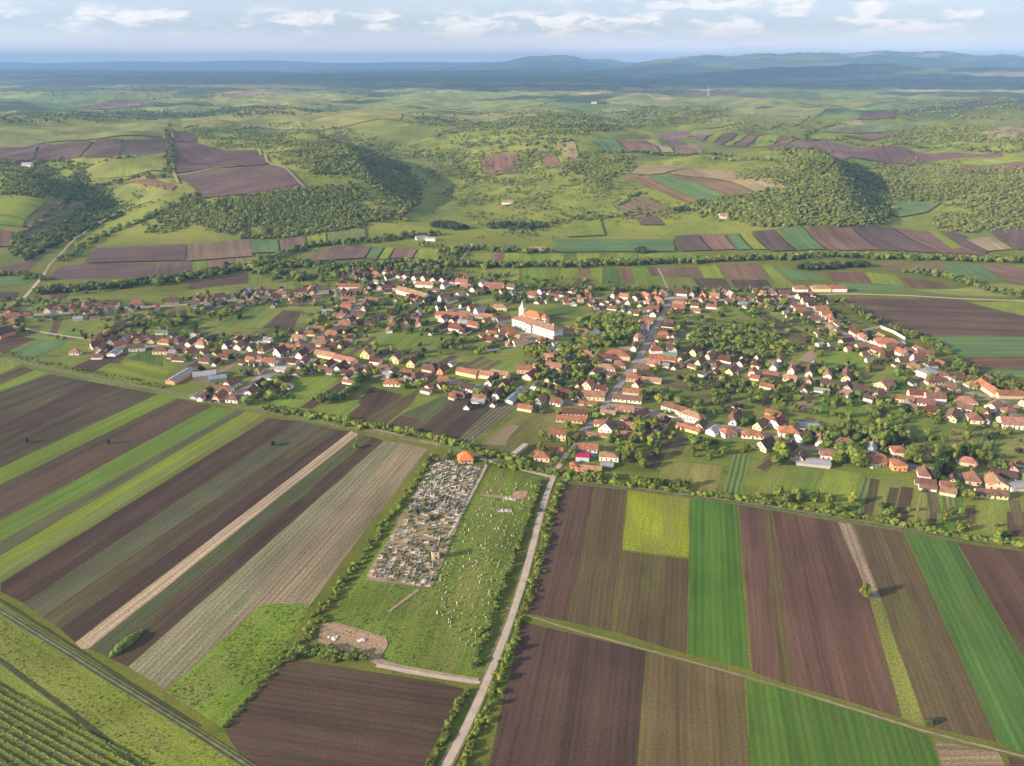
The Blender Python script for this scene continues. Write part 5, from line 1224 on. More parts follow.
if far_stuff:
    B = MB(); cols = []
    for p in far_stuff:
        kd, desc, px, hx, hy, ha, l, w, hw, rh, stl, rf, wl = p; c, s = math.cos(ha), math.sin(ha); q = rr.uniform(.5, 1.0)
        for src, cl in ((wall_mb(l, w, hw, rh, stl), WALLS[wl]), (roof_mb(l, w, hw, rh, stl), tuple(v * q for v in ROOFS[rf]))):
            B.add([(hx + a * c - b * s, hy + a * s + b * c, z) for a, b, z in src.v], src.f); cols += [cl] * len(src.f)
    o = link_mesh('distant_buildings', B.v, B.f, M['tint']); at_ = o.data.attributes.new('tint', 'FLOAT_COLOR', 'FACE')
    at_.data.foreach_set('color', np.array([(*c, 1) for c in cols], np.float32).reshape(-1))
    tag(o, 'remaining small buildings at the back of the village', kind='stuff')
# bare yards round the houses
m = MB(); uvs = []
for (x, y, a, lx, ly) in YARD:
    if rr.random() < 0.65:
        z = 0.235 + rr.uniform(0, 0.02); c, s = math.cos(a), math.sin(a); lx *= rr.uniform(.5, 1); ly *= rr.uniform(.4, .9)
        k = 9; V = []
        for i in range(k):
            t = 6.2832 * i / k; r = rr.uniform(.4, .6); V.append((x + math.cos(t) * lx * r * c - math.sin(t) * ly * r * s, y + math.cos(t) * lx * r * s + math.sin(t) * ly * r * c, z))
        m.add(V, [tuple(range(k))])
tag(m.build('yard_ground', M['yard_dirt']), 'trodden dusty yards round the village houses', kind='structure')

# garden plots behind the houses: narrow strips running away from the streets
PL = []
VB = [P(*p) for p in [(0, 306), (180, 298), (330, 276), (520, 291), (790, 298), (850, 342), (950, 374), (1050, 392), (1050, 536), (860, 512), (700, 486), (575, 470), (570, 425), (520, 395), (400, 385), (262, 405), (100, 378), (0, 345)]]
def in1(p, poly): return bool(inpoly(np.array([p[0]]), np.array([p[1]]), poly)[0])
for nm in SWP:
    for (x, y, a) in walk(STREETS[nm], 9.5, 3.0):
        for side in (1, -1):
            nx, ny = -math.sin(a) * side, math.cos(a) * side; d0 = 20 + rr.uniform(-2, 8); w_ = rr.uniform(6.0, 9.5); good = False
            for lo_, hi_ in ((36, 62), (24, 36), (12, 22)):
                L_ = rr.uniform(lo_, hi_); cx, cy = x + nx * (d0 + L_ / 2), y + ny * (d0 + L_ / 2); C4 = corners(cx, cy, a + R(90), L_, w_)
                if max(p[1] for p in C4) > 1010 or not all(in1(p, VB) for p in C4) or any(in1(p, f_) for f_ in FP for p in C4 + [(cx, cy)]): continue
                if not all(street_clear(p[0], p[1], 9) for p in C4 + [(cx, cy)]): continue
                if any((cx - q[0]) ** 2 + (cy - q[1]) ** 2 < (q[2] + L_) ** 2 / 3.2 and overlap(C4, q[3]) for q in PL): continue
                good = True; break
            if not good: continue
            PL.append((cx, cy, L_, C4))
            if rr.random() < 0.12: continue
            kk, cc = pick({('s', (0.10, 0.072, 0.052)): 5, ('w', (0.12, 0.10, 0.055)): 4, ('g', (0.11, 0.19, 0.032)): 4, ('g', (0.07, 0.13, 0.025)): 3, ('m', (0.20, 0.20, 0.07)): 4, ('m', (0.16, 0.21, 0.04)): 4, ('d', (0.22, 0.17, 0.12)): 1, ('r', (0.13, 0.15, 0.055)): 2})
            patch('garden_plot', C4, K[kk], cc, (nx, ny), z=0.03 + 0.14 * len(PL) / 400, ins=0.2)
print('plots', len(PL))
# walls
def wall_line(pts, h, th, label, col=(0.66, 0.58, 0.50)):
    w = [P(*p) for p in pts]; m = MB()
    for i in range(len(w) - 1):
        a = math.atan2(w[i + 1][1] - w[i][1], w[i + 1][0] - w[i][0]); L = math.dist(w[i], w[i + 1])
        m.rbox((w[i][0] + w[i + 1][0]) / 2, (w[i][1] + w[i + 1][1]) / 2, a, L, th, 0, h)
        m.rbox((w[i][0] + w[i + 1][0]) / 2, (w[i][1] + w[i + 1][1]) / 2, a, L + .1, th + .14, h, h + .12)
    o = m.build('boundary_wall', M['plaster']); o.color = (*col, 1); tag(o, label, 'wall')
wall_line([(853, 335), (868, 342), (885, 350)], 2.6, .5, 'long white wall left of the walled yard')
wall_line([(880, 328), (893, 333), (905, 340)], 2.6, .5, 'white wall on the right side of the walled yard')
wall_line([(858, 333), (880, 328)], 2.2, .4, 'pale wall along the back of the walled yard')
wall_line([(700, 437 - 12), (668, 418)], 1.8, .4, 'pale wall in front of the long white pair')
wall_line([(702, 361), (716, 368), (738, 375)], 1.8, .4, 'white wall edging the lawn on the east street')
wall_line([(867, 352), (876, 360)], 2.0, .4, 'short pale wall by the brown plot')
wall_line([(512, 458), (526, 447)], 2.6, 3.6, 'low grey ruin of a shed beside the dry pasture', (0.42, 0.36, 0.31))

# ------------------------------------------------------------------ utility poles, car, pylon
def pole(px, py, label, h=8.5):
    x, y = P(px, py); root = empty('utility_pole', (x, y, 0), R(25)); tag(root, label, 'utility pole', 'utility poles along the lanes')
    m = MB(); m.tube((0, 0, 0), (0, 0, h), .17, .11); m.build('post', M['pole_wood'], root)
    m = MB(); m.box(-.9, .9, -.06, .06, h - .7, h - .58); m.build('crossarm', M['pole_wood'], root)
    m = MB()
    for s in (-.75, 0, .75): m.tube((s, 0, h - .58), (s, 0, h - .35), .06, .04)
    m.build('insulator', M['window_frame'], root)
for q in [(565, 463, 'utility pole beside the two cream houses'), (437, 449, 'utility pole above the left corner of the cemetery'), (473, 446, 'utility pole above the chapel'), (13, 331, 'utility pole beside the orange gabled house at left'),
          (39, 336, 'second utility pole along the left lane'), (65, 340, 'third utility pole along the left lane'), (91, 343, 'utility pole at the left hamlet'), (147, 346, 'utility pole by the hipped house of the left hamlet'),
          (546, 478, 'utility pole at the road junction'), (586, 434, 'utility pole on the right kerb of the main street'), (357, 440, 'utility pole at the end of the straw strip'), (205, 402, 'utility pole beside the farm track'), (551, 470, 'short utility pole just above the junction')]: pole(*q)
def car():
    x, y = P(539, 511); dx, dy = P(544, 500); ang = math.atan2(dy - y, dx - x)
    root = empty('parked_car', (x + .6, y, 0.26), ang); tag(root, 'small dark car driving on the pale dirt road', 'car')
    m = MB(); prof = [(-2.05, .35), (2.05, .35), (2.1, .75), (1.95, .85), (.95, .98), (-1.8, 1.0), (-2.1, .85)]
    n = len(prof); m.add([(a, -.85, b) for a, b in prof] + [(a, .85, b) for a, b in prof], [tuple(range(n)), tuple(range(2 * n - 1, n - 1, -1))] + [(i, n + i, n + (i + 1) % n, (i + 1) % n) for i in range(n)]); m.build('body', M['car_paint'], root)
    m = MB(); b = [(-1.75, .99), (.95, .97), (.35, 1.45), (-1.35, 1.47)]
    m.add([(p, -.72 + (q > 1.2) * .12, q) for p, q in b] + [(p, .72 - (q > 1.2) * .12, q) for p, q in b], [(0, 1, 2, 3), (7, 6, 5, 4), (1, 5, 6, 2), (3, 7, 4, 0)]); m.build('window', M['window_glass'], root)
    m = MB(); m.box(-1.3, .3, -.6, .6, 1.455, 1.5); m.build('roof', M['car_paint'], root)
    for sx in (-1.3, 1.3):
        for sy in (-.86, .86):
            m = MB(); m.tube((sx, sy - .1, .32), (sx, sy + .1, .32), .32, .32, 14); m.build('wheel', M['tyre'], root)
    for sy in (-.6, .6):
        m = MB(); m.box(2.06, 2.12, sy - .18, sy + .18, .6, .74); m.build('headlight', M['window_frame'], root)
car()
def pylon(px, py):
    x, y = P(px, py); z = hs(x, y); root = empty('lattice_mast', (x, y, z)); tag(root, 'pale lattice mast standing on the distant plateau', 'mast'); H = 50
    m = MB(); lv = [0, 12, 23, 32, 40, 46, 50]; wd = lambda q: 3.0 * (1 - q / H) + .5
    for sx in (-1, 1):
        for sy in (-1, 1): m.tube((sx * wd(0), sy * wd(0), 0), (sx * wd(H), sy * wd(H), H), .35, .28, 4)
    for a, b in zip(lv[:-1], lv[1:]):
        for (p, q) in (((-1, -1), (1, -1)), ((1, -1), (1, 1)), ((1, 1), (-1, 1)), ((-1, 1), (-1, -1))):
            m.tube((p[0] * wd(a), p[1] * wd(a), a), (q[0] * wd(b), q[1] * wd(b), b), .16, .16, 4); m.tube((q[0] * wd(a), q[1] * wd(a), a), (p[0] * wd(b), p[1] * wd(b), b), .16, .16, 4)
    m.build('lattice', M['window_frame'], root)
pylon(708, 96)
# ------------------------------------------------------------------ trees and shrubs
def ico(sub):
    bm = bmesh.new(); bmesh.ops.create_icosphere(bm, subdivisions=sub, radius=1.0)
    v = np.array([x.co[:] for x in bm.verts]); f = np.array([[q.index for q in p.verts] for p in bm.faces]); bm.free(); return v, f
ICO1, ICO2 = ico(1), ico(2)
def crown_data(seed, height=1.0, rx=0.42, z0=0.22, nb=12, br=0.17, leaves=260, ls=0.05, tall=1.0, sub=ICO1):
    """crown of a tree of unit height: rough clumps plus loose leaf tufts; returns verts, faces"""
    r = np.random.default_rng(seed); V = []; F = []; n = 0
    cz = (z0 + 1.0) / 2; hz = (1.0 - z0) / 2; cen = []
    for i in range(nb):
        d = r.normal(size=3); d /= np.linalg.norm(d); q = r.uniform(0.25, 0.82)
        c = np.array([d[0] * rx * q, d[1] * rx * q, cz + d[2] * hz * q]); b = br * r.uniform(0.7, 1.25)
        v, f = sub; nz = 1 + 0.28 * (r.random(len(v))[:, None] - 0.5) * 2
        V.append(v * nz * b * np.array([1, 1, 0.9 * tall]) + c); F.append(f + n); n += len(v); cen.append((c, b))
    V = [np.concatenate(V)]; F = [np.concatenate(F)]
    k = leaves; ci = r.integers(0, nb, k); cc = np.array([cen[i][0] for i in ci]); bb = np.array([cen[i][1] for i in ci])
    d = r.normal(size=(k, 3)); d /= np.linalg.norm(d, axis=1)[:, None]; p = cc + d * bb[:, None] * r.uniform(0.9, 1.3, (k, 1)) * np.array([1, 1, tall])
    u = r.normal(size=(k, 3)); u -= (u * d).sum(1)[:, None] * d * 0.6; u /= np.linalg.norm(u, axis=1)[:, None]; w = np.cross(u, r.normal(size=(k, 3))); w /= np.linalg.norm(w, axis=1)[:, None]
    s = ls * r.uniform(0.6, 1.3, (k, 1))
    Q = np.stack([p - u * s - w * s * .7, p + u * s - w * s * .5, p + u * s * .8 + w * s * .7, p - u * s * .7 + w * s * .6], 1).reshape(-1, 3)
    fq = (np.arange(k * 4).reshape(k, 4) + n)
    faces = [tuple(x) for x in F[0]] + [tuple(x) for x in fq]
    return np.concatenate([V[0], Q]), faces
def trunk_data(seed, h=0.45, r0=0.028):
    r = random.Random(seed); m = MB(); m.tube((0, 0, -.02), (0.01, 0, h * .6), r0 * 1.2, r0 * .8, 7)
    for k in range(4):
        a = k * 1.57 + r.uniform(-.4, .4); m.tube((0.01, 0, h * .5), (math.cos(a) * .16, math.sin(a) * .16, h * r.uniform(1.0, 1.4)), r0 * .6, r0 * .25, 5)
    return m
def mesh_of(name, V, F, mat):
    me = bpy.data.meshes.new(name); me.from_pydata([tuple(map(float, v)) for v in V], [], [tuple(map(int, f)) for f in F]); me.update(); me.materials.append(mat); return me
KINDS = {'round': dict(rx=0.44, z0=0.16, nb=15, br=0.19), 'broad': dict(rx=0.62, z0=0.2, nb=18, br=0.21), 'tall': dict(rx=0.25, z0=0.12, nb=15, br=0.15, tall=1.4), 'spire': dict(rx=0.13, z0=0.04, nb=14, br=0.09, tall=1.9), 'bush': dict(rx=0.62, z0=-0.1, nb=10, br=0.33)}
MESH = {}
for kn, kw in KINDS.items():
    for mt in ('leaves', 'leaves_bright', 'leaves_dark', 'leaves_scrub', 'leaves_wood'):
        for s in range(4):
            if mt not in MESH.setdefault(kn, {}): MESH[kn][mt] = []
    for s in range(4):
        V, Fc = crown_data(100 + s * 7 + len(kn), leaves=520, ls=0.036, **kw)
        for mt in MESH[kn]: MESH[kn][mt].append(mesh_of('crown', V, Fc, M[mt]))
TRUNK = []
for s in range(3):
    m = trunk_data(s); TRUNK.append(mesh_of('trunk', m.v, m.f, M['bark']))
tr = random.Random(99)
def tree_thing(x, y, h, kind, mt, label, cat='tree', group=None, name='tree'):
    root = empty(name, (x, y, 0.0 if y < 1120 else hs(x, y)), tr.uniform(0, 6.28), (h * tr.uniform(.85, 1.15), h * tr.uniform(.85, 1.15), h)); tag(root, label, cat, group)
    c = bpy.data.objects.new('crown', tr.choice(MESH[kind][mt])); COL.objects.link(c); c.parent = root
    if kind != 'bush':
        t_ = bpy.data.objects.new('trunk', tr.choice(TRUNK)); COL.objects.link(t_); t_.parent = root
    return root
# lighter copies of the shapes for the woods, kept in a collection of their own outside the scene
FARC = {}
for mt in ('leaves', 'leaves_bright', 'leaves_dark', 'leaves_scrub', 'leaves_wood'):
    c = bpy.data.collections.new('foliage shapes ' + mt); FARC[mt] = c
    for s, (kn, lv) in enumerate((('round', 120), ('broad', 120), ('tall', 120), ('round', 120), ('bush', 90))):
        kw = dict(KINDS[kn]); kw['nb'] = 9; kw['br'] *= 1.15
        V, Fc = crown_data(300 + s, leaves=lv, ls=0.07, **kw)
        o = bpy.data.objects.new(f'shape {s}', mesh_of('shape', V, Fc, M[mt])); c.objects.link(o)
def scatter_tree(mt):
    ng = bpy.data.node_groups.new('scatter ' + mt, 'GeometryNodeTree')
    ng.interface.new_socket(name='Geometry', in_out='INPUT', socket_type='NodeSocketGeometry'); ng.interface.new_socket(name='Geometry', in_out='OUTPUT', socket_type='NodeSocketGeometry')
    gi = ng.nodes.new('NodeGroupInput'); go = ng.nodes.new('NodeGroupOutput'); iop = ng.nodes.new('GeometryNodeInstanceOnPoints'); ci = ng.nodes.new('GeometryNodeCollectionInfo')
    ci.inputs['Collection'].default_value = FARC[mt]; ci.inputs['Separate Children'].default_value = True; ci.inputs['Reset Children'].default_value = True
    def at(nm, ty):
        a = ng.nodes.new('GeometryNodeInputNamedAttribute'); a.data_type = ty; a.inputs[0].default_value = nm; return a.outputs[0]
    ng.links.new(gi.outputs[0], iop.inputs['Points']); ng.links.new(ci.outputs[0], iop.inputs['Instance'])
    iop.inputs['Pick Instance'].default_value = True
    ng.links.new(at('idx', 'INT'), iop.inputs['Instance Index']); ng.links.new(at('rot', 'FLOAT_VECTOR'), iop.inputs['Rotation']); ng.links.new(at('scl', 'FLOAT_VECTOR'), iop.inputs['Scale'])
    ng.links.new(iop.outputs[0], go.inputs[0]); return ng
NG = {}
def scatter(name, pts, hts, mt, label, picks=(0, 1, 2, 3), wide=1.0):
    if len(pts) == 0: return
    if mt not in NG: NG[mt] = scatter_tree(mt)
    n = len(pts); pts = np.asarray(pts, float); me = bpy.data.meshes.new(name)
    me.vertices.add(n); me.vertices.foreach_set('co', pts.astype(np.float32).reshape(-1))
    g = np.random.default_rng(n); hts = np.asarray(hts, float)
    a = me.attributes.new('idx', 'INT', 'POINT'); a.data.foreach_set('value', g.choice(np.array(picks), n).astype(np.int32))
    rot = np.zeros((n, 3), np.float32); rot[:, 2] = g.uniform(0, 6.28, n); a = me.attributes.new('rot', 'FLOAT_VECTOR', 'POINT'); a.data.foreach_set('vector', rot.reshape(-1))
    s = np.stack([hts * wide * g.uniform(.8, 1.25, n), hts * wide * g.uniform(.8, 1.25, n), hts], 1).astype(np.float32); a = me.attributes.new('scl', 'FLOAT_VECTOR', 'POINT'); a.data.foreach_set('vector', s.reshape(-1))
    me.update(); me.materials.append(M[mt])
    o = bpy.data.objects.new(name, me); COL.objects.link(o); tag(o, label, kind='stuff')
    md = o.modifiers.new('foliage', 'NODES'); md.node_group = NG[mt]; return o
def blocked(x, y, pad):
    for (ox, oy, orad, oc) in OCC:
        if abs(x - ox) < orad + pad and abs(y - oy) < orad + pad:
            if free_pt(x, y, oc, pad): return True
    return False
def free_pt(x, y, c, pad):
    cx = sum(p[0] for p in c) / 4; cy_ = sum(p[1] for p in c) / 4; c = [(cx + (p[0] - cx) * (1 + pad / 8), cy_ + (p[1] - cy_) * (1 + pad / 8)) for p in c]
    s = 0
    for i in range(4):
        (ax, ay), (bx, by) = c[i], c[(i + 1) % 4]
        if (bx - ax) * (y - ay) - (by - ay) * (x - ax) < 0: return False
    return True
def road_near(x, y, d):
    return not street_clear(x, y, d)
def in_px(poly, n, clump=0.0, seed=1, scale=90.0, soft=0.0):
    """n world points on the terrain that the photo shows inside the pixel polygon, optionally clumped"""
    g = np.random.default_rng(seed); W_ = [P(*p) for p in poly]
    x0, x1 = min(p[0] for p in W_) - 60, max(p[0] for p in W_) + 60; y0, y1 = min(p[1] for p in W_) - 60, max(p[1] for p in W_) + 60
    out = np.zeros((0, 3)); tries = 0
    while len(out) < n and tries < 40:
        x = g.uniform(x0, x1, n * 3); y = g.uniform(y0, y1, n * 3); z = hfun(x, y); u, v = proj(x, y, z); ok = inpoly(u + soft * g.normal(size=len(x)), v + .5 * soft * g.normal(size=len(x)), poly)
        if clump > 0:
            f = (np.sin(x / scale + 1.3 * np.sin(y / scale * 1.3 + seed)) + np.sin(y / scale * .8 + 1.7 * np.sin(x / scale * .7 + seed * 2)) + .6 * np.sin((x + y) / scale * 2.7 + seed)) / 2.6
            ok &= g.uniform(-1, 1, len(x)) * (.35 + .07 * soft) + f > clump * 2 - 1
        out = np.concatenate([out, np.stack([x[ok], y[ok], z[ok]], 1)]); tries += 1
    return out[:n]
def line_pts(pxl, spacing, spread, seed=1, world=False):
    g = random.Random(seed); w = [p if world else P(*p) for p in pxl]; out = []
    for i in range(len(w) - 1):
        L = math.dist(w[i], w[i + 1]); k = max(1, int(L / spacing))
        for j in range(k):
            t = (j + g.random()) / k; a = math.atan2(w[i + 1][1] - w[i][1], w[i + 1][0] - w[i][0]); s = g.gauss(0, spread / 2)
            x = w[i][0] + (w[i + 1][0] - w[i][0]) * t - math.sin(a) * s; y = w[i][1] + (w[i + 1][1] - w[i][1]) * t + math.cos(a) * s
            out.append((x, y, 0.0 if y < 1120 else hs(x, y)))
    return out

# individual trees, nearest gardens first: (description, pixel polygon or line, count, height range, kinds, materials)
TG = [
 ('garden trees right of the crimson roofed yard', [(612, 425), (650, 425), (670, 450), (640, 470), (616, 462)], 15, (6, 10), ('round', 'broad'), ('leaves_bright', 'leaves')),
 ('thicket above the brown field at the junction', [(563, 472), (600, 478), (690, 486), (690, 494), (600, 484), (563, 479)], 34, (4, 7), ('round', 'bush'), ('leaves_bright', 'leaves')),
 ('trees around the two cream houses', [(528, 435), (575, 422), (580, 450), (570, 466), (530, 466)], 18, (4, 8), ('round', 'broad'), ('leaves_bright', 'leaves')),
 ('trees behind the long pinkish shed', [(600, 437), (640, 440), (640, 446), (600, 446)], 9, (5, 8), ('round',), ('leaves_bright',)),
 ('big trees below the white trio', [(772, 448), (800, 452), (798, 470), (772, 466)], 8, (8, 11), ('round', 'broad'), ('leaves_bright', 'leaves')),
 ('orchard at the foot of the village gardens', [(756, 488), (860, 505), (860, 514), (756, 500)], 22, (4, 8), ('round', 'bush'), ('leaves', 'leaves_bright')),
 ('trees between the grey workshop and orange villa', [(836, 462), (860, 450), (866, 468), (846, 474)], 9, (7, 11), ('round', 'broad'), ('leaves_bright', 'leaves')),
 ('grove above the orange square house', [(862, 430), (900, 428), (915, 445), (880, 450), (866, 446)], 17, (7, 12), ('round', 'broad', 'tall'), ('leaves', 'leaves_bright')),
 ('grove at the right end of the gardens', [(905, 455), (1000, 458), (1000, 475), (950, 478), (905, 478)], 34, (7, 12), ('round', 'broad', 'tall'), ('leaves', 'leaves_bright')),
 ('dark conifer row on the right', [(932, 480), (942, 460), (950, 462), (944, 486)], 9, (11, 15), ('spire',), ('leaves_dark',)),
 ('trees at the foot of the right gardens', [(880, 505), (1010, 522), (1024, 540), (1000, 542), (880, 522)], 22, (3, 6.5), ('round', 'bush'), ('leaves_bright', 'leaves')),
 ('trees below the steep brown roofed house', [(945, 485), (985, 492), (985, 502), (945, 498)], 12, (5, 9), ('round', 'broad'), ('leaves_bright', 'leaves')),
 ('trees in the garden strips left of the white trio', [(684, 440), (750, 448), (756, 462), (690, 462)], 14, (4, 8), ('round', 'bush'), ('leaves', 'leaves_bright')),
]
LINES = [
 ('hedge trees at the head of the cemetery', [(437, 456), (470, 462), (500, 466), (535, 471)], 6.5, 3, (4, 7), ('round', 'bush'), ('leaves_bright', 'leaves')),
 ('young trees along the right verge of the dirt road', [(488, 712), (500, 680), (514, 640)], 7, 2, (3, 5), ('round', 'tall'), ('leaves_bright',)),
]
def named_trees(desc, pts, hr, kinds, mats):
    pts = [p for p in pts if not blocked(p[0], p[1], 1.0) and not road_near(p[0], p[1], 4.0)]
    pts = sorted(pts, key=lambda p: proj(p[0], p[1], 0)[0])
    for i, p in enumerate(pts):
        k = tr.choice(kinds); h = tr.uniform(*hr); h = h * (0.55 if k == 'bush' else 1)
        nm, cat = ('shrub', 'shrub') if k == 'bush' else ('tree', 'tree')
        w_ = {'round': 'round crowned', 'broad': 'broad', 'tall': 'slender', 'spire': 'dark pointed', 'bush': 'low'}[k]
        lb_ = f'{w_} {nm}, {ordw(i + 1)} from left, {desc}'
        if len(lb_.split()) > 16: lb_ = f'{nm}, {ordw(i + 1)} from left, {desc}'
        tree_thing(p[0], p[1], h, k, tr.choice(mats), lb_, cat, desc, nm)
for i, (desc, poly, n, hr, kinds, mats) in enumerate(TG): named_trees(desc, list(map(tuple, in_px(poly, n, seed=50 + i))), hr, kinds, mats)
for i, (desc, pl, sp, spr, hr, kinds, mats) in enumerate(LINES): named_trees(desc, line_pts(pl, sp, spr, seed=70 + i), hr, kinds, mats)
for (px, py, h, k, mt, lb) in [
 (864, 597, 7.8, 'round', 'leaves_bright', 'lone oval tree on the straw strip between the right fields'),
 (27, 443, 4.0, 'round', 'leaves_dark', 'left one of two small lone trees in the dark ploughed strips'),
 (109, 444, 4.0, 'round', 'leaves_dark', 'right one of two small lone trees in the dark ploughed strips'),
 (273, 446, 4.2, 'round', 'leaves_dark', 'small lone tree left of the straw coloured strip'),
 (356, 448, 3.6, 'bush', 'leaves', 'small bush in the olive strip near the cemetery corner'),
 (578, 441, 6.5, 'round', 'leaves_bright', 'bright round tree on the kerb at the road bend'),
 (930, 724, 2.6, 'bush', 'leaves_dark', 'tiny bush at the lower end of the yellow grass strip'),
 (432, 520, 3.2, 'bush', 'leaves_dark', 'dark evergreen bush in the middle of the dense graves'),
 (425, 506, 3.4, 'bush', 'leaves', 'olive bush in the upper left of the dense graves'),
 (416, 513, 3.6, 'bush', 'leaves', 'low bush at the left edge of the dense graves'),
 (402, 504, 4.4, 'round', 'leaves', 'yellowish shrub on the hedge left of the dense graves'),
 (430, 463, 5.0, 'round', 'leaves_dark', 'dark tree at the top left corner of the cemetery'),
 (578, 298, 9, 'tall', 'leaves_dark', 'dark tree in the rear row of houses'), (430, 305, 11, 'broad', 'leaves_dark', 'dark broad tree beside the very long white building'),
 (506, 303, 13, 'broad', 'leaves_dark', 'dark tree group left of the church tower')]:
    x, y = P(px, py); tree_thing(x, y, h, k, mt, lb, 'shrub' if k == 'bush' else 'tree', None, 'shrub' if k == 'bush' else 'tree')
# dense shrub row left field hump
def hump():
    V = []; Fs = []; n = 0; a, b = P(112, 656), P(143, 631); g = random.Random(4)
    for i in range(26):
        t = i / 25; r = 1.35 * (0.55 + 0.8 * math.sin(math.pi * min(1, t * 1.1)) ** .7); x = a[0] + (b[0] - a[0]) * t + g.uniform(-.5, .5); y = a[1] + (b[1] - a[1]) * t + g.uniform(-.5, .5)
        v = ICO2[0] * np.array([r * 1.3, r * 1.2, r * 1.25]) * (1 + .22 * (np.random.default_rng(i).random((len(ICO2[0]), 1)) - .5) * 2) + np.array([x, y, r * .45]); V.append(v); Fs.append(ICO2[1] + n); n += len(v)
    o = link_mesh('hedge', np.concatenate(V), np.concatenate(Fs), M['leaves']); tag(o, 'short dense hedge standing alone in the lower left field', 'hedge')
hump()

# continuous hedges and rough borders: stuff
def hedge(name, pxl, spacing, spread, hr, mt, label, seed, picks=(0, 1, 4, 4), wide=1.15):
    p = [q for q in line_pts(pxl, spacing, spread, seed) if not blocked(q[0], q[1], .5)]
    g = np.random.default_rng(seed); scatter(name, p, g.uniform(hr[0], hr[1], len(p)), mt, label, picks, wide)
hedge('hedge_growth', [(434, 455), (420, 478), (400, 505), (375, 540), (350, 575), (325, 610), (305, 640), (288, 655)], 1.0, 3.2, (.8, 2.3), 'leaves_bright', 'bright hedge running down the left side of the cemetery', 11)
hedge('hedge_growth', [(288, 657), (300, 652), (330, 655), (366, 660)], 0.8, 3.5, (1.4, 3.4), 'leaves', 'hedge along the top of the dark field', 12)
hedge('hedge_growth', [(541, 482), (528, 520), (515, 556), (501, 592), (486, 635), (473, 668)], 1.3, 1.6, (1.3, 2.6), 'leaves', 'dark hedge between cemetery and dirt road', 13)
hedge('hedge_growth', [(561, 484), (549, 520), (542, 556), (531, 592), (518, 630), (504, 668), (487, 705), (470, 745), (462, 775)], 1.0, 2.6, (.7, 2.3), 'leaves_bright', 'bright shrubs along the right verge of the dirt road', 14)
hedge('hedge_growth', [(467, 690), (455, 712), (440, 745), (428, 775)], 0.9, 1.6, (1.0, 2.2), 'leaves', 'low hedge beside the dark field near the road', 15)
hedge('hedge_growth', [(500, 466), (530, 470), (550, 473), (562, 474)], 1.0, 2.5, (1.6, 3.2), 'leaves_bright', 'hedge at the head of the green cemetery', 16)
hedge('hedge_growth', [(565, 479), (627, 485), (700, 494), (770, 504), (850, 517), (905, 526), (960, 537), (1050, 550)], 1.0, 2.2, (1.2, 3.4), 'leaves_bright', 'bushes along the track above the right fields', 17)
hedge('hedge_growth', [(262, 408), (300, 414), (345, 423), (375, 428), (430, 438), (480, 452), (530, 466)], 1.3, 3.5, (1.5, 4.5), 'leaves_bright', 'bushes along the farm track above the striped fields', 18)
hedge('hedge_growth', [(222, 730), (255, 690), (285, 657)], 1.6, 1.2, (.8, 1.6), 'leaves', 'low growth at the left edge of the dark field', 19)
for i, (pl, hr) in enumerate((([(0, 352), (50, 364), (100, 374), (165, 388)], (1, 2.2)), ([(250, 404), (262, 392), (285, 378), (330, 366)], (3, 7)), ([(312, 400), (330, 402), (350, 395), (366, 372), (376, 374)], (3, 8)),
    ([(400, 388), (420, 384), (445, 386), (452, 398)], (3, 7)), ([(470, 396), (500, 392), (530, 402), (575, 399), (580, 402)], (3, 8)), ([(530, 408), (556, 392), (566, 398)], (4, 9)))):
    hedge('garden_hedge', pl, 2.6, 5, hr, 'leaves_bright' if i % 2 else 'leaves', 'garden hedge behind the lower west row', 30 + i, (0, 1, 3, 4), 1.0)

# garden trees all over the village: stuff
VILL = [((100, 320), (330, 300), (340, 330), (240, 345), (110, 340)), ((330, 300), (480, 310), (520, 350), (420, 362), (330, 350)), ((520, 345), (600, 340), (600, 385), (530, 380)), ((650, 300), (780, 302), (830, 340), (740, 362), (660, 345)),
        ((640, 375), (780, 385), (860, 405), (760, 425), (640, 405)), ((780, 380), (1024, 400), (1024, 470), (860, 450), (770, 420)), ((780, 300), (830, 310), (960, 375), (900, 395), (800, 372)), ((160, 345), (300, 350), (300, 400), (240, 400)), ((0, 300), (110, 300), (110, 345), (0, 335)), ((330, 262), (640, 285), (640, 305), (340, 300)), ((570, 400), (700, 400), (720, 460), (640, 470), (580, 440))]
gp = {k: [] for k in ('leaves', 'leaves_bright', 'leaves_dark')}
cnts = (170, 200, 110, 150, 110, 170, 120, 70, 90, 260, 50)
for i, poly in enumerate(VILL):
    for p in in_px(list(poly), cnts[i], clump=0.42, seed=200 + i, scale=34.0):
        if blocked(p[0], p[1], 1.5) or road_near(p[0], p[1], 4.5): continue
        gp[tr.choice(('leaves', 'leaves_bright', 'leaves_bright', 'leaves_dark', 'leaves'))].append(p)
for (x, y, a, lx, ly) in YARD:
    for k in range(4):
        px_, py_ = x + tr.uniform(-9, 9), y + tr.uniform(-14, 14)
        if not blocked(px_, py_, 1.2) and not road_near(px_, py_, 4.5): gp[tr.choice(('leaves', 'leaves_bright', 'leaves_dark'))].append((px_, py_, 0))
for k, p in gp.items():
    hts = np.random.default_rng(5).uniform(2.0, 6.6, len(p)); scatter('garden_trees', p, hts, k, {'leaves': 'mid green', 'leaves_bright': 'bright green', 'leaves_dark': 'dark green'}[k] + ' garden trees among the village houses', (0, 1, 3, 4), 0.95)
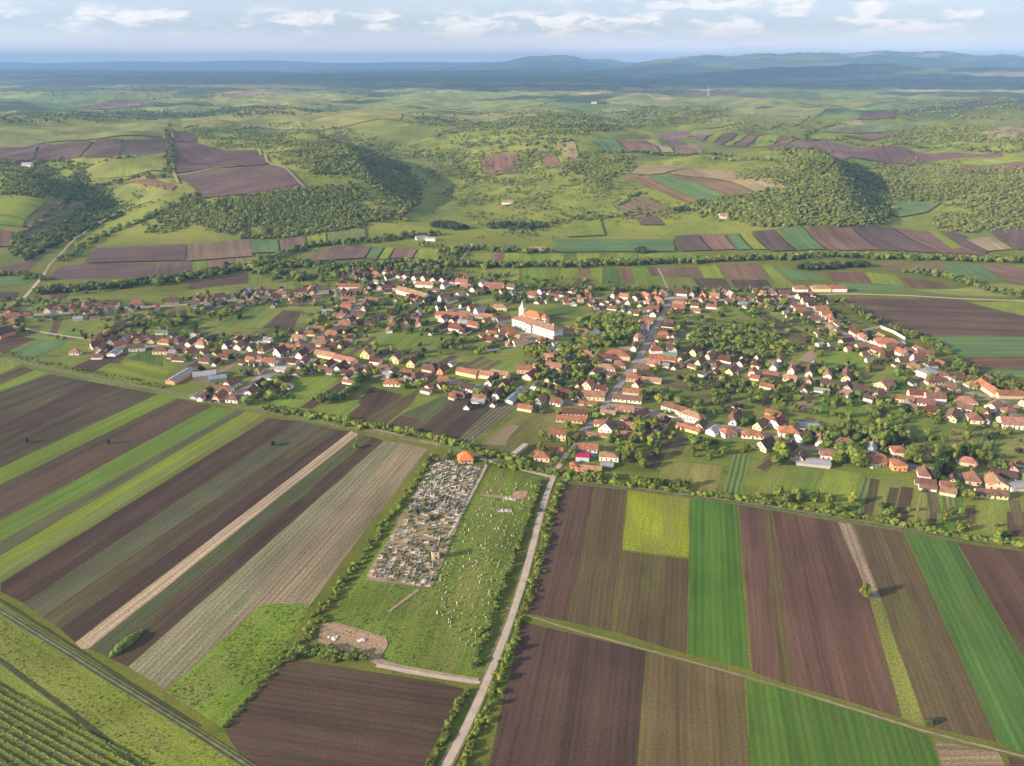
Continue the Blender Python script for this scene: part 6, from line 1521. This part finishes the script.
def wood(name, poly, n, hr, mt, label, seed, clump=0.0, scale=90.0, picks=(0, 1, 3), wide=1.1):
    p = in_px(poly, n, clump, seed, scale, 3.2 if name == 'woodland' else 1.0); p = [q for q in p if not (q[1] < 1050 and (blocked(q[0], q[1], 1.5) or road_near(q[0], q[1], 4.5)))]
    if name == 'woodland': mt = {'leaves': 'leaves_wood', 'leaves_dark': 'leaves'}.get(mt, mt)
    alt = {'leaves_wood': 'leaves_scrub', 'leaves': 'leaves_wood', 'leaves_scrub': 'leaves_wood', 'leaves_dark': 'leaves', 'leaves_bright': 'leaves_scrub'}[mt]
    if name != 'woodland': alt = mt
    q = [[], []]
    for a in p: q[1 if math.sin(a[0] / 37.0 + 2 * math.sin(a[1] / 53.0)) + math.sin(a[1] / 29.0 + seed) + tr.uniform(-1.2, 1.2) > 0.5 else 0].append(a)
    for k, (pp_, m_) in enumerate(((q[0], mt), (q[1], alt))):
        scatter(name, pp_, np.random.default_rng(seed + k).uniform(hr[0], hr[1] * (.8 if k else 1), len(pp_)), m_, label if k == 0 else 'lighter growth within the ' + label, picks if not k else (0, 1, 4), wide)
wood('park_trees', [(566, 333), (582, 322), (615, 318), (637, 326), (634, 340), (600, 349), (590, 342)], 120, (7, 11), 'leaves_bright', 'bright green park trees between church and main street', 401)
wood('park_trees', [(520, 350), (545, 345), (560, 348), (600, 352), (598, 372), (570, 380), (520, 375)], 80, (4, 8), 'leaves_bright', 'leafy gardens below the long white block', 402, .35, 30)
wood('orchard_trees', [(690, 336), (710, 325), (780, 335), (800, 352), (770, 360), (745, 358), (690, 350)], 150, (3, 7), 'leaves_bright', 'dense green gardens right of the square', 403, .3, 30)
wood('orchard_trees', [(690, 336), (710, 325), (780, 335), (800, 352), (770, 360), (745, 358), (690, 350)], 60, (3, 8), 'leaves', 'darker trees in the gardens right of the square', 404, .4, 30)
wood('orchard_trees', [(832, 300), (870, 322), (905, 335), (940, 352), (958, 372), (975, 388), (1024, 395), (1024, 385), (985, 376), (955, 358), (925, 338), (875, 322), (848, 305)], 170, (3, 7), 'leaves', 'tree belt behind the far right lane', 405)
wood('orchard_trees', [(780, 444), (790, 430), (850, 428), (870, 440), (868, 455), (820, 448)], 60, (5, 10), 'leaves', 'trees behind the white trio', 406, .3, 20)
# tree belts of the brook and field edges
def belt(pxl, spacing, spread, hr, mt, label, seed, picks=(0, 1, 3, 4)):
    p = line_pts(pxl, spacing, spread, seed); scatter('tree_belt', p, np.random.default_rng(seed).uniform(hr[0], hr[1], len(p)), mt, label, picks, 1.05)
LB1 = [(40, 293), (90, 289), (130, 285), (190, 279), (240, 270), (262, 265), (300, 266), (340, 269), (400, 265), (440, 266)]
belt(LB1, 2.6, 16, (4, 9), 'leaves', 'mid green brook side trees behind the left half of the village', 501); belt(LB1, 5, 18, (4, 9), 'leaves_bright', 'brighter brook side trees behind the left half of the village', 502); belt(LB1, 6, 14, (4, 9), 'leaves_dark', 'darker brook side trees behind the left half of the village', 532)
belt([(262, 268), (290, 280), (330, 275), (380, 270), (440, 277)], 3, 24, (4, 9), 'leaves', 'thick trees behind the upper west row', 503)
RB1 = [(440, 266), (520, 266), (600, 265), (700, 262), (770, 259), (830, 257), (880, 258), (950, 260), (1060, 263)]
belt(RB1, 2.6, 10, (4, 9), 'leaves', 'brook side trees behind the right half of the village', 504); belt(RB1, 7, 10, (4, 9), 'leaves_bright', 'brighter brook side trees behind the right half of the village', 505)
belt([(795, 269), (830, 268), (866, 266)], 2.5, 8, (5, 9), 'leaves_dark', 'dark tree belt behind the green fields on the right', 506)
belt([(905, 271), (940, 276), (960, 281), (985, 290), (1005, 295), (1060, 299)], 3.0, 10, (4, 9), 'leaves', 'winding tree belt at the far right', 507)
belt([(438, 276), (520, 287), (560, 290), (640, 291), (700, 292), (790, 291)], 4, 7, (3, 7), 'leaves', 'hedge trees behind the rear row of houses', 508)
belt([(440, 235), (400, 238), (374, 242), (330, 244), (300, 250), (262, 262)], 3.0, 12, (4, 9), 'leaves', 'tree line along the foot of the left hills', 509)
belt([(443, 272), (455, 256), (466, 248), (480, 250), (530, 253), (553, 252)], 3.5, 12, (4, 9), 'leaves', 'tree line crossing the hill foot in the middle', 510)
belt([(640, 253), (645, 253)], 1, 6, (6, 9), 'leaves_dark', 'small dark tree clump in the strip fields', 511)
belt([(490, 228), (505, 226), (530, 230), (545, 226)], 2.2, 18, (5, 9), 'leaves_dark', 'dark thicket on the lower hillside', 512)
belt([(437, 225), (448, 228), (462, 230)], 1.6, 14, (7, 11), 'leaves_dark', 'dark pine clump beside the white farm on the hillside', 513)
for i, (pl, mt) in enumerate((([(20, 258), (15, 247), (20, 238), (38, 224), (62, 207), (85, 199)], 'leaves'), ([(25, 262), (45, 250), (75, 236), (100, 224), (125, 213)], 'leaves_dark'), ([(60, 262), (85, 246), (110, 233), (140, 222), (165, 212), (190, 200)], 'leaves'), ([(168, 130), (170, 152), (171, 174)], 'leaves'),
    ([(0, 184), (50, 184), (100, 187), (112, 183), (165, 178)], 'leaves'), ([(85, 182), (78, 172), (95, 165), (140, 158)], 'leaves'), ([(640, 212), (600, 219), (566, 222), (520, 226)], 'leaves'), ([(614, 207), (630, 200), (645, 193)], 'leaves'), ([(455, 158), (460, 175), (470, 178)], 'leaves'),
    ([(590, 153), (620, 153), (680, 156), (730, 157)], 'leaves'), ([(672, 212), (700, 209), (720, 206)], 'leaves_dark'), ([(805, 138), (825, 128), (838, 124)], 'leaves'), ([(764, 143), (840, 140), (940, 148), (1020, 152)], 'leaves'), ([(420, 245), (440, 248), (445, 258)], 'leaves_bright'),
    ([(0, 276), (35, 277), (48, 280)], 'leaves'), ([(700, 157), (790, 163), (850, 170)], 'leaves_scrub'))):
    belt(pl, 4.0, 9, (3, 7.5), mt, 'hedgerow dividing the hill fields', 540 + i)
# woods of the hills
W = [
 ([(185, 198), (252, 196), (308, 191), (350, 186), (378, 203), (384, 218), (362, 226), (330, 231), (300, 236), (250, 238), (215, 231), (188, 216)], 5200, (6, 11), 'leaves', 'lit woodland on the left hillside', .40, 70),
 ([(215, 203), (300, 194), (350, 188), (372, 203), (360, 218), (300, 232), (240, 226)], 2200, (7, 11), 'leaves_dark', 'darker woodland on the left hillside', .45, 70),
 ([(300, 158), (350, 152), (400, 165), (420, 185), (418, 205), (400, 222), (380, 216), (372, 200), (345, 178), (310, 172)], 3600, (6, 11), 'leaves', 'woodland in the shaded left valley', .30, 80),
 ([(345, 140), (400, 150), (432, 145), (440, 130), (520, 118), (600, 112), (720, 106), (730, 118), (690, 124), (600, 130), (560, 146), (470, 150), (400, 160), (340, 158)], 6000, (7, 12), 'leaves', 'broad woodland across the middle hills', .42, 150),
 ([(400, 118), (520, 114), (600, 112), (700, 108), (715, 118), (600, 128), (520, 136), (440, 138)], 3800, (8, 13), 'leaves_scrub', 'dusky woodland below the plateau', .42, 170),
 ([(690, 207), (735, 198), (790, 190), (840, 172), (880, 200), (888, 221), (850, 226), (760, 226), (705, 216)], 4300, (7, 11), 'leaves', 'wooded ridge on the right', .27, 60),
 ([(775, 152), (820, 152), (850, 172), (890, 208), (886, 224), (868, 212), (838, 180), (800, 168)], 2800, (7, 12), 'leaves_dark', 'shaded crest of the right hand ridge', .2, 60),  # darker leaves: the slope's shade is also put into the colour
 ([(780, 158), (850, 165), (1060, 175), (1060, 232), (960, 232), (930, 226), (948, 204), (905, 200), (884, 200), (850, 180)], 7000, (4, 9), 'leaves_scrub', 'scrub covering the right hand hills', .34, 60),
 ([(905, 160), (1060, 172), (1060, 226), (990, 226), (960, 200), (900, 196)], 2600, (4, 9), 'leaves', 'greener scrub on the right hand hills', .4, 50),
 ([(730, 175), (830, 160), (850, 172), (800, 190), (770, 188)], 900, (4, 8), 'leaves_scrub', 'scrub above the wooded ridge', .35, 50),
 ([(65, 222), (90, 206), (112, 198), (112, 214), (92, 226), (60, 238), (25, 258), (22, 246)], 700, (5, 10), 'leaves_dark', 'dark trees in the left gully', .2, 40),
 ([(0, 185), (60, 180), (112, 190), (108, 204), (60, 196), (0, 196)], 1300, (5, 9), 'leaves', 'trees bordering the left terrace', .15, 50),
 ([(0, 163), (60, 160), (85, 165), (90, 182), (60, 186), (0, 186)], 1100, (5, 9), 'leaves', 'scattered trees on the far left uplands', .45, 50),
 ([(440, 175), (540, 170), (620, 160), (648, 178), (615, 205), (560, 238), (480, 238), (470, 215), (450, 200)], 1900, (3, 7), 'leaves', 'bushes scattered over the central grassy hill', .52, 45),
 ([(185, 128), (300, 124), (345, 128), (350, 150), (325, 165), (285, 166), (262, 150), (222, 148), (200, 138)], 3400, (5, 9), 'leaves', 'woodland right of the purplish hilltop field', .36, 80),
 ([(240, 136), (340, 130), (440, 150), (440, 175), (400, 158), (330, 158), (300, 170)], 1500, (5, 9), 'leaves_scrub', 'scrub around the head of the left valley', .42, 80),
 ([(560, 175), (575, 160), (600, 153), (632, 158), (628, 172), (596, 182), (570, 180)], 1300, (6, 10), 'leaves', 'compact wood beside the upland fields', .2, 50),
 ([(432, 180), (470, 176), (540, 172), (600, 155), (560, 150), (520, 152), (450, 152), (425, 165)], 1500, (4, 8), 'leaves', 'bushes above the square brown field', .48, 60),
 ([(735, 114), (860, 120), (850, 124), (760, 136), (735, 132), (700, 126)], 700, (5, 9), 'leaves_scrub', 'scattered plateau bushes right of centre', .5, 100),
 ([(880, 132), (960, 128), (1060, 130), (1060, 152), (960, 150), (880, 146)], 2200, (6, 10), 'leaves_scrub', 'wood on the far right uplands', .36, 120),
 ([(0, 117), (160, 112), (335, 108), (340, 113), (180, 118), (0, 123)], 2400, (8, 13), 'leaves_dark', 'dark belt of trees across the left plateau', .25, 200),
 ([(880, 100), (1060, 100), (1060, 118), (960, 122), (890, 112)], 1400, (8, 13), 'leaves_scrub', 'distant wood at the far right', .45, 220),
 ([(0, 88), (400, 84), (700, 92), (700, 98), (400, 96), (0, 104)], 1300, (9, 14), 'leaves_dark', 'thin lines of distant trees on the left plain', .5, 320),
 ([(640, 196), (700, 205), (690, 213), (640, 226), (600, 219)], 350, (3, 6), 'leaves', 'bushes below the curved field', .5, 40),
 ([(180, 196), (205, 200), (190, 230), (150, 235), (130, 225), (165, 208)], 500, (4, 8), 'leaves', 'bushes on the grassy spur at left', .5, 40),
 ([(60, 196), (170, 186), (165, 200), (120, 214), (105, 200)], 320, (3, 6), 'leaves', 'small bushes on the green slope at left', .52, 40),
]
for i, (poly, n, hr, mt, lb, cl, sc) in enumerate(W): wood('woodland', poly, int(n * (.85 if n > 3000 else 1.0)), (hr[0] * .38, hr[1] * .68), mt, lb, 600 + i, cl + (.05 if cl > .25 else 0.1), sc * .45)
# ------------------------------------------------------------------ cemetery
gr = random.Random(12)
GA, GB_, GC_, GD = P(436, 458), P(480, 468), P(429, 588), P(367, 577)   # corners of the dense part
def quad(u, v):
    a = (GA[0] + (GB_[0] - GA[0]) * u, GA[1] + (GB_[1] - GA[1]) * u); b = (GD[0] + (GC_[0] - GD[0]) * u, GD[1] + (GC_[1] - GD[1]) * u)
    return (a[0] + (b[0] - a[0]) * v, a[1] + (b[1] - a[1]) * v)
rd = math.atan2(GC_[1] - GD[1], GC_[0] - GD[0])
STN = {'white': (0.66, 0.62, 0.58), 'pale grey': (0.50, 0.455, 0.42), 'dark grey': (0.19, 0.165, 0.155), 'beige': (0.52, 0.41, 0.30), 'blue grey': (0.30, 0.31, 0.37)}
VARG = []
for s in range(5):
    a = MB(); l, w = 2.3 + .25 * s * .5, 1.15 + .1 * (s % 3)
    a.box(-l / 2, l / 2, -w / 2, -w / 2 + .16, 0, .42); a.box(-l / 2, l / 2, w / 2 - .16, w / 2, 0, .42); a.box(-l / 2, -l / 2 + .16, -w / 2 + .16, w / 2 - .16, 0, .42)
    a.box(-l / 2 + .16, l / 2 - .02, -w / 2 + .16, w / 2 - .16, 0, .36 if s % 2 else .14)
    h = MB(); hw = .42 + .05 * s; x0 = l / 2; hh = 1.0 + .16 * s
    pts = [(-hw, 0), (hw, 0), (hw, hh * .8), (hw * .6, hh), (-hw * .6, hh), (-hw, hh * .8)]
    n = len(pts); h.add([(x0 - .12, p, q) for p, q in pts] + [(x0 + .12, p, q) for p, q in pts], [tuple(range(n - 1, -1, -1)), tuple(range(n, 2 * n))] + [(i, (i + 1) % n, n + (i + 1) % n, n + i) for i in range(n)])
    h.box(x0 - .22, x0 + .22, -hw - .1, hw + .1, 0, .2)
    VARG.append((a, h, mesh_of('grave_border', a.v, a.f, M['stone']), mesh_of('headstone', h.v, h.f, M['stone'])))
NR = 58; graves = []
for r_ in range(NR):
    v = (r_ + .5) / NR; a, b = quad(0, v), quad(1, v); L = math.dist(a, b); k = int(L / 2.55)
    dens = .88 if v < .45 else (.60 if v < .62 else .66)
    if gr.random() < (.08 if v < .5 else .25): dens *= .3
    for i in range(k):
        if gr.random() > dens: continue
        x, y = quad((i + .5) / k, v + gr.uniform(-.3, .3) / NR)
        if math.dist((x, y), P(465.5, 461)) < 8: continue
        graves.append((x + gr.uniform(-.7, .7), y + gr.uniform(-.35, .35), r_, i))
graves.sort(key=lambda g: g[1])
near_g, far_g = graves[:280], graves[280:]
print('graves', len(graves))
rows = {}
for g in near_g: rows.setdefault(g[2], []).append(g)
for ri, rk in enumerate(sorted(rows, reverse=True)):
    for j, g in enumerate(sorted(rows[rk], key=lambda q: q[0])):
        cn = gr.choice(('white', 'pale grey', 'pale grey', 'dark grey', 'dark grey', 'beige', 'blue grey')); s = gr.randrange(5)
        root = empty('grave', (g[0], g[1], .03), rd + R(gr.uniform(-6, 6))); tag(root, f'{cn} stone grave, {ordw(j + 1)} from left in the {ordw(ri + 1)} row from the bottom', 'grave', 'graves in the dense part of the cemetery')
        for me_, nm in ((VARG[s][2], 'grave_border'), (VARG[s][3], 'headstone')):
            o = bpy.data.objects.new(nm, me_); COL.objects.link(o); o.parent = root; q = gr.uniform(.8, 1.15); o.color = (*[c * q for c in STN[cn]], 1)
groups = {}
for g in far_g:
    cn = gr.choice(('white', 'pale grey', 'pale grey', 'dark grey', 'blue grey', 'white', 'beige')); s = gr.randrange(5); mb = groups.setdefault(cn, MB()); a = rd + R(gr.uniform(-6, 6)); c, sn = math.cos(a), math.sin(a)
    for src in VARG[s][:2]: mb.add([(g[0] + p * c - q * sn, g[1] + p * sn + q * c, z + .03) for p, q, z in src.v], src.f)
for cn, mb in groups.items():
    o = mb.build('graves_beyond', M['stone']); o.color = (*STN[cn], 1); tag(o, f'{cn} stones among the crowded graves of the upper cemetery', kind='stuff')
# upright stones in the grass
US = []
for s in range(4):
    h = MB(); hw = .30 + .07 * s; hh = 1.0 + .2 * s
    pts = [(-hw, 0), (hw, 0), (hw, hh * .75), (hw * .7, hh * .93), (0, hh), (-hw * .7, hh * .93), (-hw, hh * .75)]; n = len(pts)
    h.add([(-.11, p, q) for p, q in pts] + [(.11, p, q) for p, q in pts], [tuple(range(n - 1, -1, -1)), tuple(range(n, 2 * n))] + [(i, (i + 1) % n, n + (i + 1) % n, n + i) for i in range(n)]); US.append(mesh_of('upright_stone', h.v, h.f, M['stone']))
pp = in_px([(492, 476), (535, 482), (510, 560), (478, 650), (455, 640), (430, 610), (444, 560), (468, 520)], 285, clump=.10, seed=77, scale=11.0)
pp = sorted([tuple(p) for p in pp], key=lambda p: p[1])
NB = 14; bands = [pp[i * len(pp) // NB:(i + 1) * len(pp) // NB] for i in range(NB)]
for bi, b in enumerate(bands):
    for j, p in enumerate(sorted(b, key=lambda q: q[0])):
        cn = gr.choice(('white', 'white', 'pale grey', 'beige')); o = bpy.data.objects.new('gravestone', gr.choice(US)); COL.objects.link(o); o.location = (p[0], p[1], 0.0); o.rotation_euler = (R(gr.uniform(-7, 7)), R(gr.uniform(-7, 7)), R(10 + gr.uniform(-25, 25)))
        q = gr.uniform(.38, .85); o.scale = (1.1, q, q * 1.1); o.color = (*STN[cn], 1)
        tag(o, f'{cn} upright stone in grass, {ordw(j + 1)} from left in the {ordw(bi + 1)} band from the bottom', 'gravestone', 'upright stones in the green part of the cemetery')
# flat slabs by the dug earth
def slab_row(a, b, n, label0):
    w0, w1 = P(*a), P(*b)
    for i in range(n):
        t = (i + .5) / n; o = bpy.data.objects.new('stone_slab', VARG[i % 5][2]); COL.objects.link(o); o.location = (w0[0] + (w1[0] - w0[0]) * t, w0[1] + (w1[1] - w0[1]) * t, .05); o.rotation_euler = (0, 0, R(95)); o.color = (*STN['white'], 1)
        tag(o, f'{ordw(i + 1)} pale slab from left in {label0}', 'slab', 'pale slabs in the green part of the cemetery')
slab_row((498, 511), (512, 511), 6, 'the row on a strip of bare earth'); slab_row((503, 498), (516, 500), 6, 'the row below the patch of red earth')
for (px, py, sx, lb) in ((334, 638.5, 1.5, 'left one of two white stone heaps on the dug earth'), (362, 641, 1.2, 'right one of two white stone heaps on the dug earth')):
    x, y = P(px, py); V = []; Fs = []; n = 0; g_ = np.random.default_rng(px)
    for i in range(16):
        q = g_.uniform(.35, .8); v = ICO1[0] * np.array([q * 1.3, q, q * .6]) * (1 + .5 * (g_.random((len(ICO1[0]), 1)) - .5)) + np.array([x + g_.normal() * sx * .6, y + g_.normal() * sx * .35, .3 + .25 * g_.random()]); V.append(v); Fs.append(ICO1[1] + n); n += len(v)
    o = link_mesh('rubble_heap', np.concatenate(V), np.concatenate(Fs), M['stone']); o.color = (0.66, 0.61, 0.57, 1); tag(o, lb, 'rubble')
# vine rows at the lower left corner
a, b = P(2, 700), P(85, 745); vd = math.atan2(b[1] - a[1], b[0] - a[0]); c, s = math.cos(vd), math.sin(vd)
p0 = P(0, 682); lim = [P(-8, 672), P(140, 778), P(140, 800), P(-8, 800)]; ymin = P(50, 790)[1]
g = np.random.default_rng(8); k = 0
for r_ in range(26):
    off = 1.5 + r_ * 3.0; sx, sy = p0[0] + s * off, p0[1] - c * off
    V = []; Fs = []; n = 0; t = -60.0
    while t < 130:
        x, y = sx + c * t, sy + s * t; u, w = proj(x, y, 0)
        if -25 < u < 150 and w < 800 and y > 190 and g.random() > .06:
            r = g.uniform(.34, .56); v = ICO1[0] * np.array([r * 1.15, r, r * 1.05]) * (1 + .3 * (g.random((len(ICO1[0]), 1)) - .5)) + np.array([x + g.uniform(-.2, .2), y + g.uniform(-.2, .2), r * .8]); V.append(v); Fs.append(ICO1[1] + n); n += len(v)
        t += .75
    if len(V) > 14:
        k += 1; o = link_mesh('vine_row', np.concatenate(V), np.concatenate(Fs), M['leaves_bright']); tag(o, f'low yellow green vine row, {ordw(k)} from the rutted track at lower left', 'vine row', 'vine rows in the lower left corner')
# brown soil under the vines
patch('row_crop_field', [P(-40, 660), P(0, 680), P(60, 720), P(125, 772), P(125, 800), P(-60, 800)], 'rough_grass', (0.13, 0.15, 0.045), (c, s), z=.03)
# hay and bushes dotted over the near meadow
def tufts(poly, n, hr, mt, label, seed, name='grass_tufts'):
    p = in_px(poly, n, 0.35, seed, 9.0); scatter(name, p, np.random.default_rng(seed).uniform(hr[0], hr[1], len(p)), mt, label, (4,), 1.3)
tufts([(-20, 612), (0, 612), (262, 775), (150, 775), (0, 662), (-20, 655)], 500, (.2, .45), 'leaves_bright', 'tall grass tufts on the lower left meadow', 801)
tufts([(488, 468), (540, 478), (477, 676), (380, 662), (322, 630), (372, 572), (430, 590), (470, 500)], 700, (.2, .5), 'leaves', 'tall grass tufts among the cemetery stones', 802)
tufts([(262, 604), (311, 604), (285, 652), (224, 729), (166, 692)], 500, (.2, .5), 'leaves_bright', 'tall grass tufts in the meadow wedge', 803)
tufts([(435, 457), (482, 468), (430, 588), (368, 576)], 500, (.4, 1.2), 'leaves', 'weeds growing between the dense graves', 804)
